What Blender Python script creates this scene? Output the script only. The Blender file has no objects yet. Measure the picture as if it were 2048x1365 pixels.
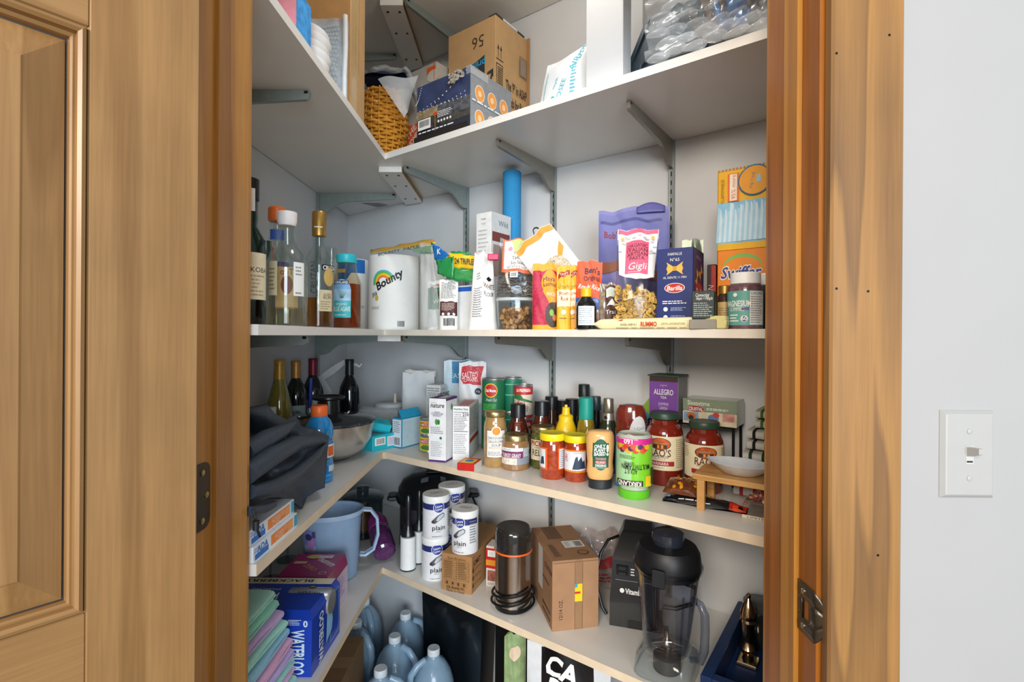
import bpy, math, random
from mathutils import Matrix, Vector
R = math.radians
rnd = random.Random(7)
scene = bpy.context.scene
COL = scene.collection

# ------------------------------------------------------------------ camera
F, CX, CY, EYE = 995.0, 1024.0, 671.5, 1.385          # focal length and principal point in pixels, eye height in metres
YAW, ROLL = math.atan(3 / 995), R(.38)
cd = bpy.data.cameras.new('camera'); cam = bpy.data.objects.new('camera', cd); COL.objects.link(cam)
cd.sensor_width = 36; cd.lens = F * 36 / 2048; cd.shift_y = -(682.5 - CY) / 2048; cd.clip_start = .02
cam.matrix_world = Matrix.Translation((0, 0, EYE)) @ Matrix.Rotation(YAW, 4, 'Z') @ Matrix.Rotation(R(90), 4, 'X') @ Matrix.Rotation(ROLL, 4, 'Z')
scene.camera = cam
# ------------------------------------------------------------------ light
w = bpy.data.worlds.new('world'); scene.world = w; w.use_nodes = True
bg = w.node_tree.nodes['Background']; bg.inputs[0].default_value = (.94, .97, 1, 1); bg.inputs[1].default_value = .42
def area(name, loc, target, sx, sy, power, col):
    l = bpy.data.lights.new(name, 'AREA'); l.shape = 'RECTANGLE'; l.size = sx; l.size_y = sy; l.energy = power; l.color = col
    o = bpy.data.objects.new(name, l); COL.objects.link(o); o.location = loc
    o.rotation_euler = (Vector(target) - Vector(loc)).to_track_quat('-Z', 'Y').to_euler()
    return o
area('hall_window', (.9, -4.2, 1.6), (-.1, 1.5, 1.25), 2.4, 2.2, 238, (.80, .91, 1))
area('hall_ceiling_light', (-1.0, -2.2, 2.45), (.3, 1.5, 1.2), 1.2, .8, 88, (1, .89, .76))
pl_ = bpy.data.lights.new('pantry_fill_light', 'POINT'); pl_.energy = 7; pl_.color = (1, .96, .90); pl_.shadow_soft_size = .09  # unseen point light added low to lift the shade under the highest shelf
po_ = bpy.data.objects.new('pantry_fill_light', pl_); COL.objects.link(po_); po_.location = (.02, .98, 2.42)
vs = scene.view_settings; vs.view_transform = 'Standard'; vs.look = 'None'; vs.gamma = 1; vs.use_curve_mapping = False; vs.exposure = .12
scene.cycles.max_bounces = 14; scene.cycles.transparent_max_bounces = 24; scene.cycles.transmission_bounces = 12
scene.cycles.caustics_reflective = False; scene.cycles.caustics_refractive = False; scene.cycles.sample_clamp_indirect = 6

# ------------------------------------------------------------------ layout helpers
def ray(px, py=671):
    x = (px - CX) / F; y = (CY - py) / F
    xr = x * math.cos(ROLL) - y * math.sin(ROLL); yr = x * math.sin(ROLL) + y * math.cos(ROLL)
    return xr * math.cos(YAW) - math.sin(YAW), xr * math.sin(YAW) + math.cos(YAW), yr
AB = math.atan(1346 / 995)                              # the back wall stands at this angle to the left wall
U = (math.sin(AB), -math.cos(AB)); N = (-math.cos(AB), -math.sin(AB)); C0 = (-.416, 1.592)   # along the back run, its front normal, inner shelf corner
TB = -(math.pi / 2 - AB)                                # turn of a thing that faces square off the back run
XW = -.786; DB = .39                                    # left wall, depth of the back run
Z0, Z1, Z2, Z3, Z4 = 2.522, 1.966, 1.4005, 1.010, .640  # shelf tops
def onplane(px, py, z):
    X, Y, Zr = ray(px, py); t = (z - EYE) / Zr
    return X * t, Y * t, Y * t / F
def spot(run, px, d, py=671):                           # floor-plan point d behind the front edge of a shelf run, and metres per pixel there
    X, Y, _ = ray(px, py)
    if run == 'L':
        x = C0[0] - d; y = x * Y / X
    else:
        bx, by = C0[0] - d * N[0], C0[1] - d * N[1]
        m = (-U[0] * by + U[1] * bx) / (-U[0] * Y + X * U[1]); x, y = m * X, m * Y
    return x, y, y / F
def bk(t, d): return C0[0] + U[0] * t - N[0] * d, C0[1] + U[1] * t - N[1] * d
def hz(py, s, px=1024): return EYE + (671.5 + .0066 * (px - 1024) - py) * s
def tocam(x, y): return math.atan2(-x, y)

# ------------------------------------------------------------------ materials
_mc = {}
def lin(h):
    h = h.lstrip('#'); return tuple(((c / 12.92) if c <= .04045 else ((c + .055) / 1.055) ** 2.4) for c in (int(h[i:i + 2], 16) / 255 for i in (0, 2, 4)))
def mat(h, rough=.5, metal=0, var=.05, sc=55, tr=0, coat=0, bump=0, alpha=1, ior=1.45, emit=0, sss=0):
    k = (h, rough, metal, var, sc, tr, coat, bump, alpha, ior, emit, sss)
    if k in _mc: return _mc[k]
    m = bpy.data.materials.new('m_' + h.lstrip('#')); m.use_nodes = True; nt = m.node_tree; b = nt.nodes['Principled BSDF']
    c = lin(h); tc = nt.nodes.new('ShaderNodeTexCoord'); nz = nt.nodes.new('ShaderNodeTexNoise'); nz.inputs['Scale'].default_value = sc; nz.inputs['Detail'].default_value = 3
    nt.links.new(tc.outputs['Object'], nz.inputs['Vector'])
    cr = nt.nodes.new('ShaderNodeValToRGB'); cr.color_ramp.elements[0].position = .3; cr.color_ramp.elements[1].position = .7
    cr.color_ramp.elements[0].color = tuple(max(0, x * (1 - var)) for x in c) + (1,); cr.color_ramp.elements[1].color = tuple(min(1, x * (1 + var)) for x in c) + (1,)
    nt.links.new(nz.outputs['Fac'], cr.inputs['Fac']); nt.links.new(cr.outputs['Color'], b.inputs['Base Color'])
    b.inputs['Roughness'].default_value = rough; b.inputs['Metallic'].default_value = metal; b.inputs['Transmission Weight'].default_value = tr
    b.inputs['Coat Weight'].default_value = coat; b.inputs['Coat Roughness'].default_value = .06; b.inputs['Alpha'].default_value = alpha; b.inputs['IOR'].default_value = ior
    if sss: b.inputs['Subsurface Weight'].default_value = sss; b.inputs['Subsurface Radius'].default_value = (.02, .02, .02)
    if emit:
        nt.links.new(cr.outputs['Color'], b.inputs['Emission Color']); b.inputs['Emission Strength'].default_value = emit
    if bump:
        bp = nt.nodes.new('ShaderNodeBump'); bp.inputs['Strength'].default_value = bump; bp.inputs['Distance'].default_value = .002
        nt.links.new(nz.outputs['Fac'], bp.inputs['Height']); nt.links.new(bp.outputs['Normal'], b.inputs['Normal'])
    _mc[k] = m; return m
def wood(name, light, dark, freq=9, stretch=.5, dist=3.5, rough=.38, axis='Z', streak=.35, coat=.15):
    m = bpy.data.materials.new(name); m.use_nodes = True; nt = m.node_tree; b = nt.nodes['Principled BSDF']; L = nt.links.new
    tc = nt.nodes.new('ShaderNodeTexCoord'); mp = nt.nodes.new('ShaderNodeMapping'); L(tc.outputs['Object'], mp.inputs['Vector'])
    s = {'Z': (1, 1, .055), 'X': (.055, 1, 1)}[axis]; mp.inputs['Scale'].default_value = s
    n1 = nt.nodes.new('ShaderNodeTexNoise'); n1.inputs['Scale'].default_value = freq; n1.inputs['Detail'].default_value = 1.5; n1.inputs['Distortion'].default_value = .35; L(mp.outputs['Vector'], n1.inputs['Vector'])
    mt = nt.nodes.new('ShaderNodeMath'); mt.operation = 'MULTIPLY'; mt.inputs[1].default_value = dist * 2; L(n1.outputs['Fac'], mt.inputs[0])
    fr = nt.nodes.new('ShaderNodeMath'); fr.operation = 'FRACT'; L(mt.outputs[0], fr.inputs[0])
    cr = nt.nodes.new('ShaderNodeValToRGB'); e = cr.color_ramp.elements; e[0].color = lin(light) + (1,); e[1].color = lin(dark) + (1,); e[0].position = .12; e[1].position = .9
    x = cr.color_ramp.elements.new(1.0); x.color = lin(light) + (1,); L(fr.outputs[0], cr.inputs['Fac'])
    mp2 = nt.nodes.new('ShaderNodeMapping'); L(tc.outputs['Object'], mp2.inputs['Vector']); mp2.inputs['Scale'].default_value = {'Z': (1, 1, .03), 'X': (.03, 1, 1)}[axis]
    n2 = nt.nodes.new('ShaderNodeTexNoise'); n2.inputs['Scale'].default_value = 260; n2.inputs['Detail'].default_value = 4; L(mp2.outputs['Vector'], n2.inputs['Vector'])
    n3 = nt.nodes.new('ShaderNodeTexNoise'); n3.inputs['Scale'].default_value = 5; n3.inputs['Detail'].default_value = 3; L(tc.outputs['Object'], n3.inputs['Vector'])
    ad = nt.nodes.new('ShaderNodeMath'); ad.operation = 'ADD'; L(n2.outputs['Fac'], ad.inputs[0]); L(n3.outputs['Fac'], ad.inputs[1])
    r2 = nt.nodes.new('ShaderNodeMapRange'); r2.inputs[1].default_value = .6; r2.inputs[2].default_value = 1.4; r2.inputs[3].default_value = 1 - streak; r2.inputs[4].default_value = 1 + streak * .5; L(ad.outputs[0], r2.inputs[0])
    mx = nt.nodes.new('ShaderNodeMix'); mx.data_type = 'RGBA'; mx.blend_type = 'MULTIPLY'; mx.inputs[0].default_value = 1; L(cr.outputs['Color'], mx.inputs[6]); L(r2.outputs[0], mx.inputs[7]); L(mx.outputs[2], b.inputs['Base Color'])
    bp = nt.nodes.new('ShaderNodeBump'); bp.inputs['Strength'].default_value = .12; bp.inputs['Distance'].default_value = .001; L(n2.outputs['Fac'], bp.inputs['Height']); L(bp.outputs['Normal'], b.inputs['Normal'])
    b.inputs['Roughness'].default_value = rough; b.inputs['Coat Weight'].default_value = coat; b.inputs['Coat Roughness'].default_value = .25
    return m
def tglass(h='f6faf9', refl=1.0, rough=.03):            # thin clear glass or film: tinted see-through with a Fresnel gloss
    k = ('tg', h, refl, rough)
    if k in _mc: return _mc[k]
    m = bpy.data.materials.new('clear_' + h); m.use_nodes = True; nt = m.node_tree; nt.nodes.clear(); L = nt.links.new
    o = nt.nodes.new('ShaderNodeOutputMaterial'); mx = nt.nodes.new('ShaderNodeMixShader'); tr = nt.nodes.new('ShaderNodeBsdfTransparent'); gl = nt.nodes.new('ShaderNodeBsdfGlossy')
    lw = nt.nodes.new('ShaderNodeLayerWeight'); lw.inputs['Blend'].default_value = .5; fr = nt.nodes.new('ShaderNodeMath'); fr.operation = 'POWER'; fr.inputs[1].default_value = 3.2; L(lw.outputs['Facing'], fr.inputs[0]); mm = nt.nodes.new('ShaderNodeMath'); mm.operation = 'MULTIPLY_ADD'; mm.inputs[1].default_value = refl * .45; mm.inputs[2].default_value = .035; mm.use_clamp = True
    nz_ = nt.nodes.new('ShaderNodeTexNoise'); nz_.inputs['Scale'].default_value = 30; cr = nt.nodes.new('ShaderNodeValToRGB'); c = lin(h); cr.color_ramp.elements[0].color = tuple(x * .97 for x in c) + (1,); cr.color_ramp.elements[1].color = c + (1,)
    L(nz_.outputs['Fac'], cr.inputs['Fac']); L(cr.outputs['Color'], tr.inputs['Color']); gl.inputs['Roughness'].default_value = rough
    L(fr.outputs[0], mm.inputs[0]); L(mm.outputs[0], mx.inputs[0]); L(tr.outputs[0], mx.inputs[1]); L(gl.outputs[0], mx.inputs[2]); L(mx.outputs[0], o.inputs[0])
    _mc[k] = m; return m
W_DOOR = wood('w_door', '987449', '86633b', 9, dist=2.2, streak=.25)
W_DOORX = wood('w_door_rail', '987449', '86633b', 9, dist=2.2, axis='X', streak=.22)
W_CASE = wood('w_case', '99703e', '795733', 17, dist=2.6, streak=.22)
W_JAMB = wood('w_jamb', 'a7661f', '8f5014', 8, dist=2, streak=.3)
W_JAMB2 = wood('w_jamb_light', 'c48a3c', 'b0762c', 8, dist=2, streak=.25)
W_JAMB3 = wood('w_jamb_mid', 'a87030', '8f5c22', 8, dist=2, streak=.3)
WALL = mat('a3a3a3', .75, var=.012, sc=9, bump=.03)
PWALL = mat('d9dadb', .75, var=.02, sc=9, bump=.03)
SHELF = mat('e6e4de', .35, var=.012, sc=12, coat=.15)
EDGE = mat('e2cfb3', .5, var=.05, sc=25); EDGES = [SHELF, SHELF, mat('e4dccd', .5, var=.04, sc=25), EDGE, EDGE]
STEEL = mat('a3acab', .38, .8, var=.06)
DKMET = mat('4a4338', .35, .8, var=.1)
BLACK = mat('0d0e10', .35, var=.1); WHITE = mat('f2f2ef', .45, var=.02)
INK = mat('17171a', .5, var=.02); GREY = mat('8a8a8a', .5); PAPER = mat('f0efe9', .6, var=.015)
CARD = mat('b58a5c', .8, var=.05, sc=30, bump=.1); CARD2 = mat('c9a271', .8, var=.04, sc=30)
GLASS = tglass('fafdfc', 1.3)
FILM = mat('f2f6f8', .12, var=.02, alpha=.30, coat=.6)

# ------------------------------------------------------------------ mesh helpers
class MB:
    def __init__(s): s.v = []; s.f = []; s.mi = []; s.mats = []; s.cur = 0
    def use(s, m):
        if m not in s.mats: s.mats.append(m)
        s.cur = s.mats.index(m); return s
    def add(s, vs, fs):
        b = len(s.v); s.v += [tuple(v) for v in vs]; s.f += [tuple(i + b for i in f) for f in fs]; s.mi += [s.cur] * len(fs); return s
    def box(s, x0, y0, z0, x1, y1, z1, b=0):
        if not b:
            vs = [(x, y, z) for z in (z0, z1) for y in (y0, y1) for x in (x0, x1)]
            return s.add(vs, [(0, 2, 3, 1), (4, 5, 7, 6), (0, 1, 5, 4), (2, 6, 7, 3), (0, 4, 6, 2), (1, 3, 7, 5)])
        pts = []
        for z, e in ((z0, b), (z0 + b, 0), (z1 - b, 0), (z1, b)):
            pts.append([(x0 + b + e, y0 + e, z), (x1 - b - e, y0 + e, z), (x1 - e, y0 + b + e, z), (x1 - e, y1 - b - e, z), (x1 - b - e, y1 - e, z), (x0 + b + e, y1 - e, z), (x0 + e, y1 - b - e, z), (x0 + e, y0 + b + e, z)])
        return s.rings(pts)
    def rings(s, rs, cap=True, closed=True):
        n = len(rs[0]); vs = [p for r in rs for p in r]; fs = []
        for i in range(len(rs) - 1):
            for j in range(n if closed else n - 1):
                k = (j + 1) % n; fs.append((i * n + j, i * n + k, (i + 1) * n + k, (i + 1) * n + j))
        if cap: fs.append(tuple(reversed(range(n)))); fs.append(tuple(range((len(rs) - 1) * n, len(rs) * n)))
        return s.add(vs, fs)
    def lathe(s, prof, n=28, cx=0, cy=0, sx=1, sy=1, cap=True):
        return s.rings([[(cx + sx * r * math.sin(2 * math.pi * j / n), cy - sy * r * math.cos(2 * math.pi * j / n), z) for j in range(n)] for r, z in prof], cap=cap)
    def tube(s, path, r, n=8, cap=True):
        P = [Vector(p) for p in path]; rs = []; up = Vector((0, 0, 1)); pa = None
        for i, p in enumerate(P):
            t = (P[min(i + 1, len(P) - 1)] - P[max(i - 1, 0)]).normalized()
            if pa is None: pa = t.cross(up if abs(t.z) < .9 else Vector((1, 0, 0))).normalized()
            pa = (pa - t * pa.dot(t)).normalized(); q = t.cross(pa); rr = r[i] if isinstance(r, (list, tuple)) else r
            rs.append([p + pa * rr * math.cos(2 * math.pi * j / n) + q * rr * math.sin(2 * math.pi * j / n) for j in range(n)])
        return s.rings(rs, cap)
    def prism(s, pts, f0, f1):                          # closed outline, two mappings (a,b)->xyz
        a = [f0(*p) for p in pts]; b = [f1(*p) for p in pts]; return s.rings([a, b])
    def grid(s, fn, nu, nv):
        vs = [fn(i / nu, j / nv) for j in range(nv + 1) for i in range(nu + 1)]; k = nu + 1
        return s.add(vs, [(j * k + i, j * k + i + 1, (j + 1) * k + i + 1, (j + 1) * k + i) for j in range(nv) for i in range(nu)])
    def build(s, name, m=None, parent=None, smooth=False, loc=None, rz=None, solid=0, fix=True):
        me = bpy.data.meshes.new(name); me.from_pydata(s.v, [], s.f)
        for x in (s.mats or [m]): me.materials.append(x)
        if s.mats: me.polygons.foreach_set('material_index', s.mi)
        if fix:
            import bmesh
            bm = bmesh.new(); bm.from_mesh(me); bmesh.ops.recalc_face_normals(bm, faces=bm.faces); bm.to_mesh(me); bm.free()
        if smooth: me.shade_smooth(); me.set_sharp_from_angle(angle=R(smooth if smooth is not True else 40))
        o = bpy.data.objects.new(name, me); COL.objects.link(o)
        if parent: o.parent = parent
        if loc: o.location = loc
        if rz is not None: o.rotation_euler[2] = rz
        if solid:
            md = o.modifiers.new('thickness', 'SOLIDIFY'); md.thickness = solid; md.offset = 0
        return o
def tag(o, label=None, cat=None, group=None, kind=None):
    for k, v in (('label', label), ('category', cat), ('group', group), ('kind', kind)):
        if v: o[k] = v
    return o
def thing(name, label, cat, loc, rz=0, group=None, rx=0, ry=0):
    o = bpy.data.objects.new(name, None); COL.objects.link(o); o.location = loc; o.rotation_euler = (rx, ry, rz); o.empty_display_size = .02
    return tag(o, label, cat, group)
def dup(o, parent=None):
    c = o.copy(); COL.objects.link(c); c.parent = parent
    for ch in o.children: dup(ch, c)
    return c
# ------------------------------------------------------------------ flat print
_tc = {}
def glyphs(t, off=0):
    k = (t, off)
    if k in _tc: return _tc[k]
    cu = bpy.data.curves.new('t', 'FONT'); cu.body = t; cu.size = 1; cu.resolution_u = 2; cu.offset = off; cu.fill_mode = 'BOTH'
    ob = bpy.data.objects.new('t', cu); me = ob.to_mesh()
    vs = [(v.co.x, v.co.y) for v in me.vertices]; fs = [tuple(p.vertices) for p in me.polygons]
    ob.to_mesh_clear(); bpy.data.objects.remove(ob); bpy.data.curves.remove(cu)
    x0 = min(v[0] for v in vs); x1 = max(v[0] for v in vs)
    _tc[k] = ([((x - x0), y) for x, y in vs], fs, x1 - x0); return _tc[k]
def fine(vs, fs, e):                                    # split long triangles so that print follows a curved face
    vs = list(vs); out = []; mid = {}
    st = [(f[0], f[i], f[i + 1]) for f in fs for i in range(1, len(f) - 1)]
    while st:
        t = st.pop(); L = [(vs[t[i]][0] - vs[t[(i + 1) % 3]][0]) ** 2 + (vs[t[i]][1] - vs[t[(i + 1) % 3]][1]) ** 2 for i in range(3)]; k = L.index(max(L))
        if L[k] <= e * e: out.append(t); continue
        a, b, c = t[k], t[(k + 1) % 3], t[(k + 2) % 3]; q = (min(a, b), max(a, b))
        if q not in mid: mid[q] = len(vs); vs.append(tuple((vs[a][i] + vs[b][i]) / 2 for i in range(3)))
        st += [(a, mid[q], c), (mid[q], b, c)]
    return vs, out
class PR:                                               # print laid out flat in (u, v), wrapped onto a face afterwards
    def __init__(s, wrap=False): s.it = []; s.z = .0004; s.wrap = wrap
    def put(s, vs, fs, m): s.it.append(([(a, b, s.z) for a, b in vs], fs, m)); s.z += .00012; return s
    def rect(s, u0, v0, u1, v1, m, nu=None, nv=None):
        nu = nu or (10 if s.wrap else 1); nv = nv or (5 if s.wrap else 1)
        if abs(u1 - u0) < .006: nu = 1
        if abs(v1 - v0) < .006: nv = 1
        vs = [(u0 + (u1 - u0) * i / nu, v0 + (v1 - v0) * j / nv) for j in range(nv + 1) for i in range(nu + 1)]; k = nu + 1
        return s.put(vs, [(j * k + i, j * k + i + 1, (j + 1) * k + i + 1, (j + 1) * k + i) for j in range(nv) for i in range(nu)], m)
    def ell(s, cu, cv, ru, rv, m, n=20):
        vs = [(cu, cv)]; 
        for k in (.5, 1): vs += [(cu + k * ru * math.cos(2 * math.pi * i / n), cv + k * rv * math.sin(2 * math.pi * i / n)) for i in range(n)]
        fs = [(0, 1 + i, 1 + (i + 1) % n) for i in range(n)] + [(1 + i, 1 + n + i, 1 + n + (i + 1) % n, 1 + (i + 1) % n) for i in range(n)]
        return s.put(vs, fs, m)
    def poly(s, pts, m): return s.put(pts, [tuple(range(len(pts)))], m)
    def frame(s, u0, v0, u1, v1, t, m):
        s.rect(u0, v0, u1, v0 + t, m); s.rect(u0, v1 - t, u1, v1, m); s.rect(u0, v0, u0 + t, v1, m); return s.rect(u1 - t, v0, u1, v1, m)
    def txt(s, t, cu, cv, h, m, w=None, rot=0, sh=0, al='c', bold=0, flip=False):
        vs, fs, tw = glyphs(t, bold); k = h / .72; kx = k if w is None else min(w / tw, k * 3) ; ww = tw * kx
        x0 = {'c': -ww / 2, 'l': 0, 'r': -ww}[al]; c, sn = math.cos(R(rot)), math.sin(R(rot)); o = []
        for x, y in vs:
            a = x0 + x * kx; b = y * k - h / 2; a += sh * (b + h / 2)
            if flip: a = -a
            o.append((cu + a * c - b * sn, cv + a * sn + b * c))
        return s.put(o, fs, m)
    def lines(s, u0, v0, u1, v1, n, m, fill=.45, ragged=.3):
        st = (v1 - v0) / n; vs = []; fs = []
        for i in range(n):
            a = u0; e = u1 - (u1 - u0) * ragged * rnd.random()
            while a < e:
                b = min(e, a + (u1 - u0) * rnd.uniform(.06, .22)); q = v0 + st * (i + .5 - fill / 2); k = len(vs)
                vs += [(a, q), (b, q), (b, q + st * fill), (a, q + st * fill)]; fs.append((k, k + 1, k + 2, k + 3)); a = b + (u1 - u0) * .03
        return s.put(vs, fs, m)
    def bars(s, u0, v0, u1, v1, m=None, n=16):
        vs = []; fs = []; a = u0; q = (u1 - u0) / n
        while a < u1:
            b = a + q * rnd.uniform(.25, .8); k = len(vs); vs += [(a, v0), (b, v0), (b, v1), (a, v1)]; fs.append((k, k + 1, k + 2, k + 3)); a = b + q * rnd.uniform(.25, .6)
        return s.put(vs, fs, m or INK)
    def build(s, fn, parent, name='printed_label'):
        if not s.it: return None
        b = MB()
        for vs, fs, m in s.it:
            if s.wrap: vs, fs = fine(vs, fs, s.wrap if s.wrap is not True else .007)
            b.use(m).add([fn(u, v, z * (1 if s.wrap is True or not s.wrap else 3)) for u, v, z in vs], fs)
        return b.build(name, parent=parent, fix=False)
def flat(o, a, b, n):
    o, a, b, n = Vector(o), Vector(a), Vector(b), Vector(n); return lambda u, v, z: o + a * u + b * v + n * z
def cyl(rf, sx=1, sy=1, a0=0):
    f = rf if callable(rf) else (lambda v: rf)
    def g(u, v, z):
        r = f(v); a = u / r + a0; return ((r + z) * math.sin(a) * sx, -(r + z) * math.cos(a) * sy, v)
    return g
def profr(prof):
    p = sorted((z, r) for r, z in prof)
    def f(v):
        for (za, ra), (zb, rb) in zip(p, p[1:]):
            if za <= v <= zb: return ra + (rb - ra) * ((v - za) / max(zb - za, 1e-6))
        return p[-1][1] if v > p[-1][0] else p[0][1]
    return f
def faces(w, d, h):
    return {'f': flat((0, -d / 2, 0), (1, 0, 0), (0, 0, 1), (0, -1, 0)), 'r': flat((w / 2, 0, 0), (0, 1, 0), (0, 0, 1), (1, 0, 0)),
            'l': flat((-w / 2, 0, 0), (0, -1, 0), (0, 0, 1), (-1, 0, 0)), 't': flat((0, 0, h), (1, 0, 0), (0, 1, 0), (0, 0, 1))}
def carton(name, label, cat, loc, rz, w, d, h, m, pr={}, group=None, bev=.0012, part='carton', rx=0, ry=0):
    t = thing(name, label, cat, loc, rz, group, rx, ry); MB().box(-w / 2, -d / 2, 0, w / 2, d / 2, h, bev).build(part, m, t)
    fc = faces(w, d, h)
    for k, fn in pr.items():
        p = PR(); fn(p); p.build(fc[k], t)
    return t

# ------------------------------------------------------------------ room shell
def struct(b, name, m, label=None, loc=None, rz=None, smooth=False):
    o = b.build(name, m, None, smooth, loc, rz); tag(o, label, None, None, 'structure'); return o
FY, BY = .653, .785                                     # the two faces of the wall the door is set in
JL, JR = -.419, .399                                    # jamb faces
CEIL = 2.74
struct(MB().box(-2.6, -2.4, -.05, 2.6, 3, 0), 'floor', mat('8a6f52', .5, var=.15, sc=6))
struct(MB().box(XW - .1, BY, CEIL, 1.9, 2.6, CEIL + .08), 'ceiling', PWALL)
struct(MB().box(XW - .1, BY, 0, XW, 2.6, CEIL), 'wall_left', PWALL)
def wallbox(t0, t1, d0, d1, z0, z1, b=None):
    b = b or MB(); p = [bk(t0, d0), bk(t1, d0), bk(t1, d1), bk(t0, d1)]
    return b.rings([[(x, y, z0) for x, y in p], [(x, y, z1) for x, y in p]])
struct(wallbox(-.75, 2.0, DB, DB + .1, 0, CEIL), 'wall_back', PWALL)
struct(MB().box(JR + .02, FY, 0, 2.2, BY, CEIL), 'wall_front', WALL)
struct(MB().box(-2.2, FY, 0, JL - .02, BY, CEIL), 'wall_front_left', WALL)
struct(MB().box(JL - .02, FY, 2.06, JR + .02, BY, CEIL), 'wall_front_top', WALL)
# door lining: jamb boards, stops and casings each a board
def board(name, x0, y0, z0, x1, y1, z1, m, bev=.0015): return struct(MB().box(x0, y0, z0, x1, y1, z1, bev), name, m)
board('trim_1', JR, FY - .001, 0, JR + .02, BY + .001, 2.04, W_JAMB)
board('trim_2', JR - .0065, FY + .04, 0, JR + .001, FY + .0756, 2.03, W_JAMB2, .001)
board('trim_3', JR + .005, FY - .018, 0, JR + .098, FY - .0005, 2.13, W_CASE, .003)
for px_, py_ in ((1773, 71), (1734, 583), (1757, 1110), (1668, 108), (1671, 578)):
    o = MB().lathe([(.0017, 0), (.0017, .0004)], 10).build('nail_hole', BLACK, bpy.data.objects['trim_3']); o.matrix_local = Matrix.Translation(((px_ - 1027) / F * (FY - .018), FY - .0179, EYE - (py_ - 676) / F * (FY - .018))) @ Matrix.Rotation(R(90), 4, 'X')
board('trim_4', JR + .005, BY + .0005, 0, JR + .098, BY + .018, 2.13, W_JAMB2, .003)
board('trim_5', JL - .02, FY - .001, 0, JL, BY + .001, 2.04, W_JAMB2)
board('trim_6', JL - .001, FY + .04, 0, JL + .0068, FY + .0756, 2.03, W_JAMB3, .001)
board('trim_7', JL - .098, FY - .018, 0, JL - .005, FY - .0005, 2.13, W_CASE, .003)
board('trim_8', JL - .098, BY + .0005, 0, JL - .005, BY + .018, 2.13, W_JAMB2, .003)
board('trim_9', JL - .02, FY - .001, 2.04, JR + .02, BY + .001, 2.06, W_JAMB)
board('trim_10', JL - .098, FY - .018, 2.131, JR + .098, FY - .0005, 2.22, W_CASE, .003)
# open door leaf
DTH = math.atan2(-.775, -.632)
door = bpy.data.objects.new('door_1', None); COL.objects.link(door); door.location = (-.389, .6125, 0); door.rotation_euler[2] = DTH
tag(door, 'panelled pine door standing open beside the pantry', None, None, 'structure')
T = .04
for x0, x1 in ((0, .1056), (.7044, .81)): MB().box(x0, -T, .012, x1, 0, 2.03, .0015).build('stile', W_DOOR, door)
for z0, z1 in ((.012, .23), (.86, 1.085), (1.7125, 2.03)): MB().box(.1057, -T, z0, .7043, -.0003, z1, .001).build('rail', W_DOORX, door)
for z0, z1 in ((.23, .86), (1.085, 1.7125)):
    x0, x1 = .1056, .7044
    def inset(e, y, z0=z0, z1=z1): return [(.1056 + e, y, z0 + e), (.7044 - e, y, z0 + e), (.7044 - e, y, z1 - e), (.1056 + e, y, z1 - e)]
    MB().rings([inset(.014, -.03), inset(.0175, -.014), inset(.022, -.0125), inset(.05, -.005), inset(.052, -.004)]).build('panel', W_DOOR, door)
    for k in range(4):
        prof = ((0, -.001), (.0018, -.003), (.0025, .0015), (.006, .003), (.0095, .0005), (.0105, -.006), (.0125, -.0055), (.0145, -.0075), (.0155, -.014))
        a = [inset(e, y)[k] for e, y in prof]; c = [inset(e, y)[(k + 1) % 4] for e, y in prof]
        MB().rings([a, c], cap=False, closed=False).build('moulding', W_DOOR if k % 2 else W_DOORX, door, smooth=35)
# hinge leaf on the left jamb, strike plate on the right jamb
hg = thing('hinge', 'dark brass hinge leaf let into the left door jamb', 'hinge', (JL, FY + .0035, 1.165))
pts = [(0, -.045), (.018, -.045), (.024, -.043), (.028, -.038), (.029, -.03), (.029, .03), (.028, .038), (.024, .043), (.018, .045), (0, .045)]
MB().prism(pts, lambda a, b: (0, a, b), lambda a, b: (.0016, a, b)).build('leaf', DKMET, hg)
for a, b in ((.012, .032), (.021, .0), (.012, -.033)): MB().lathe([(.0042, 0), (.0042, .0012), (.002, .002)], 14).build('screw', mat('b9a878', .3, .9), hg, smooth=True).matrix_local = Matrix.Translation((.0014, a, b)) @ Matrix.Rotation(R(90), 4, 'Y')
MB().lathe([(.0065, -.046), (.0065, .046)], 14, -.006, -.012).build('barrel', DKMET, hg, smooth=True)
sp = thing('strike_plate', 'dark bronze strike plate with curved lip on right jamb', 'strike plate', (JR, FY, 1.016))
oc = [(-.003, -.035 + .07 * i / 12) for i in range(13)]
def lip(u, v):                                          # plate on the jamb face, then a lip curling round the front edge
    h = .036 * (1 - .0 * u); zz = (v - .5) * 2
    if u < .55: y = .040 - u / .55 * .036; return (-.0012, y, zz * .034)
    k = (u - .55) / .45; hh = .034 * math.sqrt(max(.0, 1 - (k * .93) ** 2)); return (-.0012 + .0105 * k * k, .004 - .011 * k, zz * hh)
b = MB()
for lo, hi in ((0, .30), (.70, 1)): b.grid(lambda u, v, lo=lo, hi=hi: lip(u, lo + (hi - lo) * v), 14, 3)
b.grid(lambda u, v: lip(u * .16, .30 + .4 * v), 3, 3); b.grid(lambda u, v: lip(.40 + u * .6, .30 + .4 * v), 8, 3)
b.build('plate', mat('5d564c', .3, .85), sp, smooth=True, solid=.0014)
MB().box(-.0008, .0262, -.0132, -.0003, .0346, .0132).build('latch_hole', BLACK, sp)
for zz in (.0235, -.0235): MB().lathe([(.0035, 0), (.0035, .0012), (.0015, .0022)], 14).build('screw', mat('d8ccb0', .25, .95), sp, smooth=True).matrix_local = Matrix.Translation((-.0018, .026, zz)) @ Matrix.Rotation(R(-90), 4, 'Y')
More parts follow.
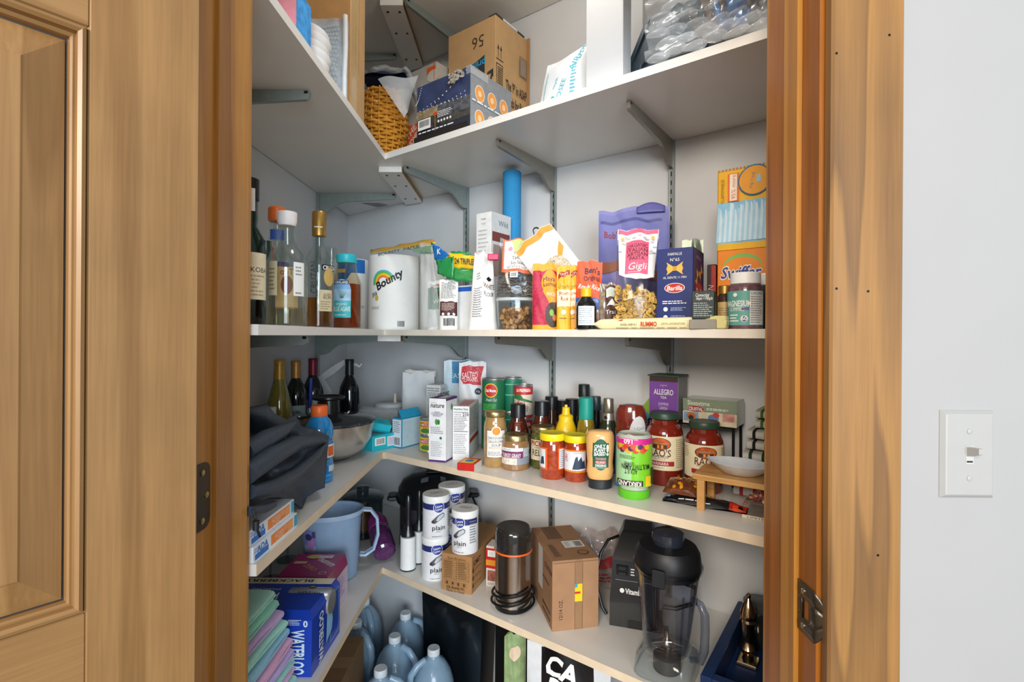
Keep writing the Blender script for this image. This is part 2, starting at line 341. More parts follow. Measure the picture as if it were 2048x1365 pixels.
# light switch
sw = thing('light_switch', 'white toggle light switch on the white wall', 'light switch', (.5926, FY, 1.234))
def ins(e, y): return [(-.035 + e, y, -.0572 + e), (.035 - e, y, -.0572 + e), (.035 - e, y, .0572 - e), (-.035 + e, y, .0572 - e)]
MB().rings([ins(0, 0), ins(.0002, -.001), ins(.0045, -.0055), ins(.006, -.006)]).build('plate', mat('a9a9a8', .4, var=.01), sw)
MB().box(-.005, -.0064, -.012, .005, -.006, .012).build('slot', mat('b9b9b6', .5), sw)
MB().box(-.004, -.0068, -.0098, .0035, -.0064, -.0078).build('marking', INK, sw)
tg = MB().rings([[(-.0042, 0, -.006), (.0042, 0, -.006), (.0042, 0, .006), (-.0042, 0, .006)], [(-.003, -.016, .0), (.003, -.016, .0), (.003, -.016, .007), (-.003, -.016, .007)]]).build('toggle', mat('a9a9a8', .4, var=.01), sw); tg.location = (0, -.006, .004)
for zz in (.0305, -.0305): MB().lathe([(.0036, 0), (.0036, .0008), (.002, .0014)], 14).build('screw', mat('a9a9a8', .4, var=.01), sw, smooth=True).matrix_local = Matrix.Translation((0, -.006, zz)) @ Matrix.Rotation(R(90), 4, 'X')

# ------------------------------------------------------------------ shelves, cleats, standards, brackets
TEND = 1.345
wl = lambda x: bk(-.8, DB)[1] + (x - bk(-.8, DB)[0]) * U[1] / U[0]     # y of the back wall at x
LAB = ['highest', 'top', 'eye level', 'third', 'lowest']
for i, z in enumerate((Z0, Z1, Z2, Z3, Z4)):
    th = .0195 if i != 2 else .0178; g = .004
    pl = [(XW + g, BY + .022), (C0[0], BY + .022), (C0[0], wl(C0[0]) - g), (XW + g, wl(XW + g) - g)]
    o = MB().use(SHELF).rings([[(x, y, z - th) for x, y in pl], [(x, y, z) for x, y in pl]]).build('shelf_board'); tag(o, f'white {LAB[i]} shelf board along the left wall', 'shelf', 'pantry shelf boards')
    if i == 1: MB().rings([[(-.655, 2.12, z - th - .0006), (-.575, 2.12, z - th - .0006), (-.545, 2.15, z - th - .0006), (-.60, 2.19, z - th - .0006)], [(-.655, 2.12, z - th), (-.575, 2.12, z - th), (-.545, 2.15, z - th), (-.60, 2.19, z - th)]]).build('foil_sticker', mat('7d8486', .4, var=.2), o)
    e = MB().box(C0[0], BY + .022, z - th, C0[0] + .0012, C0[1], z).build('edge_band', SHELF if i < 3 else EDGE, o)
    a, c, d2, e2 = bk(0, 0), bk(TEND, 0), bk(TEND, DB - g), (C0[0] + .0008, wl(C0[0]) - g)
    pl = [(a[0] + .0008, a[1]), c, d2, e2]
    o = MB().rings([[(x, y, z - th) for x, y in pl], [(x, y, z) for x, y in pl]]).build('shelf_board', SHELF); tag(o, f'white {LAB[i]} shelf board along the back wall', 'shelf', 'pantry shelf boards')
    p = [(C0[0] + .0015, C0[1] - .0002), bk(TEND, 0), bk(TEND, -.0012), (C0[0] + .0015, C0[1] - .0016)]
    MB().rings([[(x, y, z - th) for x, y in p], [(x, y, z) for x, y in p]]).build('edge_band', EDGES[i], o)
    ct = thing('cleat', f'white screwed joining strip under the {LAB[i]} shelf corner', 'cleat', (C0[0], 0, z - th - .0005), 0, 'shelf corner cleats')
    q = [(-.036, 1.655), (.040, 1.655), (.040, wl(C0[0] + .04) - .012), (-.036, wl(C0[0] - .036) - .03)]
    MB().use(SHELF).rings([[(x, y, -.019) for x, y in q], [(x, y, 0) for x, y in q]]).build('strip', parent=ct)
    MB().box(.0401, 1.656, -.0188, .0409, q[2][1] - .002, -.0004).build('raw_edge', mat('a5835a', .8, var=.2), ct)
    for yy in (1.69, 1.81, 1.98):
        for xx in (-.018, .022): MB().lathe([(.0045, -.0203), (.0045, -.0189)], 12, xx, yy).build('screw', BLACK, ct)
STD = [('L', 1.145), ('L', 1.978), ('B', spot('B', 934, DB)), ('B', spot('B', 1108, DB)), ('B', spot('B', 1343, DB))]
bprof = [(0, 0), (.298, 0), (.300, -.006), (.298, -.018), (.292, -.022), (.10, -.034), (.075, -.040), (.055, -.055), (.035, -.072), (.022, -.078), (0, -.080)]
LL = ['first left wall', 'second left wall', 'corner back wall', 'middle back wall', 'right back wall']
for i, s in enumerate(STD):
    if s[0] == 'L': loc, rz = (XW + .0005, s[1], 0), R(90)
    else: p = s[1]; loc, rz = (p[0] + N[0] * .0005, p[1] + N[1] * .0005, 0), TB
    st = thing('shelf_standard', f'slotted grey steel upright, {LL[i]} one', 'shelf standard', loc, rz, 'slotted shelf uprights')
    TOP = 2.6 if i < 3 else Z1 - .021
    MB().box(-.008, -.004, .3, .008, 0, TOP).build('channel', STEEL, st)
    for sx in (-1, 1): MB().box(sx * .0065 - .0015, -.013, .3, sx * .0065 + .0015, -.004, TOP).build('flange', STEEL, st)
    MB().box(-.005, -.010, .3, .005, -.0095, TOP).build('web', STEEL, st)
    b = MB(); zz = .32
    while zz < TOP - .02: b.box(-.0016, -.0102, zz, .0016, -.0099, zz + .013); zz += .0254
    o = b.build('slots', BLACK, st); o['kind'] = 'stuff'
    for j, z in enumerate((Z0, Z1, Z2, Z3, Z4)):
        th = .0195 if j != 2 else .0178
        if i > 2 and j == 0: continue
        br = thing('shelf_bracket', f'grey steel bracket under the {LAB[j]} shelf on the {LL[i]} upright', 'bracket', (loc[0], loc[1], z - th - .0004), rz, 'shelf brackets')
        MB().prism(bprof, lambda a, c: (-.005, -.0135 - a, c), lambda a, c: (.005, -.0135 - a, c)).build('arm', mat('98a29e', .42, .55, var=.05) if i in (0, 1, 2) else mat('8f8b82', .42, .55, var=.05), br)
        if i == 1 and j == 1: MB().box(.0051, -.13, -.022, .0056, -.05, -.012).build('sticker', PAPER, br)
        MB().box(-.0052, -.31, -.0085, .0052, -.301, -.0022).build('tip_hole', BLACK, br)

# ------------------------------------------------------------------ things on the top shelf
def boxB(px0, px1, d, depth, py=671):                   # a box standing square on the back run: centre and width from its two front edges
    a, b = spot('B', px0, d, py), spot('B', px1, d, py); wd = math.hypot(b[0] - a[0], b[1] - a[1])
    return ((a[0] + b[0]) / 2 - N[0] * depth / 2, (a[1] + b[1]) / 2 - N[1] * depth / 2), wd
def boxL(px, d, wid, dep, py=671):                      # near front-right edge on the left run
    x, y, s = spot('L', px, d, py); return (x - wid / 2, y + dep / 2), s
def nz(*p): return math.sin(p[0] * 6.3 + p[1] * 4.1) * .5 + math.sin(p[0] * 2.9 - p[1] * 8.7 + 1.3) * .35 + math.sin(p[0] * 13 + p[1] * 11 + 2.1) * .15
ORANGE = mat('e8741f', .45); TEAL = mat('2fb3c4', .5); TAPE = mat('3a3f44', .4); NAVY = mat('1d2a45', .6)
# big shipping carton, set upside down
(cx, cy), wd = boxB(897, 991, .207, .176, 60); H = .446
def f(p):
    p.txt('56', .03, H - .065, .04, mat('4a3b2c'), rot=180); p.rect(-.012, .08, .060, H - .15, TAPE); p.poly([(-.012, H - .15), (.060, H - .15), (.060, H - .115), (.03, H - .125), (-.012, H - .135)], TAPE)
    p.txt('prime', .024, H - .14, .024, mat('36b4e6'), rot=180, bold=.01); p.lines(-.004, H - .20, .05, H - .185, 2, PAPER); p.rect(-.004, H - .215, .05, H - .207, mat('cfd3d6'))
    p.poly([(.058, .215), (.085, .25), (.088, .262), (.070, .263), (.072, .270), (.096, .276), (.097, .25), (.092, .25), (.088, .235), (.064, .205)], TAPE)
def r(p):
    for u in (-.073, -.059): p.rect(u - .001, .315, u + .001, .345, INK); p.poly([(u - .005, .342), (u + .005, .342), (u, .358)], INK)
    p.rect(-.083, .308, -.047, .311, INK); p.frame(-.084, .195, -.05, .295, .0022, INK)
    for k in range(12): p.rect(-.079, .203 + k * .0072, -.055, .2055 + k * .0072, INK)
    p.frame(.04, .30, .082, .37, .0015, mat('6b5b4c')); p.rect(.044, .306, .078, .364, mat('9c8d80'))
    p.txt("The 'P' in ASAP", -.036, .245, .032, INK, al='l', w=.118, bold=.012); p.txt('stands for Prime', -.036, .195, .032, INK, al='l', w=.12, bold=.012)
c = carton('shipping_carton', 'large tan shipping carton with upside-down number 56', 'carton', (cx, cy, Z1), TB, wd, .176, H, CARD2, {'f': f, 'r': r})
p = PR(); p.rect(-wd / 2 + .01, -.087, wd / 2 - .01, -.05, TAPE); p.rect(wd / 2 - .05, -.087, wd / 2 - .001, .02, mat('d9dcde')); p.build(faces(wd, .176, H)['t'], c, 'packing_tape')
b = MB().box(wd / 2 - .03, -.086, H, wd / 2 + .001, -.05, H + .006); b.build('tape_edge', TAPE, c); MB().box(wd / 2 - .03, -.049, H, wd / 2 + .001, .03, H + .007).build('tape_film', mat('dfe6ea', .15, coat=.6), c); MB().box(wd / 2 - .03, .031, H, wd / 2 + .001, .07, H + .006).build('tape_edge', TAPE, c)
MB().box(wd / 2 - .02, .086, .1, wd / 2 + .012, .0875, H + .004).build('open_flap', CARD, c)
# string light box
(cx, cy), wd = boxB(835, 941, .015, .19, 150); H = .176
def f(p):
    w2 = wd / 2; p.rect(-w2, 0, w2, H, mat('2c3140')); p.rect(-w2, .085, w2, H, mat('39476f', var=.25, sc=20)); p.rect(-w2, .07, -w2 + .12, .1, mat('a08d6a', var=.4, sc=40)); p.rect(-w2, .04, w2, .075, mat('4c4a44', var=.6, sc=60)); p.rect(-.02, .06, w2, .098, mat('585b62', var=.6, sc=90))
    LB = mat('ffffff', emit=0)
    for k, (a, c2, dv) in enumerate(((-w2, .086, .09), (-w2 + .015, .10, .075), (-.035, .098, .035), (.0, .098, .02), (-w2, .12, .06))):
        for i in range(14):
            q = i / 13; u = a + q * (wd * .95 if k < 4 else .03); v = c2 + dv * q - .012 * math.sin(math.pi * q)
            if u < w2 - .002 and v < H - .003: p.ell(u, v, .0018, .0018, LB, 6)
    for i in range(30): p.ell(.03 + rnd.random() * .06, H - .004 - rnd.random() * .028, .006, .004, mat('b9b1a2', var=.4, sc=90), 6)
    p.rect(-w2 + .016, .035, -w2 + .07, .066, WHITE); p.bars(-w2 + .022, .044, -w2 + .064, .062, n=18); p.lines(-.01, .055, .05, .075, 4, WHITE); 
    for k in range(5): p.ell(-.005 + k * .012, .045, .004, .004, WHITE, 8)
    p.lines(-w2 + .02, .022, w2 - .05, .03, 1, WHITE); p.rect(-w2, .0, w2, .018, mat('24211f')); p.ell(-.018, .07, .01, .006, mat('d0562a')); p.rect(-.02, .02, -.016, .066, mat('8a6a45'))
def r(p):
    p.rect(-.095, 0, .095, H, mat('8e9297', var=.1))
    for u in (-.055, 0, .055):
        for v in (.042, .112): p.ell(u, v, .021, .024, PAPER); p.ell(u, v, .019, .022, mat('f0a050')); p.ell(u, v, .008, .009, mat('f8d2a0'))
    p.lines(-.09, .08, .09, .09, 1, PAPER)
c = carton('string_light_box', 'boxed string lights with a dusk patio picture', 'box', (cx, cy, Z1), TB, wd, .19, H, mat('8e9297'), {'f': f, 'r': r})
MB().box(-wd / 2, -.094, -.0, wd / 2, -.09, .004).build('tuck_flap', mat('c9c9c6'), c)
MB().box(wd / 2 - .015, -.096, H - .02, wd / 2 + .002, -.02, H + .003).build('clear_tape', FILM, c)
# grey box with an orange square
(cx, cy), wd = boxB(802, 873, .162, .2, 150); H = hz(140, spot('B', 830, .16)[2]) - Z1
OR2 = mat('e8632a', .5)
def f(p):
    p.rect(-wd / 2, .04, .0, .16, OR2)
    for k, t in enumerate(('THE', 'HOME', 'DEPOT')): p.txt(t, -.035 + k * .012, .135 - k * .03, .022, mat('efece4'), w=.06, rot=38, bold=.02)
    p.txt('movers', -.045, .038, .02, mat('55504a'), w=.06); p.txt('choice', -.04, .014, .02, mat('55504a'), w=.06); p.rect(.045, H - .045, .085, H - .012, OR2); p.ell(.075, H - .045, .03, .02, mat('d8d2c6')); p.rect(.078, H - .06, .081, H, OR2)
carton('moving_box', 'grey cardboard box with an orange logo behind basket', 'box', (cx, cy, Z1), TB, wd, .2, H, mat('b8b4aa', .8), {'f': f})
# pink and blue box, foam bowls, bubble mailer and tall carton on the left run
x, y, s = spot('L', 592, .012, 60)
def blue(p): p.rect(-.06, 0, .03, .2, mat('3f9be0', var=.35, sc=70)); p.rect(.03, 0, .06, .2, mat('d8e6f0'))
carton('pink_box', 'pink box with a blue side at the left shelf end', 'box', (x - .06, y + .035, Z1), 0, .12, .07, .10, mat('f29aa4', .5), {'r': lambda p: p.rect(-.035, 0, .035, .10, mat('3f9be0', var=.3, sc=70))})
x, y = -.452, 1.12
for k in range(5):
    prof = [(.032, 0), (.034, .001), (.047, .020), (.052, .026), (.0525, .0275), (.046, .0215), (.033, .0025), (.001, .0022)]
    o = MB().lathe(prof, 30, sx=.62, sy=.95).build('foam_bowl', WHITE, None, 50, (x - .004 + .004 * (k % 2), y, Z1 + .0005 + k * .0165)); o.rotation_euler = (0, 0, 0)
    tag(o, ['lowest', 'second lowest', 'middle', 'second highest', 'topmost'][k] + ' white foam bowl in the stack on the top shelf', 'bowl', 'stacked white foam bowls')
cx, cy = -.519, 1.40
t = thing('tall_carton', 'tall brown carton at the left shelf corner with taped seam', 'carton', (cx, cy - .035, Z1)); MB().box(-.085, -.065, 0, .085, .065, .5, .0015).build('carton', mat('b98a55', .8, var=.08, sc=20), t)
p = PR(); p.rect(-.065, 0, .065, .5, CARD2); p.rect(-.05, .0, -.005, .5, mat('d2b07d', .25, coat=.4)); p.rect(.01, .14, .012, .5, mat('a37a4c')); p.build(faces(.17, .0, .5)['r'], t, 'tape')
t = thing('bubble_mailer', 'clear bubble-wrap mailer leaning on the tall carton', 'mailer', (-.490, 1.268, Z1), 0, rx=R(-2))
def bub(u, v, z=0): return ((u - .5) * .122, -.012 - .02 * math.sin(math.pi * u) * math.sin(math.pi * min(1, v * 1.2)) + .003 * nz(u * 2, v * 2), v * .222 + .006 * (u - .5))
b = MB(); b.grid(bub, 24, 20); b.grid(lambda u, v: (bub(u, v)[0], .004, bub(u, v)[2]), 1, 1); b.build('film_pouch', mat('b9c8d2', .2, var=.1, alpha=.6, coat=.7), t, True)
o = MB().lathe([(.0048, 0), (.0042, .0015), (.002, .0024)], 8); bm0 = None
for j in range(17):
    for i in range(13):
        u, v = .06 + (i + .5 * (j % 2)) / 13 * .8, .04 + j / 17 * .92; q = bub(u, v)
        if bm0 is None: bm0 = o.build('bubble', mat('d3dee4', .1, var=.05, alpha=.45, coat=.8), t, True)
        else: n_ = bm0.copy(); COL.objects.link(n_); n_.parent = t; bo = n_; 
        (bm0 if (i == 0 and j == 0) else bo).matrix_local = Matrix.Translation((q[0], q[1], q[2])) @ Matrix.Rotation(R(90), 4, 'X')
p = PR(); p.txt('Cas', -.03, .165, .016, INK, flip=True, bold=.01); p.build(flat((0, -.04, 0), (1, 0, 0), (0, 0, 1), (0, -1, 0)), t)
MB().tube([(.058, -.012, 0.006), (.058, -.014, .07), (.060, -.016, .15), (.058, -.016, .228)], .006, 8).build('seal_edge', mat('eef2f4', .3, alpha=.8), t, True)
# wicker basket with a bagged garment on it
bx, by = -.447, 1.705; t = thing('wicker_basket', 'honey-coloured wicker basket at the inner shelf corner', 'basket', (bx, by, Z1))
WK = mat('d08f2c', .45, var=.25, sc=90, coat=.2); WK2 = mat('b87722', .5, var=.25, sc=90)
def brad(z): return .045 + .032 * math.sin(min(1, z / .15) * math.pi / 2) - .012 * max(0, (z - .12) / .12)
MB().lathe([(brad(0) - .006, .001), (brad(.05) - .007, .05), (brad(.12) - .007, .12), (brad(.24) - .007, .24), (brad(.24) - .012, .24), (brad(.1) - .014, .1), (.03, .012)], 24).build('lining', WK2, t)
for k in range(18):
    a = 2 * math.pi * k / 18; MB().tube([(brad(z) * math.sin(a), -brad(z) * math.cos(a), z) for z in (.002, .03, .06, .1, .14, .18, .22, .242)], .003, 6).build('stake', WK, t, True)
for j in range(22):
    z = .006 + j * .0108; MB().tube([((brad(z) + .0042 * math.cos(9 * a + (j % 2) * math.pi)) * math.sin(a), -(brad(z) + .0042 * math.cos(9 * a + (j % 2) * math.pi)) * math.cos(a), z + .0012 * math.sin(3 * a + j)) for a in [2 * math.pi * i / 72 for i in range(73)]], .0050, 6, False).build('strand', WK, t, True)
t = thing('bagged_garment', 'folded navy garment in a clear plastic bag on the basket', 'garment', (bx, by, Z1 + .268))
def gar(k):
    def fn(u, v):
        a = u - .5; b2 = v - .5; q = .055 * math.sqrt(max(0, 1 - (2 * a) ** 4)) * (1 - .5 * abs(2 * b2) ** 3)
        return (a * .17 + .022, -.042 * (2 * v - 1) - .022, k * q * (.75 if k > 0 else .2) * (.55 + .25 * nz(u * 1.6, v * 1.3)) - max(0, a - .36) * .42 + .004)
    return fn
b = MB(); b.grid(gar(1), 22, 14); b.grid(gar(-.15), 22, 14); b.build('garment', mat('243451', .75, var=.3, sc=30), t, True)
def bag(u, v):
    x, y, z = gar(1.25)(u, v); q = max(0, u - .86); return (x * 1.1 + .004 * nz(u * 3, v * 3), y - .012 * math.sin(math.pi * u), z + .006 + .006 * nz(u * 4, v * 5) - (1.1 * q * max(0, .5 - abs(v - .0) * .9)))
MB().grid(bag, 26, 18).build('plastic_bag', mat('e9f0f5', .08, var=.02, alpha=.28, coat=.9), t, True)
def film3(px, py, Y): return Vector(((px - 1027) / F * Y - bx, Y - by, EYE - (py - 670) / F * Y - Z1 - .268))
q4 = [film3(752, 158, 1.60), film3(832, 150, 1.605), film3(818, 205, 1.60), film3(806, 236, 1.598)]
MB().grid(lambda u, v: q4[0].lerp(q4[1], u).lerp(q4[3].lerp(q4[2], u), v) + Vector((0, -.006 * math.sin(5 * u + 3 * v), .004 * math.sin(7 * u))), 14, 14).build('bag_corner', mat('e6edf2', .1, var=.03, alpha=.5, coat=.9), t, True)
# white packing pillow, white box, tote, cushion bag
x, y, s = spot('B', 1123, .045, 150); t = thing('packing_pillow', 'white translucent packing pillow with teal recycling print', 'packing pillow', (x, y, Z1), TB + R(8), rx=R(-6))
def pp(u, v, z=0): a = u - .5; return (a * .125 * (1 - .1 * v) + .012 * v, -.02 * (1 - (2 * a) ** 2) * math.sin(math.pi * min(1, .08 + v * .9)) - .003 * nz(u, v) - z, v * (.118 + .035 * u * u))
b = MB(); b.grid(pp, 16, 16); b.grid(lambda u, v: (pp(u, v)[0], .02 * math.sin(math.pi * v) * (1 - (2 * u - 1) ** 2), pp(u, v)[2]), 16, 16); b.build('film', mat('eef1f2', .3, var=.02, alpha=.86, coat=.3), t, True)
p = PR(True); p.txt('OSEE', .0, .04, .013, TEAL, w=.05, rot=72); p.lines(.025, .02, .04, .10, 9, TEAL); p.txt('AIR', .03, .1, .018, TEAL, rot=60); p.lines(-.055, .01, -.05, .11, 18, TEAL); p.ell(-.022, .018, .006, .006, TEAL, 8); p.txt('recycle', -.02, .06, .008, TEAL, rot=74); p.txt('LPDE', .045, .125, .012, TEAL, rot=70)
p.build(lambda u, v, z: pp(.5 + u / .13, min(1, max(0, v / .14)), z), t)
(cx, cy), wd = boxB(1172, 1246, .02, .045, 100); t = carton('white_box', 'plain tall white box on the top shelf', 'box', (cx, cy, Z1), TB, wd, .045, .42, mat('d6d7d8', .6, var=.01))
x, y = bk(.878, .076); t = thing('plastic_tote', 'dark slate plastic tote behind the air cushions', 'tote', (x, y, Z1), TB)
TT = mat('2f3d47', .4, var=.08); ol = [(-.075, .0), (-.082, .006), (-.085, .045), (-.035, .15), (.10, .15), (.10, 0)]
MB().prism(ol, lambda a, b2: (a, 0, b2), lambda a, b2: (a * .95, .155, b2)).build('tub', TT, t)
MB().prism([(-.092, .04), (-.084, .036), (-.03, .148), (.1, .148), (.1, .156), (-.036, .156)], lambda a, b2: (a, -.006, b2), lambda a, b2: (a, -.001, b2)).build('rim', TT, t)
MB().tube([(-.06, -.004, .01), (-.05, -.005, .05), (-.02, -.005, .075), (.03, -.005, .078)], .004, 8).build('rib', TT, t, True)
(cx, cy), wd = boxB(1285, 1420, .24, .12, 20); carton('white_carton', 'white carton with faint circles behind the slate tote', 'carton', (cx, cy, Z1), TB, wd, .12, .42, mat('e6e6e4'), {'f': lambda p: [p.ell(-wd / 2 + .012, .2 + k * .02, .008, .008, mat('b9b9b9'), 12) for k in range(3)]})
x, y, s = spot('B', 1484, .046, 60); t = thing('air_cushion_bag', 'crumpled clear air-cushion wrap at the right shelf end', 'packing wrap', (x, y, Z1), TB)
CU = mat('eef4f8', .05, var=.03, alpha=.3, coat=1); first = None
for j in range(6):
    for i in range(9):
        def cf(u, v): a, b2 = math.pi * (u - .5), 2 * math.pi * v; return (.024 * math.sin(a) * (1 - .1 * math.cos(2 * b2)), .011 * math.cos(a) * math.cos(b2),   .010 * math.cos(a) * math.sin(b2) * (1 + .2 * math.sin(3 * a)))
        if first is None: first = MB().grid(cf, 8, 10).build('cushion', CU, t, True); o = first
        else: o = first.copy(); COL.objects.link(o); o.parent = t
        k = i - 4 + .5 * (j % 2); o.location = (k * .040 + rnd.uniform(-.002, .002), -.035 - .012 * math.sin(j * .8 + i * .5) + j * .003, .012 + j * .0235 + rnd.uniform(-.004, .004) + .002 * abs(k)); o.rotation_euler = (rnd.uniform(-.2, .2), rnd.uniform(-.12, .12), rnd.uniform(-.12, .12)); o.scale = (1, rnd.uniform(.8, 1.3), rnd.uniform(.85, 1.15))
for k, (h, u) in enumerate((('7a6552', -.06), ('3f86c8', -.01), ('6d6f74', .05), ('4d5a62', -.1), ('c9b79a', .09))):
    MB().grid(lambda a, c2: (u + (a - .5) * .07, -.030 + .010 * nz(a * 2 + k, c2 * 2), .03 + c2 * .09 + .008 * nz(a * 3, c2 + k)), 8, 8).build('crumpled_sheet', mat(h, .2, var=.3, sc=25, coat=.5), t, True, solid=.001)
def wrapf(u, v): return ((u - .5) * .36, -.052 - .008 * nz(u * 4, v * 4) - .008 * math.sin(v * 18), .004 + v * .15 + .004 * nz(u * 7, v))
MB().grid(wrapf, 60, 30).build('outer_film', mat('eff4f7', .06, var=.02, alpha=.22, coat=1), t, True)

# ------------------------------------------------------------------ generic jars, bottles, cans, pouches
def lab(p0, rf, t, sx=1, sy=1, a0=0): p0.build(cyl(rf, sx, sy, a0), t)
GOLD = mat('b08a45', .35, .75, var=.1); RED = mat('c22b2b', .45); YEL = mat('f2c722', .45); GRN = mat('1f7a4a', .45); CREAM = mat('ece0bd', .55); TAN = mat('d8c9a4', .6)
def solid(name, label, cat, loc, rz, prof, m, part='body', group=None, n=30, sx=1, sy=1):
    t = thing(name, label, cat, loc, rz, group); MB().lathe(prof, n, sx=sx, sy=sy).build(part, m, t, 35); return t
def shell(prof, th=.0025):                              # outer profile -> closed glass wall
    out = list(prof); inn = [(max(r - th, .0008), z + (th if i == 0 else 0)) for i, (r, z) in enumerate(prof)]
    return out + list(reversed(inn))
def glassb(name, label, loc, rz, prof, liq, cap, capm, lvl, cat='bottle', gm=None, th=.0025, group=None, sx=1, sy=1):
    t = thing(name, label, cat, loc, rz, group); MB().lathe(shell(prof, th), 32, sx=sx, sy=sy).build('glass', gm or GLASS, t, 40)
    if liq:
        f = profr(prof); zs = sorted({z for r, z in prof if .004 < z < lvl} | {.004, lvl}); MB().lathe([(f(z) - th - .0004, z) for z in zs], 30, sx=sx, sy=sy).build('liquid', liq, t, 40)
    if cap: MB().lathe(cap, 26).build('cap', capm, t, 35)
    return t
def pouch(name, label, cat, loc, rz, w, h, th, m, draw=None, rx=0, ry=0, top=.12, wob=.003, taper=0, group=None, gus=.6, seed=0):
    t = thing(name, label, cat, loc, rz, group, rx, ry)
    def fr(u, v, z=0, k=-1):
        a = max(-1, min(1, u / (w / 2))); q = max(0, min(1, v / h)); fill = math.sin(min(1, (1 - q) / (1 - top + 1e-6) * .75 + .0) * math.pi / 2) if q < 1 else 0
        d = th / 2 * max(0, 1 - abs(a) ** 3) ** .6 * (fill * (gus + (1 - gus) * math.sin(math.pi * min(1, q + .12)))) + wob * nz(a * .8 + seed, q * 1.7 + seed) * (1 - abs(a) ** 4) * (q * .6 + .4)
        return (u * (1 - taper * q), k * (max(d, .0006) + z), v + wob * 1.5 * nz(a + seed * 3, seed) * q)
    b = MB(); b.grid(lambda a, c: fr((a - .5) * w, c * h), 30, 32); b.grid(lambda a, c: fr((a - .5) * w, c * h, 0, 1), 18, 20)
    b.build('pouch', m, t, True)
    if draw:
        p = PR(.006); draw(p); p.build(fr, t)
    return t
FULL = lambda w, h, m, v0=0, v1=1: (lambda p: p.rect(-w / 2 * .985, h * v0, w / 2 * .985, h * v1, m, 14, 12))
# ------------------------------------------------------------------ eye-level shelf, left run: bottles
def L2(px, d): x, y, s = spot('L', px, d); return (x, y, Z2), s, tocam(x, y)
def B2(px, d): x, y, s = spot('B', px, d); return (x, y, Z2), s, tocam(x, y)
loc, s, c = L2(497, .06); r0 = 31 * s
pf = [(r0 * .92, 0), (r0, .004), (r0, .135), (r0 * .9, .155), (r0 * .45, .178), (.0145, .19), (.0135, .235)]
t = glassb('whisky_bottle', 'dark green whisky bottle with cream label beside the jamb', loc, c + R(10), pf, tglass('c08a4c'), [(.016, .225), (.016, .262), (.012, .264)], BLACK, .042, gm=tglass('a8c0b8'))
p = PR(True); p.rect(-.03, .045, .032, .128, CREAM); p.txt('MAKOBA', .005, .098, .009, INK, w=.05); p.lines(-.022, .05, .024, .09, 6, mat('b9aa84')); p.rect(-.004, .2, .004, .24, PAPER); lab(p, r0, t)
loc, s, c = L2(531, .16); r0 = 17 * s; solid('small_green_bottle', 'small dark green bottle behind the clear vodka', 'bottle', loc, c, [(r0, 0), (r0, .12), (r0 * .5, .15), (.012, .17), (.012, .20)], mat('1d3b33', .1, coat=.6), 'glass')
loc, s, c = L2(553, .17); r0 = 27 * s
pf = [(r0 * .94, 0), (r0, .004), (r0, .15), (r0 * .8, .18), (r0 * .62, .2), (.0185, .222), (.0175, .27)]
t = glassb('orange_cap_bottle', 'clear bottle with orange cap behind the white-capped one', loc, c, pf, tglass('eaf0f0'), [(.0195, .262), (.021, .266), (.021, .293), (.018, .297)], mat('e8742c', .35), .05)
p = PR(True); p.rect(-.018, .215, .018, .24, mat('3a5fb0')); p.rect(-.03, .165, -.008, .195, mat('c8442c')); p.rect(-.03, .05, .03, .155, mat('d8c08a', var=.2)); p.rect(-.03, .14, .03, .16, mat('55447e')); lab(p, profr(pf), t)
loc, s, c = L2(573, .05); r0 = 39 * s; k = hz(425, s, 573) - Z2
pf = [(r0 * .9, 0), (r0, .006), (r0, k * .5), (r0 * .97, k * .56), (r0 * .78, k * .64), (r0 * .5, k * .70), (.020, k * .76), (.0165, k * .9)]
t = glassb('clear_spirit_bottle', 'clear spirit bottle with white cap and two paper labels', loc, c, pf, tglass('faf0dc'), [(.0165, k * .88), (.019, k * .92), (.019, k), (.017, k * 1.003)], mat('ece6e2', .5), k * .16)
p = PR(True); p.rect(-.038, k * .26, -.018, k * .55, TAN); p.rect(.012, k * .26, .036, k * .55, PAPER); p.lines(.016, k * .43, .032, k * .52, 3, GREY); p.lines(.016, k * .27, .032, k * .3, 1, GREY); p.lines(-.036, k * .3, -.022, k * .5, 6, mat('9c8a5a')); lab(p, profr(pf), t)
p = PR(True); p.rect(-.024, k * .16, .024, k * .54, mat('d9b27c')); p.ell(0, k * .38, .013, .02, mat('8a4a30')); p.txt('Tito', .0, k * .5, .014, mat('7a3a1a'), w=.028, flip=True); p.build(lambda u, v, z: (u * .9, (r0 - .004) * math.cos(u / r0) - .001 + z * -1, v), t, 'back_label')
loc, s, c = L2(637, .06); r0 = 29 * s; k = hz(424, s, 637) - Z2
pf = [(r0 * .93, 0), (r0, .005), (r0, k * .55), (r0 * .92, k * .60), (r0 * .55, k * .68), (.0165, k * .72), (.0150, k * .93)]
t = glassb('rum_bottle', 'rum bottle with tall gold screw cap and amber contents', loc, c, pf, tglass('fac46c'), [(.0165, k * .79), (.0168, k * .985), (.015, k)], GOLD, k * .255)
p = PR(True); p.rect(.006, k * .485, r0 * 1.3, k * .535, INK); p.txt('CRUZAN', .03, k * .51, .010, PAPER, w=.042, bold=.02); p.ell(.025, k * .43, .014, .022, mat('c8a860')); p.rect(0, k * .14, .034, k * .32, TAN); p.txt('AGED', .02, k * .28, .007, INK, w=.02); p.txt('RUM', .02, k * .255, .007, INK); p.txt('CRUZAN', -.012, k * .42, .015, mat('3b3f40'), w=.075, rot=90); p.lines(.004, k * .15, .03, k * .23, 4, mat('a4936a')); lab(p, profr(pf), t)
p = PR(True); p.lines(-.012, k * .85, .012, k * .87, 1, PAPER); lab(p, .0169, t)
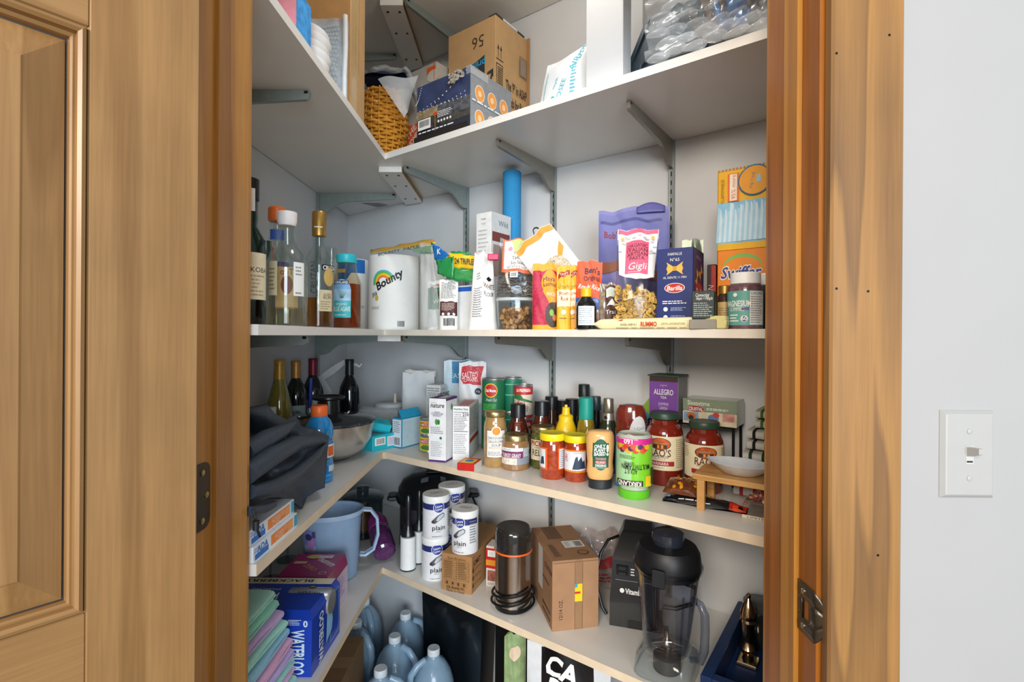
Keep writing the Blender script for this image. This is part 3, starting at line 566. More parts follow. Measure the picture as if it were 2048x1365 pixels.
loc, s, c = L2(662, .13); t = thing('champagne_flute', 'tall clear flute glass behind the rum bottle', 'glass', loc); MB().lathe([(.03, 0), (.03, .002), (.004, .006), (.0035, .08), (.012, .10), (.019, .15), (.0165, .245), (.0155, .245), (.0175, .15), (.010, .105), (.001, .098)], 26).build('glass', GLASS, t, 40)
loc, s, c = L2(692, .05); r0 = 30 * s; k = hz(510, s, 692) - Z2
pf = [(r0 * .93, 0), (r0, .006), (r0, k * .56), (r0 * .96, k * .62), (r0 * .70, k * .76), (.0265, k * .86), (.0245, k * .90)]
t = glassb('agave_syrup_bottle', 'squat syrup bottle with teal cap and amber syrup', loc, c, pf, tglass('dc9450'), [(.0255, k * .885), (.0275, k * .90), (.0275, k * .985), (.025, k)], mat('33bfca', .4), k * .60, gm=tglass('f8f4ec'))
p = PR(True); p.rect(-.036, k * .145, .012, k * .37, mat('35b7bd')); p.ell(-.012, k * .5, .024, k * .155, mat('7fb0dd')); p.rect(-.036, k * .37, .012, k * .52, mat('a7cbe2', var=.2)); p.rect(-.033, k * .585, .006, k * .635, NAVY); p.txt('KIRKLAND', -.013, k * .61, .007, PAPER, w=.034, bold=.02); p.txt('organic', -.013, k * .33, .009, PAPER, w=.03); p.txt('BLUE AGAVE', -.012, k * .26, .013, PAPER, w=.044, bold=.01); p.lines(-.03, k * .17, .008, k * .19, 1, PAPER)
for q in range(7): p.poly([(-.012 + (q - 3) * .001, k * .4), (-.011 + (q - 3) * .005, k * .53), (-.0105 + (q - 3) * .001, k * .4)], mat('3f7f6a'))
lab(p, profr(pf), t)
# ------------------------------------------------------------------ paper towels at the corner
def roll(px, d, rpx, ytop, lb, run='B'):
    x, y, s = spot(run, px, d); r0 = rpx * s; h = hz(ytop, s, px) - Z2; t = thing('paper_towel_roll', lb, 'paper towel', (x, y, Z2), tocam(x, y), 'paper towel rolls')
    MB().lathe([(r0 * .98, 0), (r0, .003), (r0, h - .004), (r0 * .985, h), (.022, h), (.021, h - .02)], 40).build('roll', PAPER, t, 40); return t, r0, h, s
t, r0, h, s = roll(787, .09, 49, 516, 'paper towel roll with rainbow logo print at the corner')
p = PR(True)
for k, (a, m) in enumerate(((.040, mat('57b6d8')), (.036, mat('62b84a')), (.029, mat('f0c33a')), (.022, mat('ec7a34')), (.015, PAPER))): p.poly([(-.035 + a * math.cos(R(q)), h * .63 + a * math.sin(R(q))) for q in range(15, 196, 12)], m)
p.txt('Bounty', -.018, h * .665, .026, INK, w=.10, rot=31, sh=.25, bold=.03); p.txt('EVA', -.068, h * .47, .014, INK, w=.022, rot=20, sh=.2, bold=.02); p.ell(-.058, h * .42, .007, .009, mat('d8b04a')); p.lines(-.08, h * .27, -.04, h * .31, 4, GREY); p.bars(.012, h * .045, .034, h * .12, n=8); lab(p, r0, t)
roll(874, .25, 38, 514, 'plain paper towel roll behind the green film')
t, r0, h, s = roll(702, .17, 36, 522, 'paper towel roll half hidden by the syrup bottle', 'L')
p = PR(True); p.rect(-.05, h * .80, .05, h * .99, mat('1f6fc0')); p.rect(-.05, h * .70, -.02, h * .85, mat('e0bf4a')); p.poly([(-.05, h * .8), (0, h * .8), (-.02, h * .68), (-.05, h * .6)], mat('1f6fc0')); p.lines(.02, h * .3, .05, h * .35, 3, GREY); lab(p, r0, t)
# the torn wrapper, a crumpled band over the rolls
A, Bp, Cc, D = [spot('B', q, dd) for q, dd in ((738, .06), (850, .03), (905, .035), (952, .06))]
t = thing('towel_wrapper', 'torn yellow, blue and green wrapper over the paper towel rolls', 'wrapper', (0, 0, Z2))
def P3(px, py, d): x, y, s = spot('B', px, d, py); return Vector((x, y, hz(py, s, px) - Z2))
def sheet(c00, c10, c11, c01, m, nm, nu=12, nv=6, amp=.003, bow=.0):
    q = [P3(*c) for c in (c00, c10, c11, c01)]
    def fn(u, v):
        a = q[0].lerp(q[1], u).lerp(q[3].lerp(q[2], u), v); return a + Vector((N[0], N[1], 0)) * (amp * nz(u * 2, v * 2) + bow * math.sin(math.pi * u)) + Vector((0, 0, amp * nz(u * 3 + 1, v)))
    return MB().grid(fn, nu, nv).build(nm, m, t, True, solid=.0006)
sheet((741, 507, .020), (872, 486, .012), (866, 478, .05), (741, 500, .06), mat('e9b92f', .3, coat=.3), 'yellow_film', 14, 4)
p = PR()
sheet((815, 499, .012), (866, 490, .006), (864, 508, .004), (838, 507, .008), mat('8fb593', .2, alpha=.8, coat=.4), 'green_window', 12, 3)
sheet((862, 484, .012), (900, 510, .005), (882, 523, .005), (870, 520, .008), mat('1d74c4', .3, coat=.3), 'blue_film', 8, 5)
sheet((872, 520, .006), (908, 512, .004), (905, 560, .003), (876, 548, .005), mat('2e9a52', .3, coat=.3), 'green_film', 8, 6)
sheet((896, 506, .008), (958, 513, .05), (956, 540, .05), (893, 534, .007), mat('efc31f', .3, coat=.3), 'yellow_band', 10, 5)
sheet((893, 534, .007), (956, 540, .05), (952, 567, .05), (893, 558, .007), mat('2c8f48', .3, coat=.3), 'green_band', 10, 5)
sheet((905, 503, .03), (935, 504, .04), (945, 510, .05), (900, 507, .012), mat('2e9a52', .3), 'green_top', 8, 3)
sheet((840, 484, .015), (862, 490, .012), (884, 655, .02), (846, 655, .018), mat('eef1f2', .1, alpha=.25, coat=.8), 'clear_film', 10, 14)
a, b2 = P3(901, 521, .002), P3(951, 524, .036); dv = (b2 - a); ln = dv.length; dv.normalize()
p = PR(); p.txt('& 24 TRIPLES', ln / 2, 0, .017, INK, w=ln * .98, bold=.02); p.build(flat(a, dv, (0, 0, 1), dv.cross(Vector((0, 0, 1)))), t)
a, b2 = P3(747, 512, .008), P3(850, 489, .008); dv = b2 - a; ln = dv.length; dv.normalize(); p = PR(); p.txt('BOUNTY  PAPER', ln / 2, 0, .009, INK, w=ln * .8, sh=.2); p.build(flat(a, dv, (0, 0, 1), dv.cross(Vector((0, 0, 1)))), t)
a = P3(878, 503, .001); p = PR(); p.txt('K', 0, 0, .016, PAPER, bold=.03); p.build(flat(a, (U[0], U[1], 0), (0, 0, 1), (N[0], N[1], 0)), t)
# ------------------------------------------------------------------ eye-level shelf, back run
loc, s, c = B2(871, .05); w_, h_ = 32 * s, 97 * s
pouch('green_snack_bag', 'green and white snack bag beside the paper towels', 'snack bag', loc, c, w_, h_, .03, mat('e9ebe6', .3, coat=.3), lambda p: (p.rect(-w_ / 2 * .95, h_ * .42, w_ / 2 * .95, h_ * .86, GRN), p.rect(-w_ * .1, h_ * .68, w_ / 2 * .9, h_ * .78, mat('4a2a1a')), p.txt('WH', w_ * .12, h_ * .58, .012, PAPER, bold=.02), p.poly([(-w_ * .4, h_ * .93), (w_ * .45, h_ * .86), (w_ * .45, h_ * .93)], mat('c98a4a')), p.ell(-w_ * .2, h_ * .84, .006, .009, mat('5a3a1e'))))
loc, s, c = B2(897, .02); w_, h_ = 37 * s, 100 * s
pouch('brown_label_bag', 'white bag with brown panel and barcode', 'snack bag', loc, c, w_, h_, .03, mat('ebe9e4', .4), lambda p: (p.rect(-w_ * .46, h_ * .28, w_ * .46, h_ * .56, mat('4c2420')), p.lines(-w_ * .38, h_ * .38, w_ * .35, h_ * .53, 5, mat('cbb3a8')), p.ell(-w_ * .3, h_ * .31, .004, .004, PAPER, 8), p.ell(0, h_ * .31, .004, .004, PAPER, 8), p.ell(w_ * .28, h_ * .31, .004, .004, PAPER, 8), p.bars(-w_ * .28, h_ * .08, w_ * .3, h_ * .23, n=12), p.lines(-w_ * .4, h_ * .62, w_ * .4, h_ * .95, 11, GREY)))
(cx, cy), wd = boxB(912, 952, .06, .06); s = cy / F
carton('blue_tape_box', 'small white box sealed with blue tape', 'box', (cx, cy, Z2), TB, wd, .06, 88 * s, mat('eceded'), {'f': lambda p: p.rect(-wd / 2, 76 * s, wd / 2, 85 * s, mat('2a64c8'))})
loc, s, c = B2(966, .035); w_, h_ = 60 * s, 153 * s
pouch('flour_bag', 'crumpled white flour bag with bird print', 'flour bag', loc, c + R(8), w_, h_, .05, mat('e9e8e6', .6, var=.03), lambda p: (p.txt('WHITE', w_ * .22, h_ * .56, .014, mat('6b4a36'), w=w_ * .5, rot=-6, bold=.01), p.txt('FLOUR', w_ * .2, h_ * .46, .012, INK, w=w_ * .4), p.poly([(w_ * .1, h_ * .66), (w_ * .22, h_ * .70), (w_ * .36, h_ * .66), (w_ * .30, h_ * .64), (w_ * .22, h_ * .63)], INK), p.lines(-w_ * .42, h_ * .16, -w_ * .08, h_ * .56, 13, GREY), p.lines(-w_ * .34, h_ * .66, -w_ * .1, h_ * .76, 3, GREY)), taper=.42, wob=.006, top=.05, seed=2)
x, y, s = spot('B', 986, .02); t = thing('bag_clip', 'magenta plastic clip on the flour bag', 'clip', (x, y, hz(521, s, 986)), tocam(x, y)); MB().box(-.016, -.008, 0, .014, .004, .017, .002).build('jaw', mat('c8205c', .4), t); MB().box(-.014, .0045, 0, .012, .012, .016, .002).build('jaw', mat('b01c50', .4), t)
a = spot('B', 951, .16); (cx, cy), wd = boxB(951, 981, .16, .1); s = a[2]; H = hz(428, s, 951) - Z2
carton('narrow_white_box', 'tall narrow white box with fine print behind flour bag', 'box', (cx, cy, Z2), TB, wd, .1, H, mat('edeeee'), {'f': lambda p: (p.txt('Wandler', 0, H - .02, .006, INK, w=.02), p.txt('WILD', 0, H - .035, .005, GREY), p.lines(-wd * .35, H * .45, wd * .35, H - .05, 12, mat('b5b5b5'), .3)), 'r': lambda p: (p.rect(-.05, 0, .05, H, mat('d9dcde')), p.rect(-.045, H - .09, .045, H - .06, mat('7a3a30')), p.rect(-.04, H - .2, .04, H - .1, mat('a48f88')), p.txt('Wild', .01, H - .03, .018, mat('4b6a80')))})
x, y, s = spot('B', 1022, .30); r0 = 18.5 * s; H = hz(345, s, 1022) - Z2; t = thing('foam_roller', 'tall blue foam roller standing against the back wall', 'foam roller', (x, y, Z2))
BF = mat('2f8fc8', .8, var=.06, sc=200, bump=.25); MB().lathe([(r0 - .002, 0), (r0, .003), (r0, H - .003), (r0 - .002, H), (r0 * .35, H), (r0 * .35, H - .05)], 36).build('foam', BF, t, 40)
# tub of nuts with a bag of seeds on it
loc, s, c = B2(1031, .05); r0 = 38 * s; h_ = 57 * s; t = thing('nut_tub', 'clear plastic tub of walnut pieces', 'food tub', loc, c)
MB().lathe(shell([(r0 * .9, 0), (r0 * .93, .003), (r0, h_)], .0012), 32, sx=1, sy=.8).build('tub', tglass('f4f6f6'), t, 40)
MB().lathe([(r0 * 1.02, h_), (r0 * 1.04, h_ + .001), (r0 * 1.04, h_ + .006), (r0, h_ + .008)], 32, sx=1, sy=.8).build('lid', mat('e8eeef', .1, alpha=.55, coat=.6), t, 40)
nutm = [mat(q, .6, var=.3, sc=150) for q in ('b07e50', 'd2a672', '936440')]; base = []
for k in range(3):
    b = MB(); b.grid(lambda u, v: (lambda a, e: (.0085 * math.cos(e) * math.cos(a) * (1 + .3 * math.sin(3 * a + k)), .007 * math.cos(e) * math.sin(a) * (1 + .25 * math.cos(4 * a)), .006 * math.sin(e) * (1 + .3 * math.sin(2 * a + k))))(2 * math.pi * u, math.pi * (v - .5)), 9, 6); base.append(b)
n0 = None; grp = [None] * 3
for i in range(120):
    k = i % 3; a = rnd.uniform(0, 6.28); q = (r0 * .9 - .009) * math.sqrt(rnd.uniform(.25, 1)); zz = .006 + rnd.random() * (h_ - .026)
    if grp[k] is None: grp[k] = base[k].build('nut_piece', nutm[k], t, True); o = grp[k]
    else: o = grp[k].copy(); COL.objects.link(o); o.parent = t
    o.location = (q * math.sin(a), -q * .78 * math.cos(a), zz); o.rotation_euler = (rnd.random() * 6, rnd.random() * 6, rnd.random() * 6)
loc2 = (loc[0], loc[1], Z2 + h_ + .0085); w_, h2 = 76 * s, 118 * s
def drw(p):
    p.rect(-w_ * .42, h2 * .42, w_ * .44, h2 * .99, mat('d9643a')); p.rect(-w_ * .37, h2 * .48, w_ * .39, h2 * .97, mat('f3f0ea')); p.poly([(-.02, h2 * .97), (.02, h2 * .97), (.012, h2 * .80), (-.01, h2 * .76)], mat('b9cf7a')); p.ell(-.022, h2 * .83, .006, .006, mat('d48a9c'))
    p.txt('Flaxseed', .004, h2 * .75, .007, INK, w=.03); p.txt('Tamari', -.002, h2 * .665, .010, INK, w=.03, sh=.1); p.txt('Soy Sauce', -.001, h2 * .585, .010, INK, w=.038, sh=.1); p.txt('NET WT. 8 OZ (227g)', -.004, h2 * .51, .006, mat('2a4a60'), w=.05); p.rect(-w_ * .2, h2 * .33, w_ * .0, h2 * .43, WHITE); p.bars(-w_ * .17, h2 * .345, -w_ * .04, h2 * .41, n=8)
t = pouch('seed_cracker_bag', 'clear bag of grey seed snacks with orange-edged label', 'snack bag', loc2, c + R(4), w_, h2, .05, tglass('eceeee', 1.6, .12), drw, ry=R(3), wob=.004, seed=5)
ss = mat('8d857c', .5, var=.35, sc=120); one = None
for i in range(90):
    if one is None: one = MB().rings([[(.0, 0, 0), (.004, .001, 0), (.004, .0015, .0015), (0, .001, .0015)], [(.002, .013, .001), (.006, .013, .001), (.006, .0135, .0025), (.002, .0135, .0025)], [(.0, .026, 0), (.004, .026, 0), (.004, .0265, .0015), (0, .0265, .0015)]]).build('seed_stick', ss, t); o = one
    else: o = one.copy(); COL.objects.link(o); o.parent = t
    o.location = (rnd.uniform(-.4, .3) * w_, rnd.uniform(-.012, .012), .004 + rnd.random() * h2 * .38); o.rotation_euler = (rnd.uniform(-.4, .4), rnd.uniform(-1, 1), rnd.random() * 6.28)
x, y, s = spot('B', 1071, .12); t = thing('binder_clip', 'black binder clip gripping a bag top', 'binder clip', (x, y, hz(497, s, 1071)), tocam(x, y))
MB().rings([[(-.021, -.010, 0), (.021, -.010, 0), (.021, .010, 0), (-.021, .010, 0)], [(-.021, -.001, .026), (.021, -.001, .026), (.021, .001, .026), (-.021, .001, .026)]]).build('spring', mat('1b1c1e', .4), t)
for yy in (-.004, .006): MB().tube([(-.012, yy - .006, .006), (-.006, yy, .03), (-.006, yy, .042), (-.009, yy, .050), (-.006, yy, .056), (0, yy, .058), (.006, yy, .056), (.009, yy, .050), (.006, yy, .042), (.006, yy, .03), (.012, yy - .006, .006)], .0011, 6).build('wire_handle', mat('1b1c1e', .3, .6), t, True)
x, y, s = spot('B', 1071, .13); t = pouch('clipped_bag', 'grey bag closed by the binder clip', 'snack bag', (x, y, Z2), tocam(x, y), 42 * s, hz(490, s) - Z2, .04, mat('b7b4b0', .4))
# grain pouches
loc, s, c = B2(1092, .03); w_, h_ = 55 * s, 132 * s
def drw(p):
    FULL(w_, h_, mat('b81f45', var=.3, sc=150), .06, .90)(p); p.rect(-w_ * .49, h_ * .89, w_ * .49, h_ * .995, mat('f2a321')); p.rect(-w_ * .49, .001, w_ * .49, h_ * .07, mat('f2a321')); p.ell(w_ * .12, h_ * .72, w_ * .3, h_ * .17, mat('ef9c22')); p.poly([(-w_ * .14, h_ * .6), (w_ * .4, h_ * .6), (w_ * .36, h_ * .42), (w_ * .12, h_ * .38)], mat('ef9c22'))
    p.txt('Maya', w_ * .1, h_ * .76, .012, mat('3a1a12'), w=w_ * .42); p.txt('kaimal', w_ * .12, h_ * .68, .011, mat('3a1a12'), w=w_ * .45); p.txt('RICE', w_ * .18, h_ * .53, .008, PAPER); p.ell(w_ * .24, h_ * .22, w_ * .27, h_ * .19, mat('43301f', var=.5, sc=200)); p.ell(w_ * .2, h_ * .25, w_ * .08, h_ * .05, mat('7fae4a')); p.ell(w_ * .3, h_ * .18, w_ * .07, h_ * .05, mat('d07a3a'))
pouch('crimson_grain_pouch', 'crimson and orange ready-grain pouch', 'food pouch', loc, c, w_, h_, .028, mat('e08a24', .35, coat=.3), drw, seed=3)
for q, (px, dd, wx, lb) in enumerate(((1145, .045, 30, 'yellow brown-rice pouch partly hidden behind its twin'), (1127, .025, 28, 'front yellow brown-rice pouch beside the crimson one'))):
    loc, s, c = B2(px, dd); w_, h_ = wx * s, 127 * s
    def drw(p, w_=w_, h_=h_): FULL(w_, h_, mat('efb02a'))(p); p.rect(-w_ * .47, h_ * .36, w_ * .47, h_ * .62, mat('f3e7c2')); p.poly([(-w_ * .4, h_ * .8), (w_ * .42, h_ * .86), (w_ * .42, h_ * .93), (-w_ * .4, h_ * .88)], mat('a8281c')); p.txt('TASTY', 0, h_ * .865, .007, PAPER, w=w_ * .6, rot=8); p.txt('Organic', 0, h_ * .68, .009, mat('7a8a2a'), w=w_ * .8, sh=.2); p.txt('Brown', 0, h_ * .57, .010, mat('c0391f'), w=w_ * .7); p.txt('Rice', w_ * .05, h_ * .48, .010, mat('c0391f'), w=w_ * .5); p.ell(0, h_ * .27, .006, .006, PAPER); p.lines(-w_ * .3, h_ * .16, w_ * .3, h_ * .19, 1, mat('8a6a1a'))
    pouch('yellow_rice_pouch', lb, 'food pouch', loc, c, w_, h_, .02, mat('efb02a', .35, coat=.3), drw, group='yellow rice pouches', seed=q)
x, y, s = spot('B', 1186, .12); w_, h_ = .118, .262
t = pouch('oats_bag', 'big white bag of oats with an orange stripe, leaning', 'food bag', (x, y, Z2 + .038), tocam(x, y), w_, h_, .06, mat('e6e4e0', .45, var=.04), lambda p: (p.rect(-w_ * .49, h_ * .93, w_ * .49, h_ * .995, mat('e2942c')), p.poly([(w_ * .18, h_ * .66), (w_ * .42, h_ * .80), (w_ * .42, h_ * .72), (w_ * .24, h_ * .62)], mat('e2942c')), p.ell(w_ * .05, h_ * .55, w_ * .26, h_ * .16, mat('c3b6a0', var=.4, sc=180)), p.txt('OATS', -w_ * .05, h_ * .6, .012, mat('55606a'), rot=60), p.rect(-w_ * .1, h_ * .25, w_ * .3, h_ * .3, mat('d8c9b4'))), wob=.004, seed=4, ry=R(-38))
loc, s, c = B2(1174, .05); w_, h_ = 50 * s, 137 * s
def drw(p):
    FULL(w_, h_, mat('e6531f'), .3, .99)(p); FULL(w_, h_, mat('1f63b5'), .30, .46)(p); FULL(w_, h_, mat('d8d3c6', var=.2, sc=120), .02, .30)(p); p.txt("Ben's", w_ * .12, h_ * .86, .015, NAVY, w=w_ * .6, bold=.02); p.txt('Original', w_ * .1, h_ * .75, .012, NAVY, w=w_ * .62, bold=.01); p.txt('Ready Rice', 0, h_ * .62, .012, PAPER, w=w_ * .85, rot=-3, sh=.25, bold=.01); p.txt('BASMATI', w_ * .1, h_ * .42, .007, PAPER, w=w_ * .55); p.rect(w_ * .02, h_ * .08, w_ * .4, h_ * .26, mat('b9473a', var=.3))
pouch('orange_rice_pouch', 'orange and blue ready-rice pouch', 'food pouch', loc, c, w_, h_, .022, mat('e6531f', .35, coat=.3), drw, seed=6, ry=R(2))
loc, s, c = B2(1172, .015); r0 = 21 * s; h_ = 82 * s
t = solid('dark_sauce_bottle', 'small black bottle with yellow cap and white label', 'bottle', loc, c, [(r0 * .92, 0), (r0, .003), (r0, h_ * .55), (r0 * .9, h_ * .65), (r0 * .5, h_ * .78), (r0 * .42, h_ * .82)], mat('14181a', .15, coat=.6), 'glass'); MB().lathe([(r0 * .5, h_ * .79), (r0 * .54, h_ * .8), (r0 * .54, h_ * .99), (r0 * .48, h_)], 20).build('cap', mat('f0b81f', .4), t, 35)
p = PR(True); p.rect(-r0 * .8, h_ * .1, r0 * .85, h_ * .56, mat('e4eaee')); p.lines(-r0 * .7, h_ * .13, r0 * .7, h_ * .53, 8, mat('9aa6b0')); lab(p, r0, t)
x, y, s = spot('B', 1265, .245); w_, h_ = 135 * s, hz(418, s, 1265) - Z2
t = pouch('oatmeal_bag', 'lilac rolled oats bag with dark red lettering', 'food bag', (x, y, Z2), tocam(x, y) + R(-4), w_, h_, .06, mat('7f7fc4', .45, var=.05), lambda p: (FULL(w_, h_, mat('7478bd'), .5, .97)(p), p.rect(-w_ * .47, h_ * .885, w_ * .4, h_ * .91, mat('4a4d94')), p.txt("Bob's", -w_ * .30, h_ * .80, .018, mat('8e1f2c'), w=.042, bold=.02), p.txt('Red Mill', w_ * .06, h_ * .68, .036, mat('8e1f2c'), w=.085, bold=.03), p.poly([(-w_ * .48, h_ * .56), (-w_ * .1, h_ * .58), (w_ * .4, h_ * .46), (w_ * .4, h_ * .38), (-w_ * .2, h_ * .5), (-w_ * .48, h_ * .46)], mat('9a5f45')), p.txt('ROLLED OATS', w_ * .08, h_ * .47, .013, mat('e7d9c4'), w=.09, rot=-14), p.ell(-w_ * .02, h_ * .56, .016, .009, mat('3f7a4a'))), wob=.005, seed=8, taper=-.02)
MB().grid(lambda u, v: (w_ * (.05 + .40 * u), -.004 - .008 * v, h_ * (.955 + .035 * math.sin(math.pi * u) * (1 - v) + .05 * (1 - v))), 10, 4).build('folded_top', mat('6c6db4', .45), t, True, solid=.001)
loc, s, c = B2(1216, .07); w_, h_ = 40 * s, 92 * s
pouch('brown_trail_bag', 'clear bag with brown label beside the pasta', 'snack bag', loc, c, w_, h_, .04, mat('8e7d6c', .2, var=.4, sc=90, coat=.6), lambda p: (p.rect(-w_ * .15, h_ * .16, w_ * .46, h_ * .95, mat('4a2a1c')), p.rect(-w_ * .1, h_ * .7, w_ * .44, h_ * .9, mat('cfd8d0')), p.txt('Trail', w_ * .14, h_ * .38, .010, PAPER, w=w_ * .5), p.poly([(-w_ * .08, h_ * .52), (w_ * .2, h_ * .66), (w_ * .42, h_ * .52)], mat('e8e6e2'))), seed=9)
loc, s, c = B2(1268, .065); w_, h_ = 80 * s, 200 * s
def drw(p):
    p.poly([(-w_ * .42, h_ * .54), (0, h_ * .49), (w_ * .42, h_ * .52), (w_ * .48, h_ * .97), (-w_ * .48, h_ * .94)], mat('eceae8')); p.rect(-w_ * .48, h_ * .955, w_ * .48, h_ * .995, mat('e8577a')); p.rect(-w_ * .28, h_ * .55, w_ * .27, h_ * .88, mat('e8577a'))
    for k, q in enumerate(('ORGANIC', 'ITALIAN', 'ARTISAN', 'PASTA')): p.txt(q, 0, h_ * (.83 - k * .042), .0085, mat('5a1f2c'), w=.046 if k < 3 else .034, rot=4, bold=.015)
    p.txt('Gigli', 0, h_ * .625, .016, PAPER, w=.04, rot=4, sh=.2); p.lines(-w_ * .2, h_ * .56, w_ * .1, h_ * .57, 1, PAPER); 
    for k in range(16): a = rnd.uniform(-.42, .42) * w_; p.ell(a, h_ * (.90 + .04 * rnd.random()) if abs(a) < w_ * .3 else h_ * rnd.uniform(.56, .92), .005, .0015, mat('b9bcc4'), 8)
    for a, v in ((-.36, .9), (.36, .91)): p.ell(w_ * a, h_ * v, .004, .004, mat('e0b040'), 8)
t = pouch('pasta_bag', 'clear bag of ruffled pasta with pink label', 'pasta bag', loc, c, w_, h_, .055, tglass('f2f3f2', 1.5, .12), drw, seed=11, ry=R(2), top=.3)
pm = mat('dcb564', .5, var=.15, sc=60); one = None
for i in range(190):
    if one is None: one = MB().grid(lambda u, v: ((.004 + .009 * v + .002 * math.sin(14 * u) * v) * math.cos(5.2 * u), (.004 + .009 * v + .002 * math.cos(11 * u) * v) * math.sin(5.2 * u), v * .02 + .003 * math.sin(12 * u) * v), 14, 3).build('pasta_piece', pm, t, True, solid=.0015); o = one
    else: o = one.copy(); COL.objects.link(o); o.parent = t
    q = rnd.random(); o.location = (rnd.uniform(-.4, .4) * w_, -.002 - rnd.random() * .016, .012 + q * h_ * .34); o.rotation_euler = (rnd.random() * 6, rnd.random() * 6, rnd.random() * 6); o.scale = (.6,) * 3
# farfalle box, cartons, bottles at the right end
a, b2 = spot('B', 1313, .05), spot('B', 1371, .02); s = a[2]; rz = tocam(a[0], a[1]) + R(-16); H = hz(500, s, 1340) - Z2; w_ = .078; dp = .105; BL = mat('1f2f6e', .4)
cx, cy = a[0] + math.cos(rz) * w_ / 2 - math.sin(rz) * dp / 2, a[1] + math.sin(rz) * w_ / 2 + math.cos(rz) * dp / 2
def bow(p, u, v, k, rot=0):
    q = [(-1, .8), (-.85, .4), (-1, 0), (-.85, -.4), (-1, -.8), (-.2, -.25), (0, -.2), (.2, -.25), (1, -.8), (.85, -.4), (1, 0), (.85, .4), (1, .8), (.2, .25), (0, .2), (-.2, .25)]; c, sn = math.cos(R(rot)), math.sin(R(rot))
    qq = [(u + k * (x * c - y * sn), v + k * (x * sn + y * c)) for x, y in q]; m = mat('e9b84e')
    p.put(qq + [(u, v)], [(i, (i + 1) % 16, 16) for i in range(16)], m); p.ell(u, v, k * .25, k * .3, mat('cf9433'), 10)
def f(p):
    p.txt('FARFALLE', 0, H * .93, .006, PAPER, w=.03); p.txt('N°65', 0, H * .86, .007, PAPER); bow(p, 0, H * .75, .018); p.txt('AL DENTE 11 MIN', 0, H * .64, .005, PAPER, w=.05); p.ell(0, H * .51, .022, .011, PAPER); p.ell(0, H * .51, .0205, .0098, RED); p.txt('Barilla', 0, H * .51, .010, PAPER, w=.033, sh=.15, bold=.02); p.lines(-.026, H * .31, .026, H * .36, 2, PAPER)
    for k in range(3): p.ell(-.019, H * (.25 - k * .10), .005, .005, PAPER, 10); p.lines(-.008, H * (.225 - k * .10), .026, H * (.275 - k * .1), 3, mat('aab4d8'))
def r(p):
    p.rect(-dp / 2, 0, dp / 2, H, mat('3a2c60')); p.rect(-dp / 2, 0, -dp / 2 + .02, H, BL); p.txt('FARFALLE', .0, H * .9, .008, mat('b9a9c9'), w=.055); bow(p, .02, H * .73, .018, 40); bow(p, -.02, H * .64, .018, 65); p.ell(0, H * .47, .04, .022, RED); p.txt('Barilla', .002, H * .47, .018, PAPER, w=.06, sh=.15, bold=.02)
carton('pasta_box', 'dark blue farfalle pasta box with red logo', 'pasta box', (cx, cy, Z2), rz, w_, dp, H, BL, {'f': f, 'r': r})
x, y, s = spot('B', 1384, .23); t = pouch('green_foil_pack', 'grey-green foil pack showing above the pasta box', 'snack bag', (x, y, Z2), tocam(x, y), 40 * s, hz(480, s, 1384) - Z2, .03, mat('6f7a6a', .3, .3))
x, y, s = spot('B', 1408, .02); H = 55 * s; w_ = 42 * s
carton('small_dark_box', 'small dark green box with white script', 'box', (x, y, Z2 + .0205), tocam(x, y) + R(-6), w_, .04, H, mat('1e2a28', .5), {'f': lambda p: (p.txt('Connecting', -.002, H * .86, .007, PAPER, w=w_ * .6, sh=.2), p.txt('Heart + People', .002, H * .74, .007, PAPER, w=w_ * .72, sh=.2), p.lines(-w_ * .42, H * .08, w_ * .42, H * .6, 7, mat('9aa6a2'))), 'r': lambda p: p.rect(-.02, 0, .02, H * .9, mat('2b5a45'))})
carton('flat_card_box', 'flat card box lying under the small dark box', 'box', (x, y, Z2), tocam(x, y) + R(-6), w_ * 1.2, .05, .0195, mat('8b8577'))
x, y, s = spot('B', 1449, .09); r0 = 15 * s; H = 88 * s; t = solid('amber_supplement_bottle', 'amber supplement bottle with gold cap', 'bottle', (x, y, Z2), tocam(x, y), [(r0, 0), (r0, H * .72), (r0 * .75, H * .8)], mat('3a2314', .2, coat=.5), 'glass'); MB().lathe([(r0 * .8, H * .81), (r0 * .82, H * .98), (r0 * .7, H)], 22).build('cap', GOLD, t, 35)
p = PR(True); p.rect(-r0, H * .1, r0, H * .62, mat('cfae72')); p.lines(-r0 * .8, H * .2, r0 * .8, H * .5, 6, mat('8a6a3a')); lab(p, r0, t)
x, y, s = spot('B', 1490, .055); r0 = 33 * s; H = 112 * s; t = solid('magnesium_bottle', 'clear supplement jar with white lid and sage label', 'bottle', (x, y, Z2), tocam(x, y), [(r0 * .95, 0), (r0, .003), (r0, H * .72), (r0 * .93, H * .78), (r0 * .8, H * .80)], mat('6b4a52', .2, var=.35, sc=120, coat=.9), 'jar'); MB().lathe([(r0 * .82, H * .80), (r0 * .85, H * .81), (r0 * .85, H * .985), (r0 * .8, H)], 30).build('lid', WHITE, t, 35)
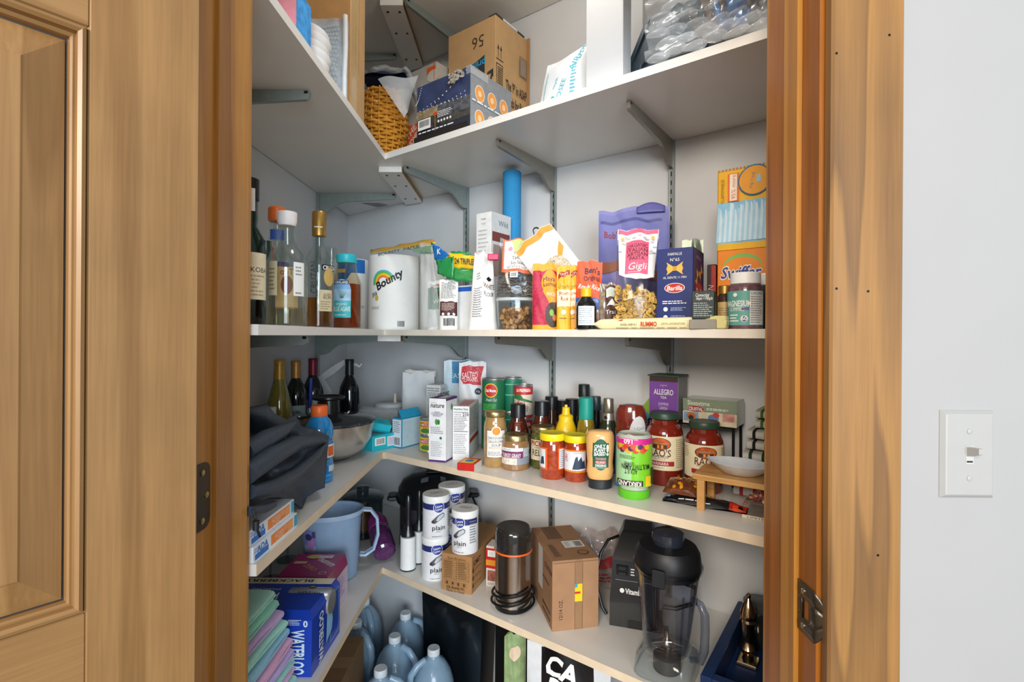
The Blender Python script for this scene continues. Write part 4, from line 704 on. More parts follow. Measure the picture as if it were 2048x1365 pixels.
p = PR(True); SG = mat('63a49b'); p.rect(-r0 * 1.4, H * .07, r0 * 1.3, H * .67, SG); p.rect(r0 * .25, H * .08, r0 * 1.2, H * .66, mat('dcdedd')); p.lines(r0 * .3, H * .1, r0 * 1.1, H * .58, 12, GREY); p.txt('SUPPLEMENT', r0 * .7, H * .62, .005, INK, w=r0 * .8); p.txt('MAGNESIUM', -r0 * .45, H * .45, .012, PAPER, w=r0 * 1.5, bold=.02); p.txt('GUMMIES', -r0 * .5, H * .35, .008, PAPER, w=r0 * .9); p.rect(-r0 * .2, H * .335, r0 * .2, H * .375, mat('5f4f9c')); p.ell(-r0 * .05, H * .18, r0 * .2, r0 * .2, PAPER); p.ell(-r0 * .05, H * .18, r0 * .17, r0 * .17, mat('4c4a8c')); p.txt('60', -r0 * .05, H * .19, .008, PAPER, bold=.02); p.lines(-r0 * .9, H * .12, -r0 * .35, H * .27, 3, PAPER); p.ell(-r0 * .55, H * .6, .004, .004, PAPER); lab(p, r0, t)
x, y, s = spot('B', 1535, .125); r0 = 20 * s; H = 112 * s; t = solid('dark_pill_bottle', 'dark pill bottle with white lid at the jamb', 'bottle', (x, y, Z2), tocam(x, y), [(r0, 0), (r0, H * .75), (r0 * .85, H * .8)], mat('23262a', .2, coat=.6), 'jar'); MB().lathe([(r0 * .85, H * .8), (r0 * .88, H * .98), (r0 * .8, H)], 26).build('lid', WHITE, t, 35)
# duster cartons
(cx, cy), wd = boxB(1434, 1570, .16, .12); s = spot('B', 1434, .16)[2]; H = hz(503, s, 1434) - Z2; FO = mat('ee8a1e', .45)
carton('orange_duster_box', 'orange duster refill carton, lower of two', 'carton', (cx, cy, Z2), TB, wd, .12, H, FO, {'f': lambda p: (p.ell(-wd * .12, H * .78, wd * .3, .03, mat('7fbf5a')), p.ell(-wd * .12, H * .77, wd * .29, .024, FO), p.txt('Swiffer', -wd * .15, H * .72, .028, PAPER, w=wd * .62, sh=.2, bold=.06), p.txt('Swiffer', -wd * .15, H * .72, .026, mat('283f92'), w=wd * .6, sh=.2, bold=.02)), 'l': lambda p: p.rect(-.06, 0, .06, H, mat('8a4a1a'))})
z2 = Z2 + H + .0004; H2 = hz(346, s, 1434) - z2
def f(p):
    YE = mat('efb81f'); p.rect(-wd / 2, H2 * .08, wd / 2, H2 * .60, mat('8cc6e6', var=.12, sc=30)); p.rect(-wd / 2, 0, wd / 2, H2 * .08, YE); BP = mat('cfe8f6')
    for k in range(26): u = -wd * .48 + wd * .96 * k / 25; v = H2 * (.45 + .12 * rnd.random()); p.poly([(u - .006, H2 * .1), (u + .006, H2 * .1), (u + .004 + rnd.uniform(-.004, .004), v), (u - .002, v + .006)], BP if k % 2 else mat('a9d6ee'))
    p.rect(-wd * .34, H2 * .60, -wd * .17, H2 * .95, mat('e9702a')); p.rect(-wd * .31, H2 * .61, -wd * .2, H2 * .94, mat('f4ead8')); p.txt('95% more', -wd * .255, H2 * .78, .009, mat('d8541c'), w=H2 * .3, rot=90); p.ell(wd * .06, H2 * .83, .034, .034, mat('2f6f94')); p.ell(wd * .06, H2 * .83, .031, .031, mat('f0a52a')); p.txt('trap + lock', wd * .02, H2 * .83, .007, mat('2f6f94'), w=.035, rot=80); p.poly([(wd * .08, H2 * .80), (wd * .16, H2 * .80), (wd * .14, H2 * .9), (wd * .1, H2 * .88)], mat('9cd0e8'))
    p.txt('FLAMMABLE', -wd * .42, H2 * .75, .007, mat('b98a10'), w=H2 * .3, rot=90)
t = carton('yellow_duster_box', 'yellow duster refill carton with fluffy blue picture', 'carton', (cx, cy, z2), TB, wd, .12, H2, mat('efb81f', .45), {'f': f, 'l': lambda p: (p.rect(-.06, 0, .06, H2, mat('e2a91c')), p.rect(-.05, H2 * .1, .05, H2 * .55, mat('6fb3d8')))})
b = MB()
for k in range(18): b.box(-wd / 2 + wd * k / 18, -.06, H2, -wd / 2 + wd * (k + .6) / 18, -.0585, H2 + .004)
b.build('torn_edge', mat('b98a3a', .7), t)
(cx, cy), wd2 = boxB(1413, 1431, .17, .1); carton('dark_red_carton', 'dark carton with red side beside the orange duster box', 'carton', (cx, cy, Z2), TB, wd2, .1, hz(527, s, 1420) - Z2, mat('3a2320', .5), {'f': lambda p: (p.rect(0, .0, wd2 / 2, .15, mat('a8322a')), p.txt('JUN', -.003, .09, .012, mat('d8b09a'), rot=80)), 'r': lambda p: p.rect(-.05, 0, .05, .12, mat('93291f'))})
# spaghetti pack lying along the edge
a, b2 = spot('B', 1190, .014), spot('B', 1455, .014); ln = math.hypot(b2[0] - a[0], b2[1] - a[1]); t = thing('spaghetti_pack', 'long cream angel hair pasta pack lying along the shelf edge', 'pasta pack', ((a[0] + b2[0]) / 2, (a[1] + b2[1]) / 2, Z2), TB)
CM = mat('efe3b4', .4, coat=.2); h_ = 22 * (a[2] + b2[2]) / 2
def sp_(u, v):
    x = (u - .5) * ln; e = min(1, (u + .002) * 18) if u < .5 else 1; a2 = 2 * math.pi * v; return (x, .011 * math.cos(a2) * (.6 + .4 * e), h_ / 2 * (1 + .1 * u) + h_ / 2 * (1 + .1 * u) * math.sin(a2) * (.25 + .75 * e) * (1 if u < .99 else .9))
MB().grid(sp_, 40, 16).build('wrapper', CM, t, True); MB().box(ln * .36, -.0115, .001, ln * .5, .0115, h_ * 1.12, .002).build('end_window', mat('d8cf8a', .3, coat=.4), t)
p = PR(); p.txt('RUMMO', -ln * .04, h_ * .48, .010, mat('d2452a'), w=.036, bold=.03); p.txt('ANGEL HAIR N.1', -ln * .2, h_ * .45, .005, mat('7a6a4a'), w=.038); p.txt('LENTA LAVORAZIONE', ln * .14, h_ * .5, .0045, mat('9a8a6a'), w=.05); p.lines(-ln * .3, .0015, ln * .3, .004, 1, mat('6a5a3a')); p.poly([(-ln * .29, h_ * .8), (-ln * .25, h_ * .8), (-ln * .24, h_ * .95)], RED); p.build(flat((0, -.0118, 0), (1, 0, 0), (0, 0, 1), (0, -1, 0)), t)

# ------------------------------------------------------------------ third shelf
def proj(x, y, z):
    c, s = math.cos(YAW), math.sin(YAW); lx = c * x + s * y; ly = -s * x + c * y; X = lx / ly; Y = (z - EYE) / ly
    return CX + (X * math.cos(ROLL) + Y * math.sin(ROLL)) * F, CY - (-X * math.sin(ROLL) + Y * math.cos(ROLL)) * F
def boxG(p0, p1, z, ytop, depth=None, pxb=None):        # box from its front bottom edge on a shelf; depth given or read off the far right top corner
    a, b = onplane(*p0, z), onplane(*p1, z); wd = math.hypot(b[0] - a[0], b[1] - a[1]); rz = math.atan2(b[1] - a[1], b[0] - a[0])
    h = hz(ytop, a[2], p0[0]) - z; bk_ = (-math.sin(rz), math.cos(rz))
    if depth is None:
        depth = .01
        while depth < .3 and proj(b[0] + bk_[0] * depth, b[1] + bk_[1] * depth, z + h)[0] < pxb: depth += .002
    return ((a[0] + b[0]) / 2 + bk_[0] * depth / 2, (a[1] + b[1]) / 2 + bk_[1] * depth / 2, z), rz, wd, depth, h
def S3(px, d, run='B', py=900): x, y, s = spot(run, px, d, py); return (x, y, Z3), s, tocam(x, y)
def hgt(py, s, px, z=None): return hz(py, s, px) - (Z3 if z is None else z)
# left run: white box, wine bottles, whisk, spinner, sport drink, fabric, cartons
loc, s, c = S3(497, .28, 'L', 830); carton('white_storage_box', 'white box standing behind the black fabric', 'box', loc, 0, .09, .12, hgt(820, s, 500), mat('dfe2e4'))
def wine(px, d, ytop, col, foil, lb, label=None, alpha=None):
    loc, s, c = S3(px, d, 'L', 760); h = hgt(ytop, s, px); k = h / .30
    pf = [(.033, 0), (.0375, .004), (.0375, .165 * k), (.0345, .19 * k), (.024, .215 * k), (.0155, .235 * k), (.0145, .296 * k)] if alpha is None else [(.034, 0), (.0385, .004), (.0385, .12 * k), (.036, .155 * k), (.027, .195 * k), (.0175, .235 * k), (.0145, .296 * k)]
    t = thing('wine_bottle', lb, 'bottle', loc, c, 'wine bottles'); MB().lathe(pf, 30).build('glass', col, t, 40); MB().lathe([(profr(pf)(.238 * k) + .0006, .238 * k), (.0152, .283 * k), (.0164, .284 * k), (.0164, h - .002), (.0150, h)], 24).build('foil', foil, t, 35)
    if label: p = PR(True); label(p); lab(p, profr(pf), t)
CRL = mat('d9d3c2', .6)
wine(559, .32, 720, mat('8a7d2a', .08, coat=.9, var=.1), mat('c79a45', .4, .4), 'yellow-green wine bottle with gold foil', lambda p: (p.rect(-.004, .04, .03, .10, CRL),), 1)
wine(592, .325, 722, mat('14181a', .1, coat=.8), mat('c08a4c', .4, .4), 'black wine bottle with copper foil', lambda p: (p.rect(-.032, .06, .034, .135, mat('9fb0ae')), p.ell(0, .1, .02, .02, mat('5d6f70', var=.4, sc=150)), p.lines(-.02, .065, .02, .08, 2, INK)))
wine(626, .30, 717, mat('12161c', .1, coat=.8), mat('7a1f35', .4, .2), 'black wine bottle with burgundy foil', lambda p: (p.rect(-.008, .06, .036, .145, mat('d6dcdc')), p.rect(.014, .125, .032, .138, GREY)))
wine(699, .20, 719, mat('0e1116', .1, coat=.8), mat('14181b', .4), 'black wine bottle with black foil by the wall hook')
loc, s, c = S3(620, .262, 'L', 790); zz = hz(800, s, 620); t = thing('whisk', 'blue-handled wire whisk standing behind the salad spinner', 'whisk', (loc[0], loc[1], Z3))
MB().tube([(0, 0, .13), (.001, 0, .16), (.003, 0, hz(757, s, 620) - Z3)], [.005, .0062, .005], 10).build('handle', mat('2747a8', .35), t, True)
for k in range(8):
    a = k * math.pi / 8; MB().tube([(math.cos(a) * r_, math.sin(a) * r_, z_) for r_, z_ in ((.003, .13), (.013, .09), (.017, .04), (.011, .008), (0, .001), (-.011, .008), (-.017, .04), (-.013, .09), (-.003, .13))], .0008, 5).build('wire', mat('9aa0a4', .2, .95), t, True)
t = thing('wall_hook', 'white bent plastic hook arm leaning by the corner', 'hook', (0, 0, 0)); Yp = 1.97
pts = [Vector(((px - 1027) / F * Yp, Yp, EYE - (py - 669) / F * Yp)) for px, py in ((667, 850), (655, 782), (643, 758), (665, 742), (690, 724), (708, 727), (720, 733), (725, 727))]
b = MB(); rs = []
for i, q in enumerate(pts):
    d = (pts[min(i + 1, 7)] - pts[max(i - 1, 0)]).normalized(); n_ = Vector((-d.z, 0, d.x)); hw = [.016, .016, .015, .014, .009, .006, .004, .003][i]
    rs.append([q + n_ * hw + Vector((0, -.005, 0)), q - n_ * hw + Vector((0, -.005, 0)), q - n_ * hw + Vector((0, .005, 0)), q + n_ * hw + Vector((0, .005, 0))])
rs[0] = [Vector((v.x, v.y, Z3)) for v in rs[0]]; b.rings(rs).build('arm', mat('d4d6d6', .5), t)
X = (770 - 1027) / F * 2.0; t = thing('appliance_base', 'white food processor base in the shelf corner', 'appliance', (X, 2.0, Z3), R(-12)); hh = EYE - (812 - 669) / F * 2.0 - Z3
MB().box(-.088, -.055, 0, .078, .055, hh, .008).build('housing', mat('c9cac8', .5), t, 35); MB().lathe([(.058, hh), (.058, hh + .012), (.052, hh + .016), (.006, hh + .016)], 28, .02, 0, 1, .85).build('turntable', mat('cfd0ce', .5), t, 40); MB().lathe([(.006, hh + .016), (.005, hh + .05), (.003, hh + .053)], 12, .045, 0).build('spindle', mat('d8c9ae', .5), t, 40)
cx, cy = -.562, 1.515; s = cy / F; t = thing('salad_spinner', 'steel salad spinner bowl with smoky lid and black knob', 'salad spinner', (cx, cy, Z3)); SS = mat('d2cfc9', .3, .9, var=.12, sc=8)
MB().lathe([(.062, .004), (.075, .006), (.105, .025), (.126, .06), (.134, .10), (.136, .112), (.133, .112), (.130, .10), (.12, .06), (.10, .03), (.06, .01)], 48).build('bowl', SS, t, 50)
MB().lathe([(.064, 0), (.067, .001), (.067, .006), (.06, .006)], 36).build('base_ring', mat('2a2c2e', .6), t, 40)
MB().lathe([(.138, .108), (.139, .112), (.138, .117), (.12, .124), (.06, .128), (.045, .134), (.001, .135)], 48).build('lid', mat('2f343c', .12, alpha=.86, coat=.8), t, 40)
MB().lathe([(.032, .1355), (.030, .175), (.045, .177), (.048, .181), (.047, .186), (.035, .188), (.032, .184), (.001, .184)], 36).build('knob', mat('17181b', .3, coat=.2), t, 40)
loc, s, c = S3(638, .078, 'L', 960); k = hgt(811, s, 638) / .2; t = thing('sports_drink_bottle', 'blue sports drink bottle with orange cap', 'bottle', loc, c + R(20)); BLU = mat('1c86c8', .12, coat=.9, var=.04)
pf = [(.030, 0), (.034, .004), (.0345, .02), (.032, .028), (.0345, .036), (.0345, .05), (.032, .058), (.034, .066), (.034, .10), (.031, .108), (.0345, .116), (.0355, .128), (.034, .142), (.027, .160), (.020, .168), (.018, .178)]
MB().lathe([(r_, z_ * k) for r_, z_ in pf], 32).build('bottle', BLU, t, 40); MB().lathe([(.0195, .172 * k), (.0205, .174 * k), (.0205, .196 * k), (.018, .2 * k)], 28).build('cap', mat('ec6a2a', .4), t, 35)
p = PR(True); p.rect(.0, .066 * k, .045, .10 * k, mat('dfe8ee')); p.rect(.01, .07 * k, .03, .095 * k, mat('e2662a')); p.rect(.012, .03 * k, .04, .045 * k, mat('cfe0ea')); lab(p, .0352, t)
# black fabric thrown over the left run, and the cartons it lies on
t = thing('black_fabric', 'crumpled black nylon fabric piled at the left jamb', 'fabric', (0, 0, 0)); FB = mat('343e4a', .48, var=.15, sc=200, bump=.15)
def LP(px, py, d): x, y, s = spot('L', px, d, py); return Vector((x, y, hz(py, s, px)))
topc = [(488, 832), (510, 828), (532, 823), (548, 842), (572, 852), (590, 843), (602, 866), (630, 872), (656, 884)]
botc = [(488, 1030), (510, 1024), (535, 1012), (560, 1010), (585, 1018), (604, 1032), (614, 1006), (632, 994), (648, 988)]
def lerpc(c, u): k = u * (len(c) - 1); i = min(int(k), len(c) - 2); f_ = k - i; return (c[i][0] * (1 - f_) + c[i + 1][0] * f_, c[i][1] * (1 - f_) + c[i + 1][1] * f_)
def fab(u, v):
    a, b2 = lerpc(botc, u), lerpc(topc, u); px, py = a[0] * (1 - v) + b2[0] * v, a[1] * (1 - v) + b2[1] * v
    f1 = math.sin((py * .035 + px * .028) + 1.2 * math.sin(px * .02)) ; f2 = math.sin(py * .075 - px * .03 + 1)
    return Vector((0, 0, .013)) + LP(px, py, (.035 + .022 * f1 + .010 * f2 + .05 * v * v + .02 * (1 - u)) * (1 - .72 * u) + .004)
MB().grid(fab, 60, 60).build('cloth', FB, t, True, solid=.004)
def fab2(u, v): q = fab(u * .94 + .02, v * .92 + .03); return q + Vector((-.05 - .02 * math.sin(u * 7), .0, .0))
MB().grid(fab2, 30, 30).build('cloth_underlayer', FB, t, True, solid=.004)
def ridge(path, r_): MB().tube([LP(*q) for q in path], r_, 10).build('fold', FB, t, True)
ridge([(490, 905, .03), (530, 880, .022), (565, 862, .02), (590, 846, .03)], [.016, .017, .013, .004])
ridge([(492, 950, .015), (540, 915, .008), (590, 888, .010), (640, 880, .015), (654, 885, .02)], [.018, .019, .016, .010, .003])
ridge([(500, 985, .012), (545, 975, .005), (590, 950, .004), (630, 915, .006), (652, 888, .016)], [.012, .014, .012, .010, .003])
ridge([(498, 1024, .004), (530, 1018, .0), (548, 1010, .003)], [.008, .008, .006])
tg_ = LP(512, 1052, -.012); MB().tube([LP(506, 1020, -.004), LP(512, 1045, -.008), tg_, LP(520, 1075, -.012)], .0018, 6).build('drawcord', mat('15181c', .5), t, True); MB().lathe([(.001, -.008), (.005, -.007), (.005, .007), (.001, .008)], 14, tg_.x, tg_.y).build('cord_lock', mat('20242a', .4), t, True).location = (0, 0, tg_.z)
for k in range(2):
    h_ = .026; z_ = Z3 + k * (h_ + .0006); xb = -.422 - k * .006
    def f(p, h_=h_):
        p.rect(-.08, .0, .083, h_, mat('e6edf3')); p.rect(-.02, h_ * .15, .065, h_ * .85, mat('ee8a3c')); p.rect(.045, h_ * .2, .063, h_ * .8, mat('f2a35c')); p.txt('ADVANCED', .018, h_ * .62, .008, mat('f8d9b8'), w=.05); p.txt('CARE', .012, h_ * .32, .009, mat('f8d9b8')); p.rect(-.075, h_ * .1, -.03, h_ * .45, mat('2f72c4')); p.txt('ADA', -.05, h_ * .68, .012, mat('2f72c4'), bold=.02); p.lines(-.079, h_ * .55, -.06, h_ * .9, 2, mat('7aa6d8')); p.rect(.07, h_ * .1, .082, h_ * .9, mat('3aa6c0'))
    t = thing('dental_carton', ['lower', 'upper'][k] + ' white, blue and orange carton under the black fabric', 'carton', (xb - .045, .889, z_), 0, 'flat dental cartons'); MB().box(-.045, -.08, 0, .045, .083, h_, .001).build('carton', mat('e6edf3', .45), t); p = PR(); f(p); p.build(faces(.09, .24, h_)['r'], t)
# corner: teal boxes, paper bag, crackers
TQ = mat('1fb2c0', .45); TQ2 = mat('178a9c', .45)
loc, rz, w_, dp, h_ = boxG((745, 905), (800, 893), Z3, 874, depth=.075)
carton('teal_tea_box', 'flat teal box with barcode at the shelf corner', 'box', loc, rz, w_, dp, h_, TQ, {'f': lambda p: (p.rect(-w_ * .42, h_ * .35, -w_ * .05, h_ * .85, PAPER), p.bars(-w_ * .36, h_ * .42, -w_ * .1, h_ * .78, n=12), p.rect(w_ * .02, h_ * .18, w_ * .46, h_ * .82, mat('d8dfe6')), p.lines(w_ * .06, h_ * .25, w_ * .42, h_ * .75, 6, mat('b58aa0')))})
ltop = (loc[0] - .004, loc[1] + .002, Z3 + h_ + .012)
t = carton('small_teal_box', 'small teal box tipped on top of the flat one', 'box', ltop, rz + R(-22), .066, .045, .028, TQ, {'f': lambda p: p.rect(-.033, 0, .033, .006, TQ2), 't': lambda p: (p.txt('YOGI', 0, .004, .008, mat('0f5f6c')), p.lines(-.012, -.012, .012, -.006, 1, mat('0f5f6c')))}, rx=R(18), ry=R(14))
loc, rz, w_, dp, h_ = boxG((803, 898), (843, 887), Z3, 838, depth=.042)
t = carton('open_teal_box', 'teal and white box standing with its lid flap open', 'box', loc, rz, w_, dp, h_, mat('1d8fb4', .45), {'f': lambda p: (p.rect(-w_ * .46, h_ * .04, w_ * .46, h_ * .96, mat('c9dbe2')), p.lines(-w_ * .42, h_ * .08, w_ * .42, h_ * .9, 22, mat('9fb9c4'), .3)), 'l': lambda p: (p.rect(-dp * .45, h_ * .05, dp * .45, h_ * .95, mat('d9e2e8')), p.bars(-dp * .3, h_ * .1, dp * .3, h_ * .35), p.lines(-dp * .35, h_ * .5, dp * .35, h_ * .9, 6, GREY))})
MB().rings([[(-w_ / 2, -dp / 2, h_), (w_ / 2, -dp / 2, h_), (w_ / 2, -dp / 2 + .001, h_), (-w_ / 2, -dp / 2 + .001, h_)], [(-w_ / 2 + .002, -dp / 2 + .016, h_ + .026), (w_ / 2 - .002, -dp / 2 + .016, h_ + .026), (w_ / 2 - .002, -dp / 2 + .017, h_ + .026), (-w_ / 2 + .002, -dp / 2 + .017, h_ + .026)]]).build('flap', mat('1f9cc4', .45), t)
loc, s, c = S3(837, .285, py=800); w_, h_ = 66 * s, hgt(745, s, 840)
t = pouch('white_paper_bag', 'crumpled white paper bag in the corner', 'paper bag', loc, c, w_, h_, .07, mat('dcdddd', .7, var=.03), None, wob=.006, seed=14, taper=.06)
MB().grid(lambda u, v: ((u - .45) * w_ * .95, .01 + .006 * nz(u, v), h_ * (.93 + .10 * v) + .004 * nz(u * 2, 3)), 12, 4).build('open_rim', mat('d6cfc4', .7), t, True, solid=.001)
loc, rz, w_, dp, h_ = boxG((852, 880), (880, 882), Z3, 770, depth=.055)
carton('cracker_box', 'white cracker box with nutrition panel behind purple-topped box', 'carton', loc, rz, w_, dp, h_, mat('e7e8e9'), {'f': lambda p: (p.txt('Nutrition Facts', 0, h_ * .94, .006, INK, w=w_ * .85, bold=.02), p.rect(-w_ * .42, h_ * .89, w_ * .42, h_ * .9, INK), p.lines(-w_ * .42, h_ * .3, w_ * .42, h_ * .87, 22, GREY)), 'r': lambda p: (p.txt('EVERYTHING', .0, h_ * .82, .016, INK, w=.10, bold=.02), p.txt('SALTED', .0, h_ * .92, .006, GREY, w=.03))})
loc, rz, w_, dp, h_ = boxG((857, 923), (891, 926), Z3, 797, pxb=914); PU = mat('552a6e', .45)
carton('purple_top_box', 'white cracker box with purple top and green leaf', 'carton', loc, rz, w_, dp, h_, mat('ebebec'), {'f': lambda p: (p.rect(-w_ / 2, 0, w_ / 2, h_ * .03, PU), p.txt('nature', 0, h_ * .895, .014, mat('3a3a3c'), w=w_ * .8, sh=.15, bold=.02), p.txt('back to', -w_ * .2, h_ * .935, .005, GREY, w=w_ * .3), p.txt('organic', 0, h_ * .79, .005, INK), p.txt('STONEGROUND', 0, h_ * .76, .006, PU, w=w_ * .7), p.txt('WHEAT', 0, h_ * .73, .006, PU), p.ell(-.002, h_ * .63, .005, .009, mat('4a9a4a')), p.ell(.005, h_ * .63, .004, .008, mat('2f7a3a')), p.lines(-w_ * .38, h_ * .44, w_ * .38, h_ * .56, 4, mat('9a9a9c')), p.ell(w_ * .22, h_ * .38, .004, .004, GRN), p.lines(-w_ * .36, h_ * .08, w_ * .36, h_ * .33, 9, mat('b5b5b8'))), 't': lambda p: (p.rect(-w_ / 2, -dp / 2, w_ / 2, dp / 2, PU), p.rect(-w_ * .1, -dp * .3, w_ * .35, dp * .4, PAPER)), 'r': lambda p: (p.rect(-dp / 2, h_ * .965, dp / 2, h_, PU), p.rect(-dp / 2, 0, dp / 2, h_ * .03, PU), p.ell(0, h_ * .85, .006, .01, mat('4a9a4a')))})
loc, rz, w_, dp, h_ = boxG((905, 921), (938, 922), Z3, 813, pxb=957)
carton('nutrition_panel_box', 'white box with 210 calorie nutrition panel facing out', 'carton', loc, rz, w_, dp, h_, mat('e9e9ea'), {'f': lambda p: (p.txt('Nutrition Facts', 0, h_ * .95, .0065, INK, w=w_ * .85, bold=.02), p.rect(-w_ * .42, h_ * .885, w_ * .42, h_ * .895, INK), p.txt('Calories', -w_ * .2, h_ * .85, .0055, INK, w=w_ * .4), p.txt('210', w_ * .28, h_ * .85, .009, INK, bold=.02), p.lines(-w_ * .42, h_ * .55, w_ * .42, h_ * .82, 9, GREY), p.rect(-w_ * .42, h_ * .53, w_ * .42, h_ * .54, INK), p.lines(-w_ * .42, h_ * .12, w_ * .42, h_ * .5, 11, mat('a9a9ab'))), 't': lambda p: p.rect(-w_ * .3, -dp * .4, w_ * .4, dp * .3, mat('c98a86')), 'r': lambda p: (p.lines(-dp * .45, h_ * .45, dp * .3, h_ * .95, 18, GREY), p.rect(-dp * .45, h_ * .3, dp * .45, h_ * .38, RED), p.txt('3', .03, h_ * .9, .016, INK))})
loc, rz, w_, dp, h_ = boxG((914, 941), (948, 944), Z3, 926, pxb=963)
carton('bouillon_box', 'small red and yellow bouillon box lying flat', 'box', loc, rz, w_, dp, h_, mat('c8261f', .45), {'t': lambda p: (p.rect(-w_ * .4, -dp * .45, w_ * .4, dp * .3, YEL), p.ell(0, 0, w_ * .25, dp * .2, mat('3a6fb5')), p.rect(-w_ * .4, dp * .3, w_ * .4, dp * .45, RED)), 'r': lambda p: p.rect(-dp / 2, 0, dp / 2, h_ * .9, mat('dfdad6'))})
def can(px, d, z, rpx, h, m, draw, lb, name='food_can', group=None, py=800):
    x, y, s = spot('B', px, d, py); r0 = rpx * s; t = thing(name, lb, 'can', (x, y, z), tocam(x, y), group); AL = mat('c3c6c8', .3, .9)
    MB().lathe([(r0 * .97, 0), (r0, .001), (r0, .004), (r0 * .985, .005), (r0 * .985, h - .005), (r0, h - .004), (r0, h - .001), (r0 * .97, h), (r0 * .94, h - .003), (.001, h - .003)], 32).build('tin', AL, t, 40)
    MB().lathe([(r0 * .99, .006), (r0 * .99, h - .006)], 32, cap=False).build('paper_label', m, t, 40); p = PR(True); draw(p, r0, h); lab(p, r0 * .99, t); return t
HY = mat('e8c43a', .5)
for k in range(2): can(861, .105, Z3 + k * .0535, 22, .053, HY, lambda p, r0, h: (p.rect(-r0 * 1.1, h * .55, r0 * .4, h * .8, RED), p.txt('HATCH', -r0 * .5, h * .68, .009, PAPER, w=r0 * 1.0, bold=.02), p.ell(-r0 * .5, h * .3, r0 * .5, h * .13, mat('3f7f3a')), p.txt('GREEN', -r0 * .5, h * .47, .005, INK)), ['lower', 'upper'][k] + ' small yellow chile can beside the purple-topped box', group='stacked chile cans', py=880)
loc, s, c = S3(924, .345, py=780); w_, h_ = 72 * s, hgt(721, s, 924); pouch('blue_sweets_bag', 'blue and white foil bag behind the red one', 'snack bag', loc, c, w_, h_, .04, mat('c3d6de', .35), lambda p: (p.rect(-w_ * .28, h_ * .7, w_ * .28, h_ * .985, mat('2f86b5', var=.15)), p.txt('SEASIDE', -w_ * .1, h_ * .8, .018, mat('cfe6f0'), w=w_ * .6)), seed=15)
loc, s, c = S3(945, .275, py=780); w_, h_ = 54 * s, hgt(724, s, 945)
pouch('caramel_bag', 'white foil bag with red salted caramel label', 'snack bag', loc, c, w_, h_, .045, mat('d3d6d8', .35), lambda p: (p.poly([(-w_ * .40, h_ * .95), (-w_ * .44, h_ * .80), (-w_ * .34, h_ * .73), (w_ * .32, h_ * .71), (w_ * .30, h_ * .79), (w_ * .42, h_ * .94)], mat('c4202e')), p.txt('SALTED', -w_ * .1, h_ * .835, .022, mat('efdfe0'), w=w_ * .58, bold=.01), p.txt('CARAMEL', -w_ * .05, h_ * .775, .011, mat('efdfe0'), w=w_ * .55), [p.ell(rnd.uniform(-.36, .36) * w_, h_ * rnd.uniform(.86, .94), .0012, .0012, mat('f6e6e6'), 6) for _ in range(16)], p.ell(w_ * .2, h_ * .64, .011, .011, NAVY), p.txt('7.5g', w_ * .2, h_ * .64, .006, PAPER)), seed=16)
DG = mat('20714a', .45)
for k in range(2): can(987, .26, Z3 + k * .1165, 23.5, .116, DG, lambda p, r0, h: (p.ell(-r0 * .25, h * .68, r0 * .58, h * .2, YEL), p.ell(-r0 * .25, h * .68, r0 * .53, h * .175, RED), p.txt('Del Monte', -r0 * .25, h * .68, .010, PAPER, w=r0 * .9, bold=.03), p.txt('Fresh Cut', -r0 * .2, h * .42, .010, PAPER, w=r0 * .9, sh=.2), p.rect(-r0 * 1.1, h * .08, r0 * .2, h * .3, mat('3f9a4a', var=.4, sc=90))), ['lower', 'upper'][k] + ' green vegetable can with red fruit-shaped logo', group='green vegetable cans')
for k in range(2): can(1024, .32, Z3 + k * .117, 20, .1165, mat('1c7a5c', .4), lambda p, r0, h: (p.rect(-r0, h * .8, r0, h * .83, mat('6fc0a0')), p.rect(-r0, h * .5, r0, h * .53, mat('6fc0a0'))), ['lower', 'upper'][k] + ' plain teal-green can at the back', group='teal green cans')
for k in range(2): can(1047, .285, Z3 + k * .1085, 19, .108, mat('dcd3c0', .5), lambda p, r0, h: (p.rect(-r0 * 1.3, h * .72, r0 * 1.3, h * .95, RED), p.txt('LA PREFERIDA', 0, h * .85, .010, PAPER, w=r0 * 1.6, bold=.03), p.poly([(-r0 * 1.2, h * .72), (-r0 * .3, h * .72), (0, h * .6), (r0 * 1.2, h * .5), (r0 * 1.2, h * .46), (-r0 * 1.2, h * .6)], mat('2f7a44')), p.txt('Red', -r0 * .3, h * .5, .014, RED, w=r0 * .8, sh=.2), p.txt('Enchilada', -r0 * .2, h * .38, .012, RED, w=r0 * 1.4, sh=.2), p.txt('SAUCE', 0, h * .27, .009, INK, w=r0 * .9), p.rect(-r0 * 1.3, h * .05, r0 * 1.3, h * .12, RED)), ['lower', 'upper'][k] + ' red enchilada sauce can', group='enchilada sauce cans')
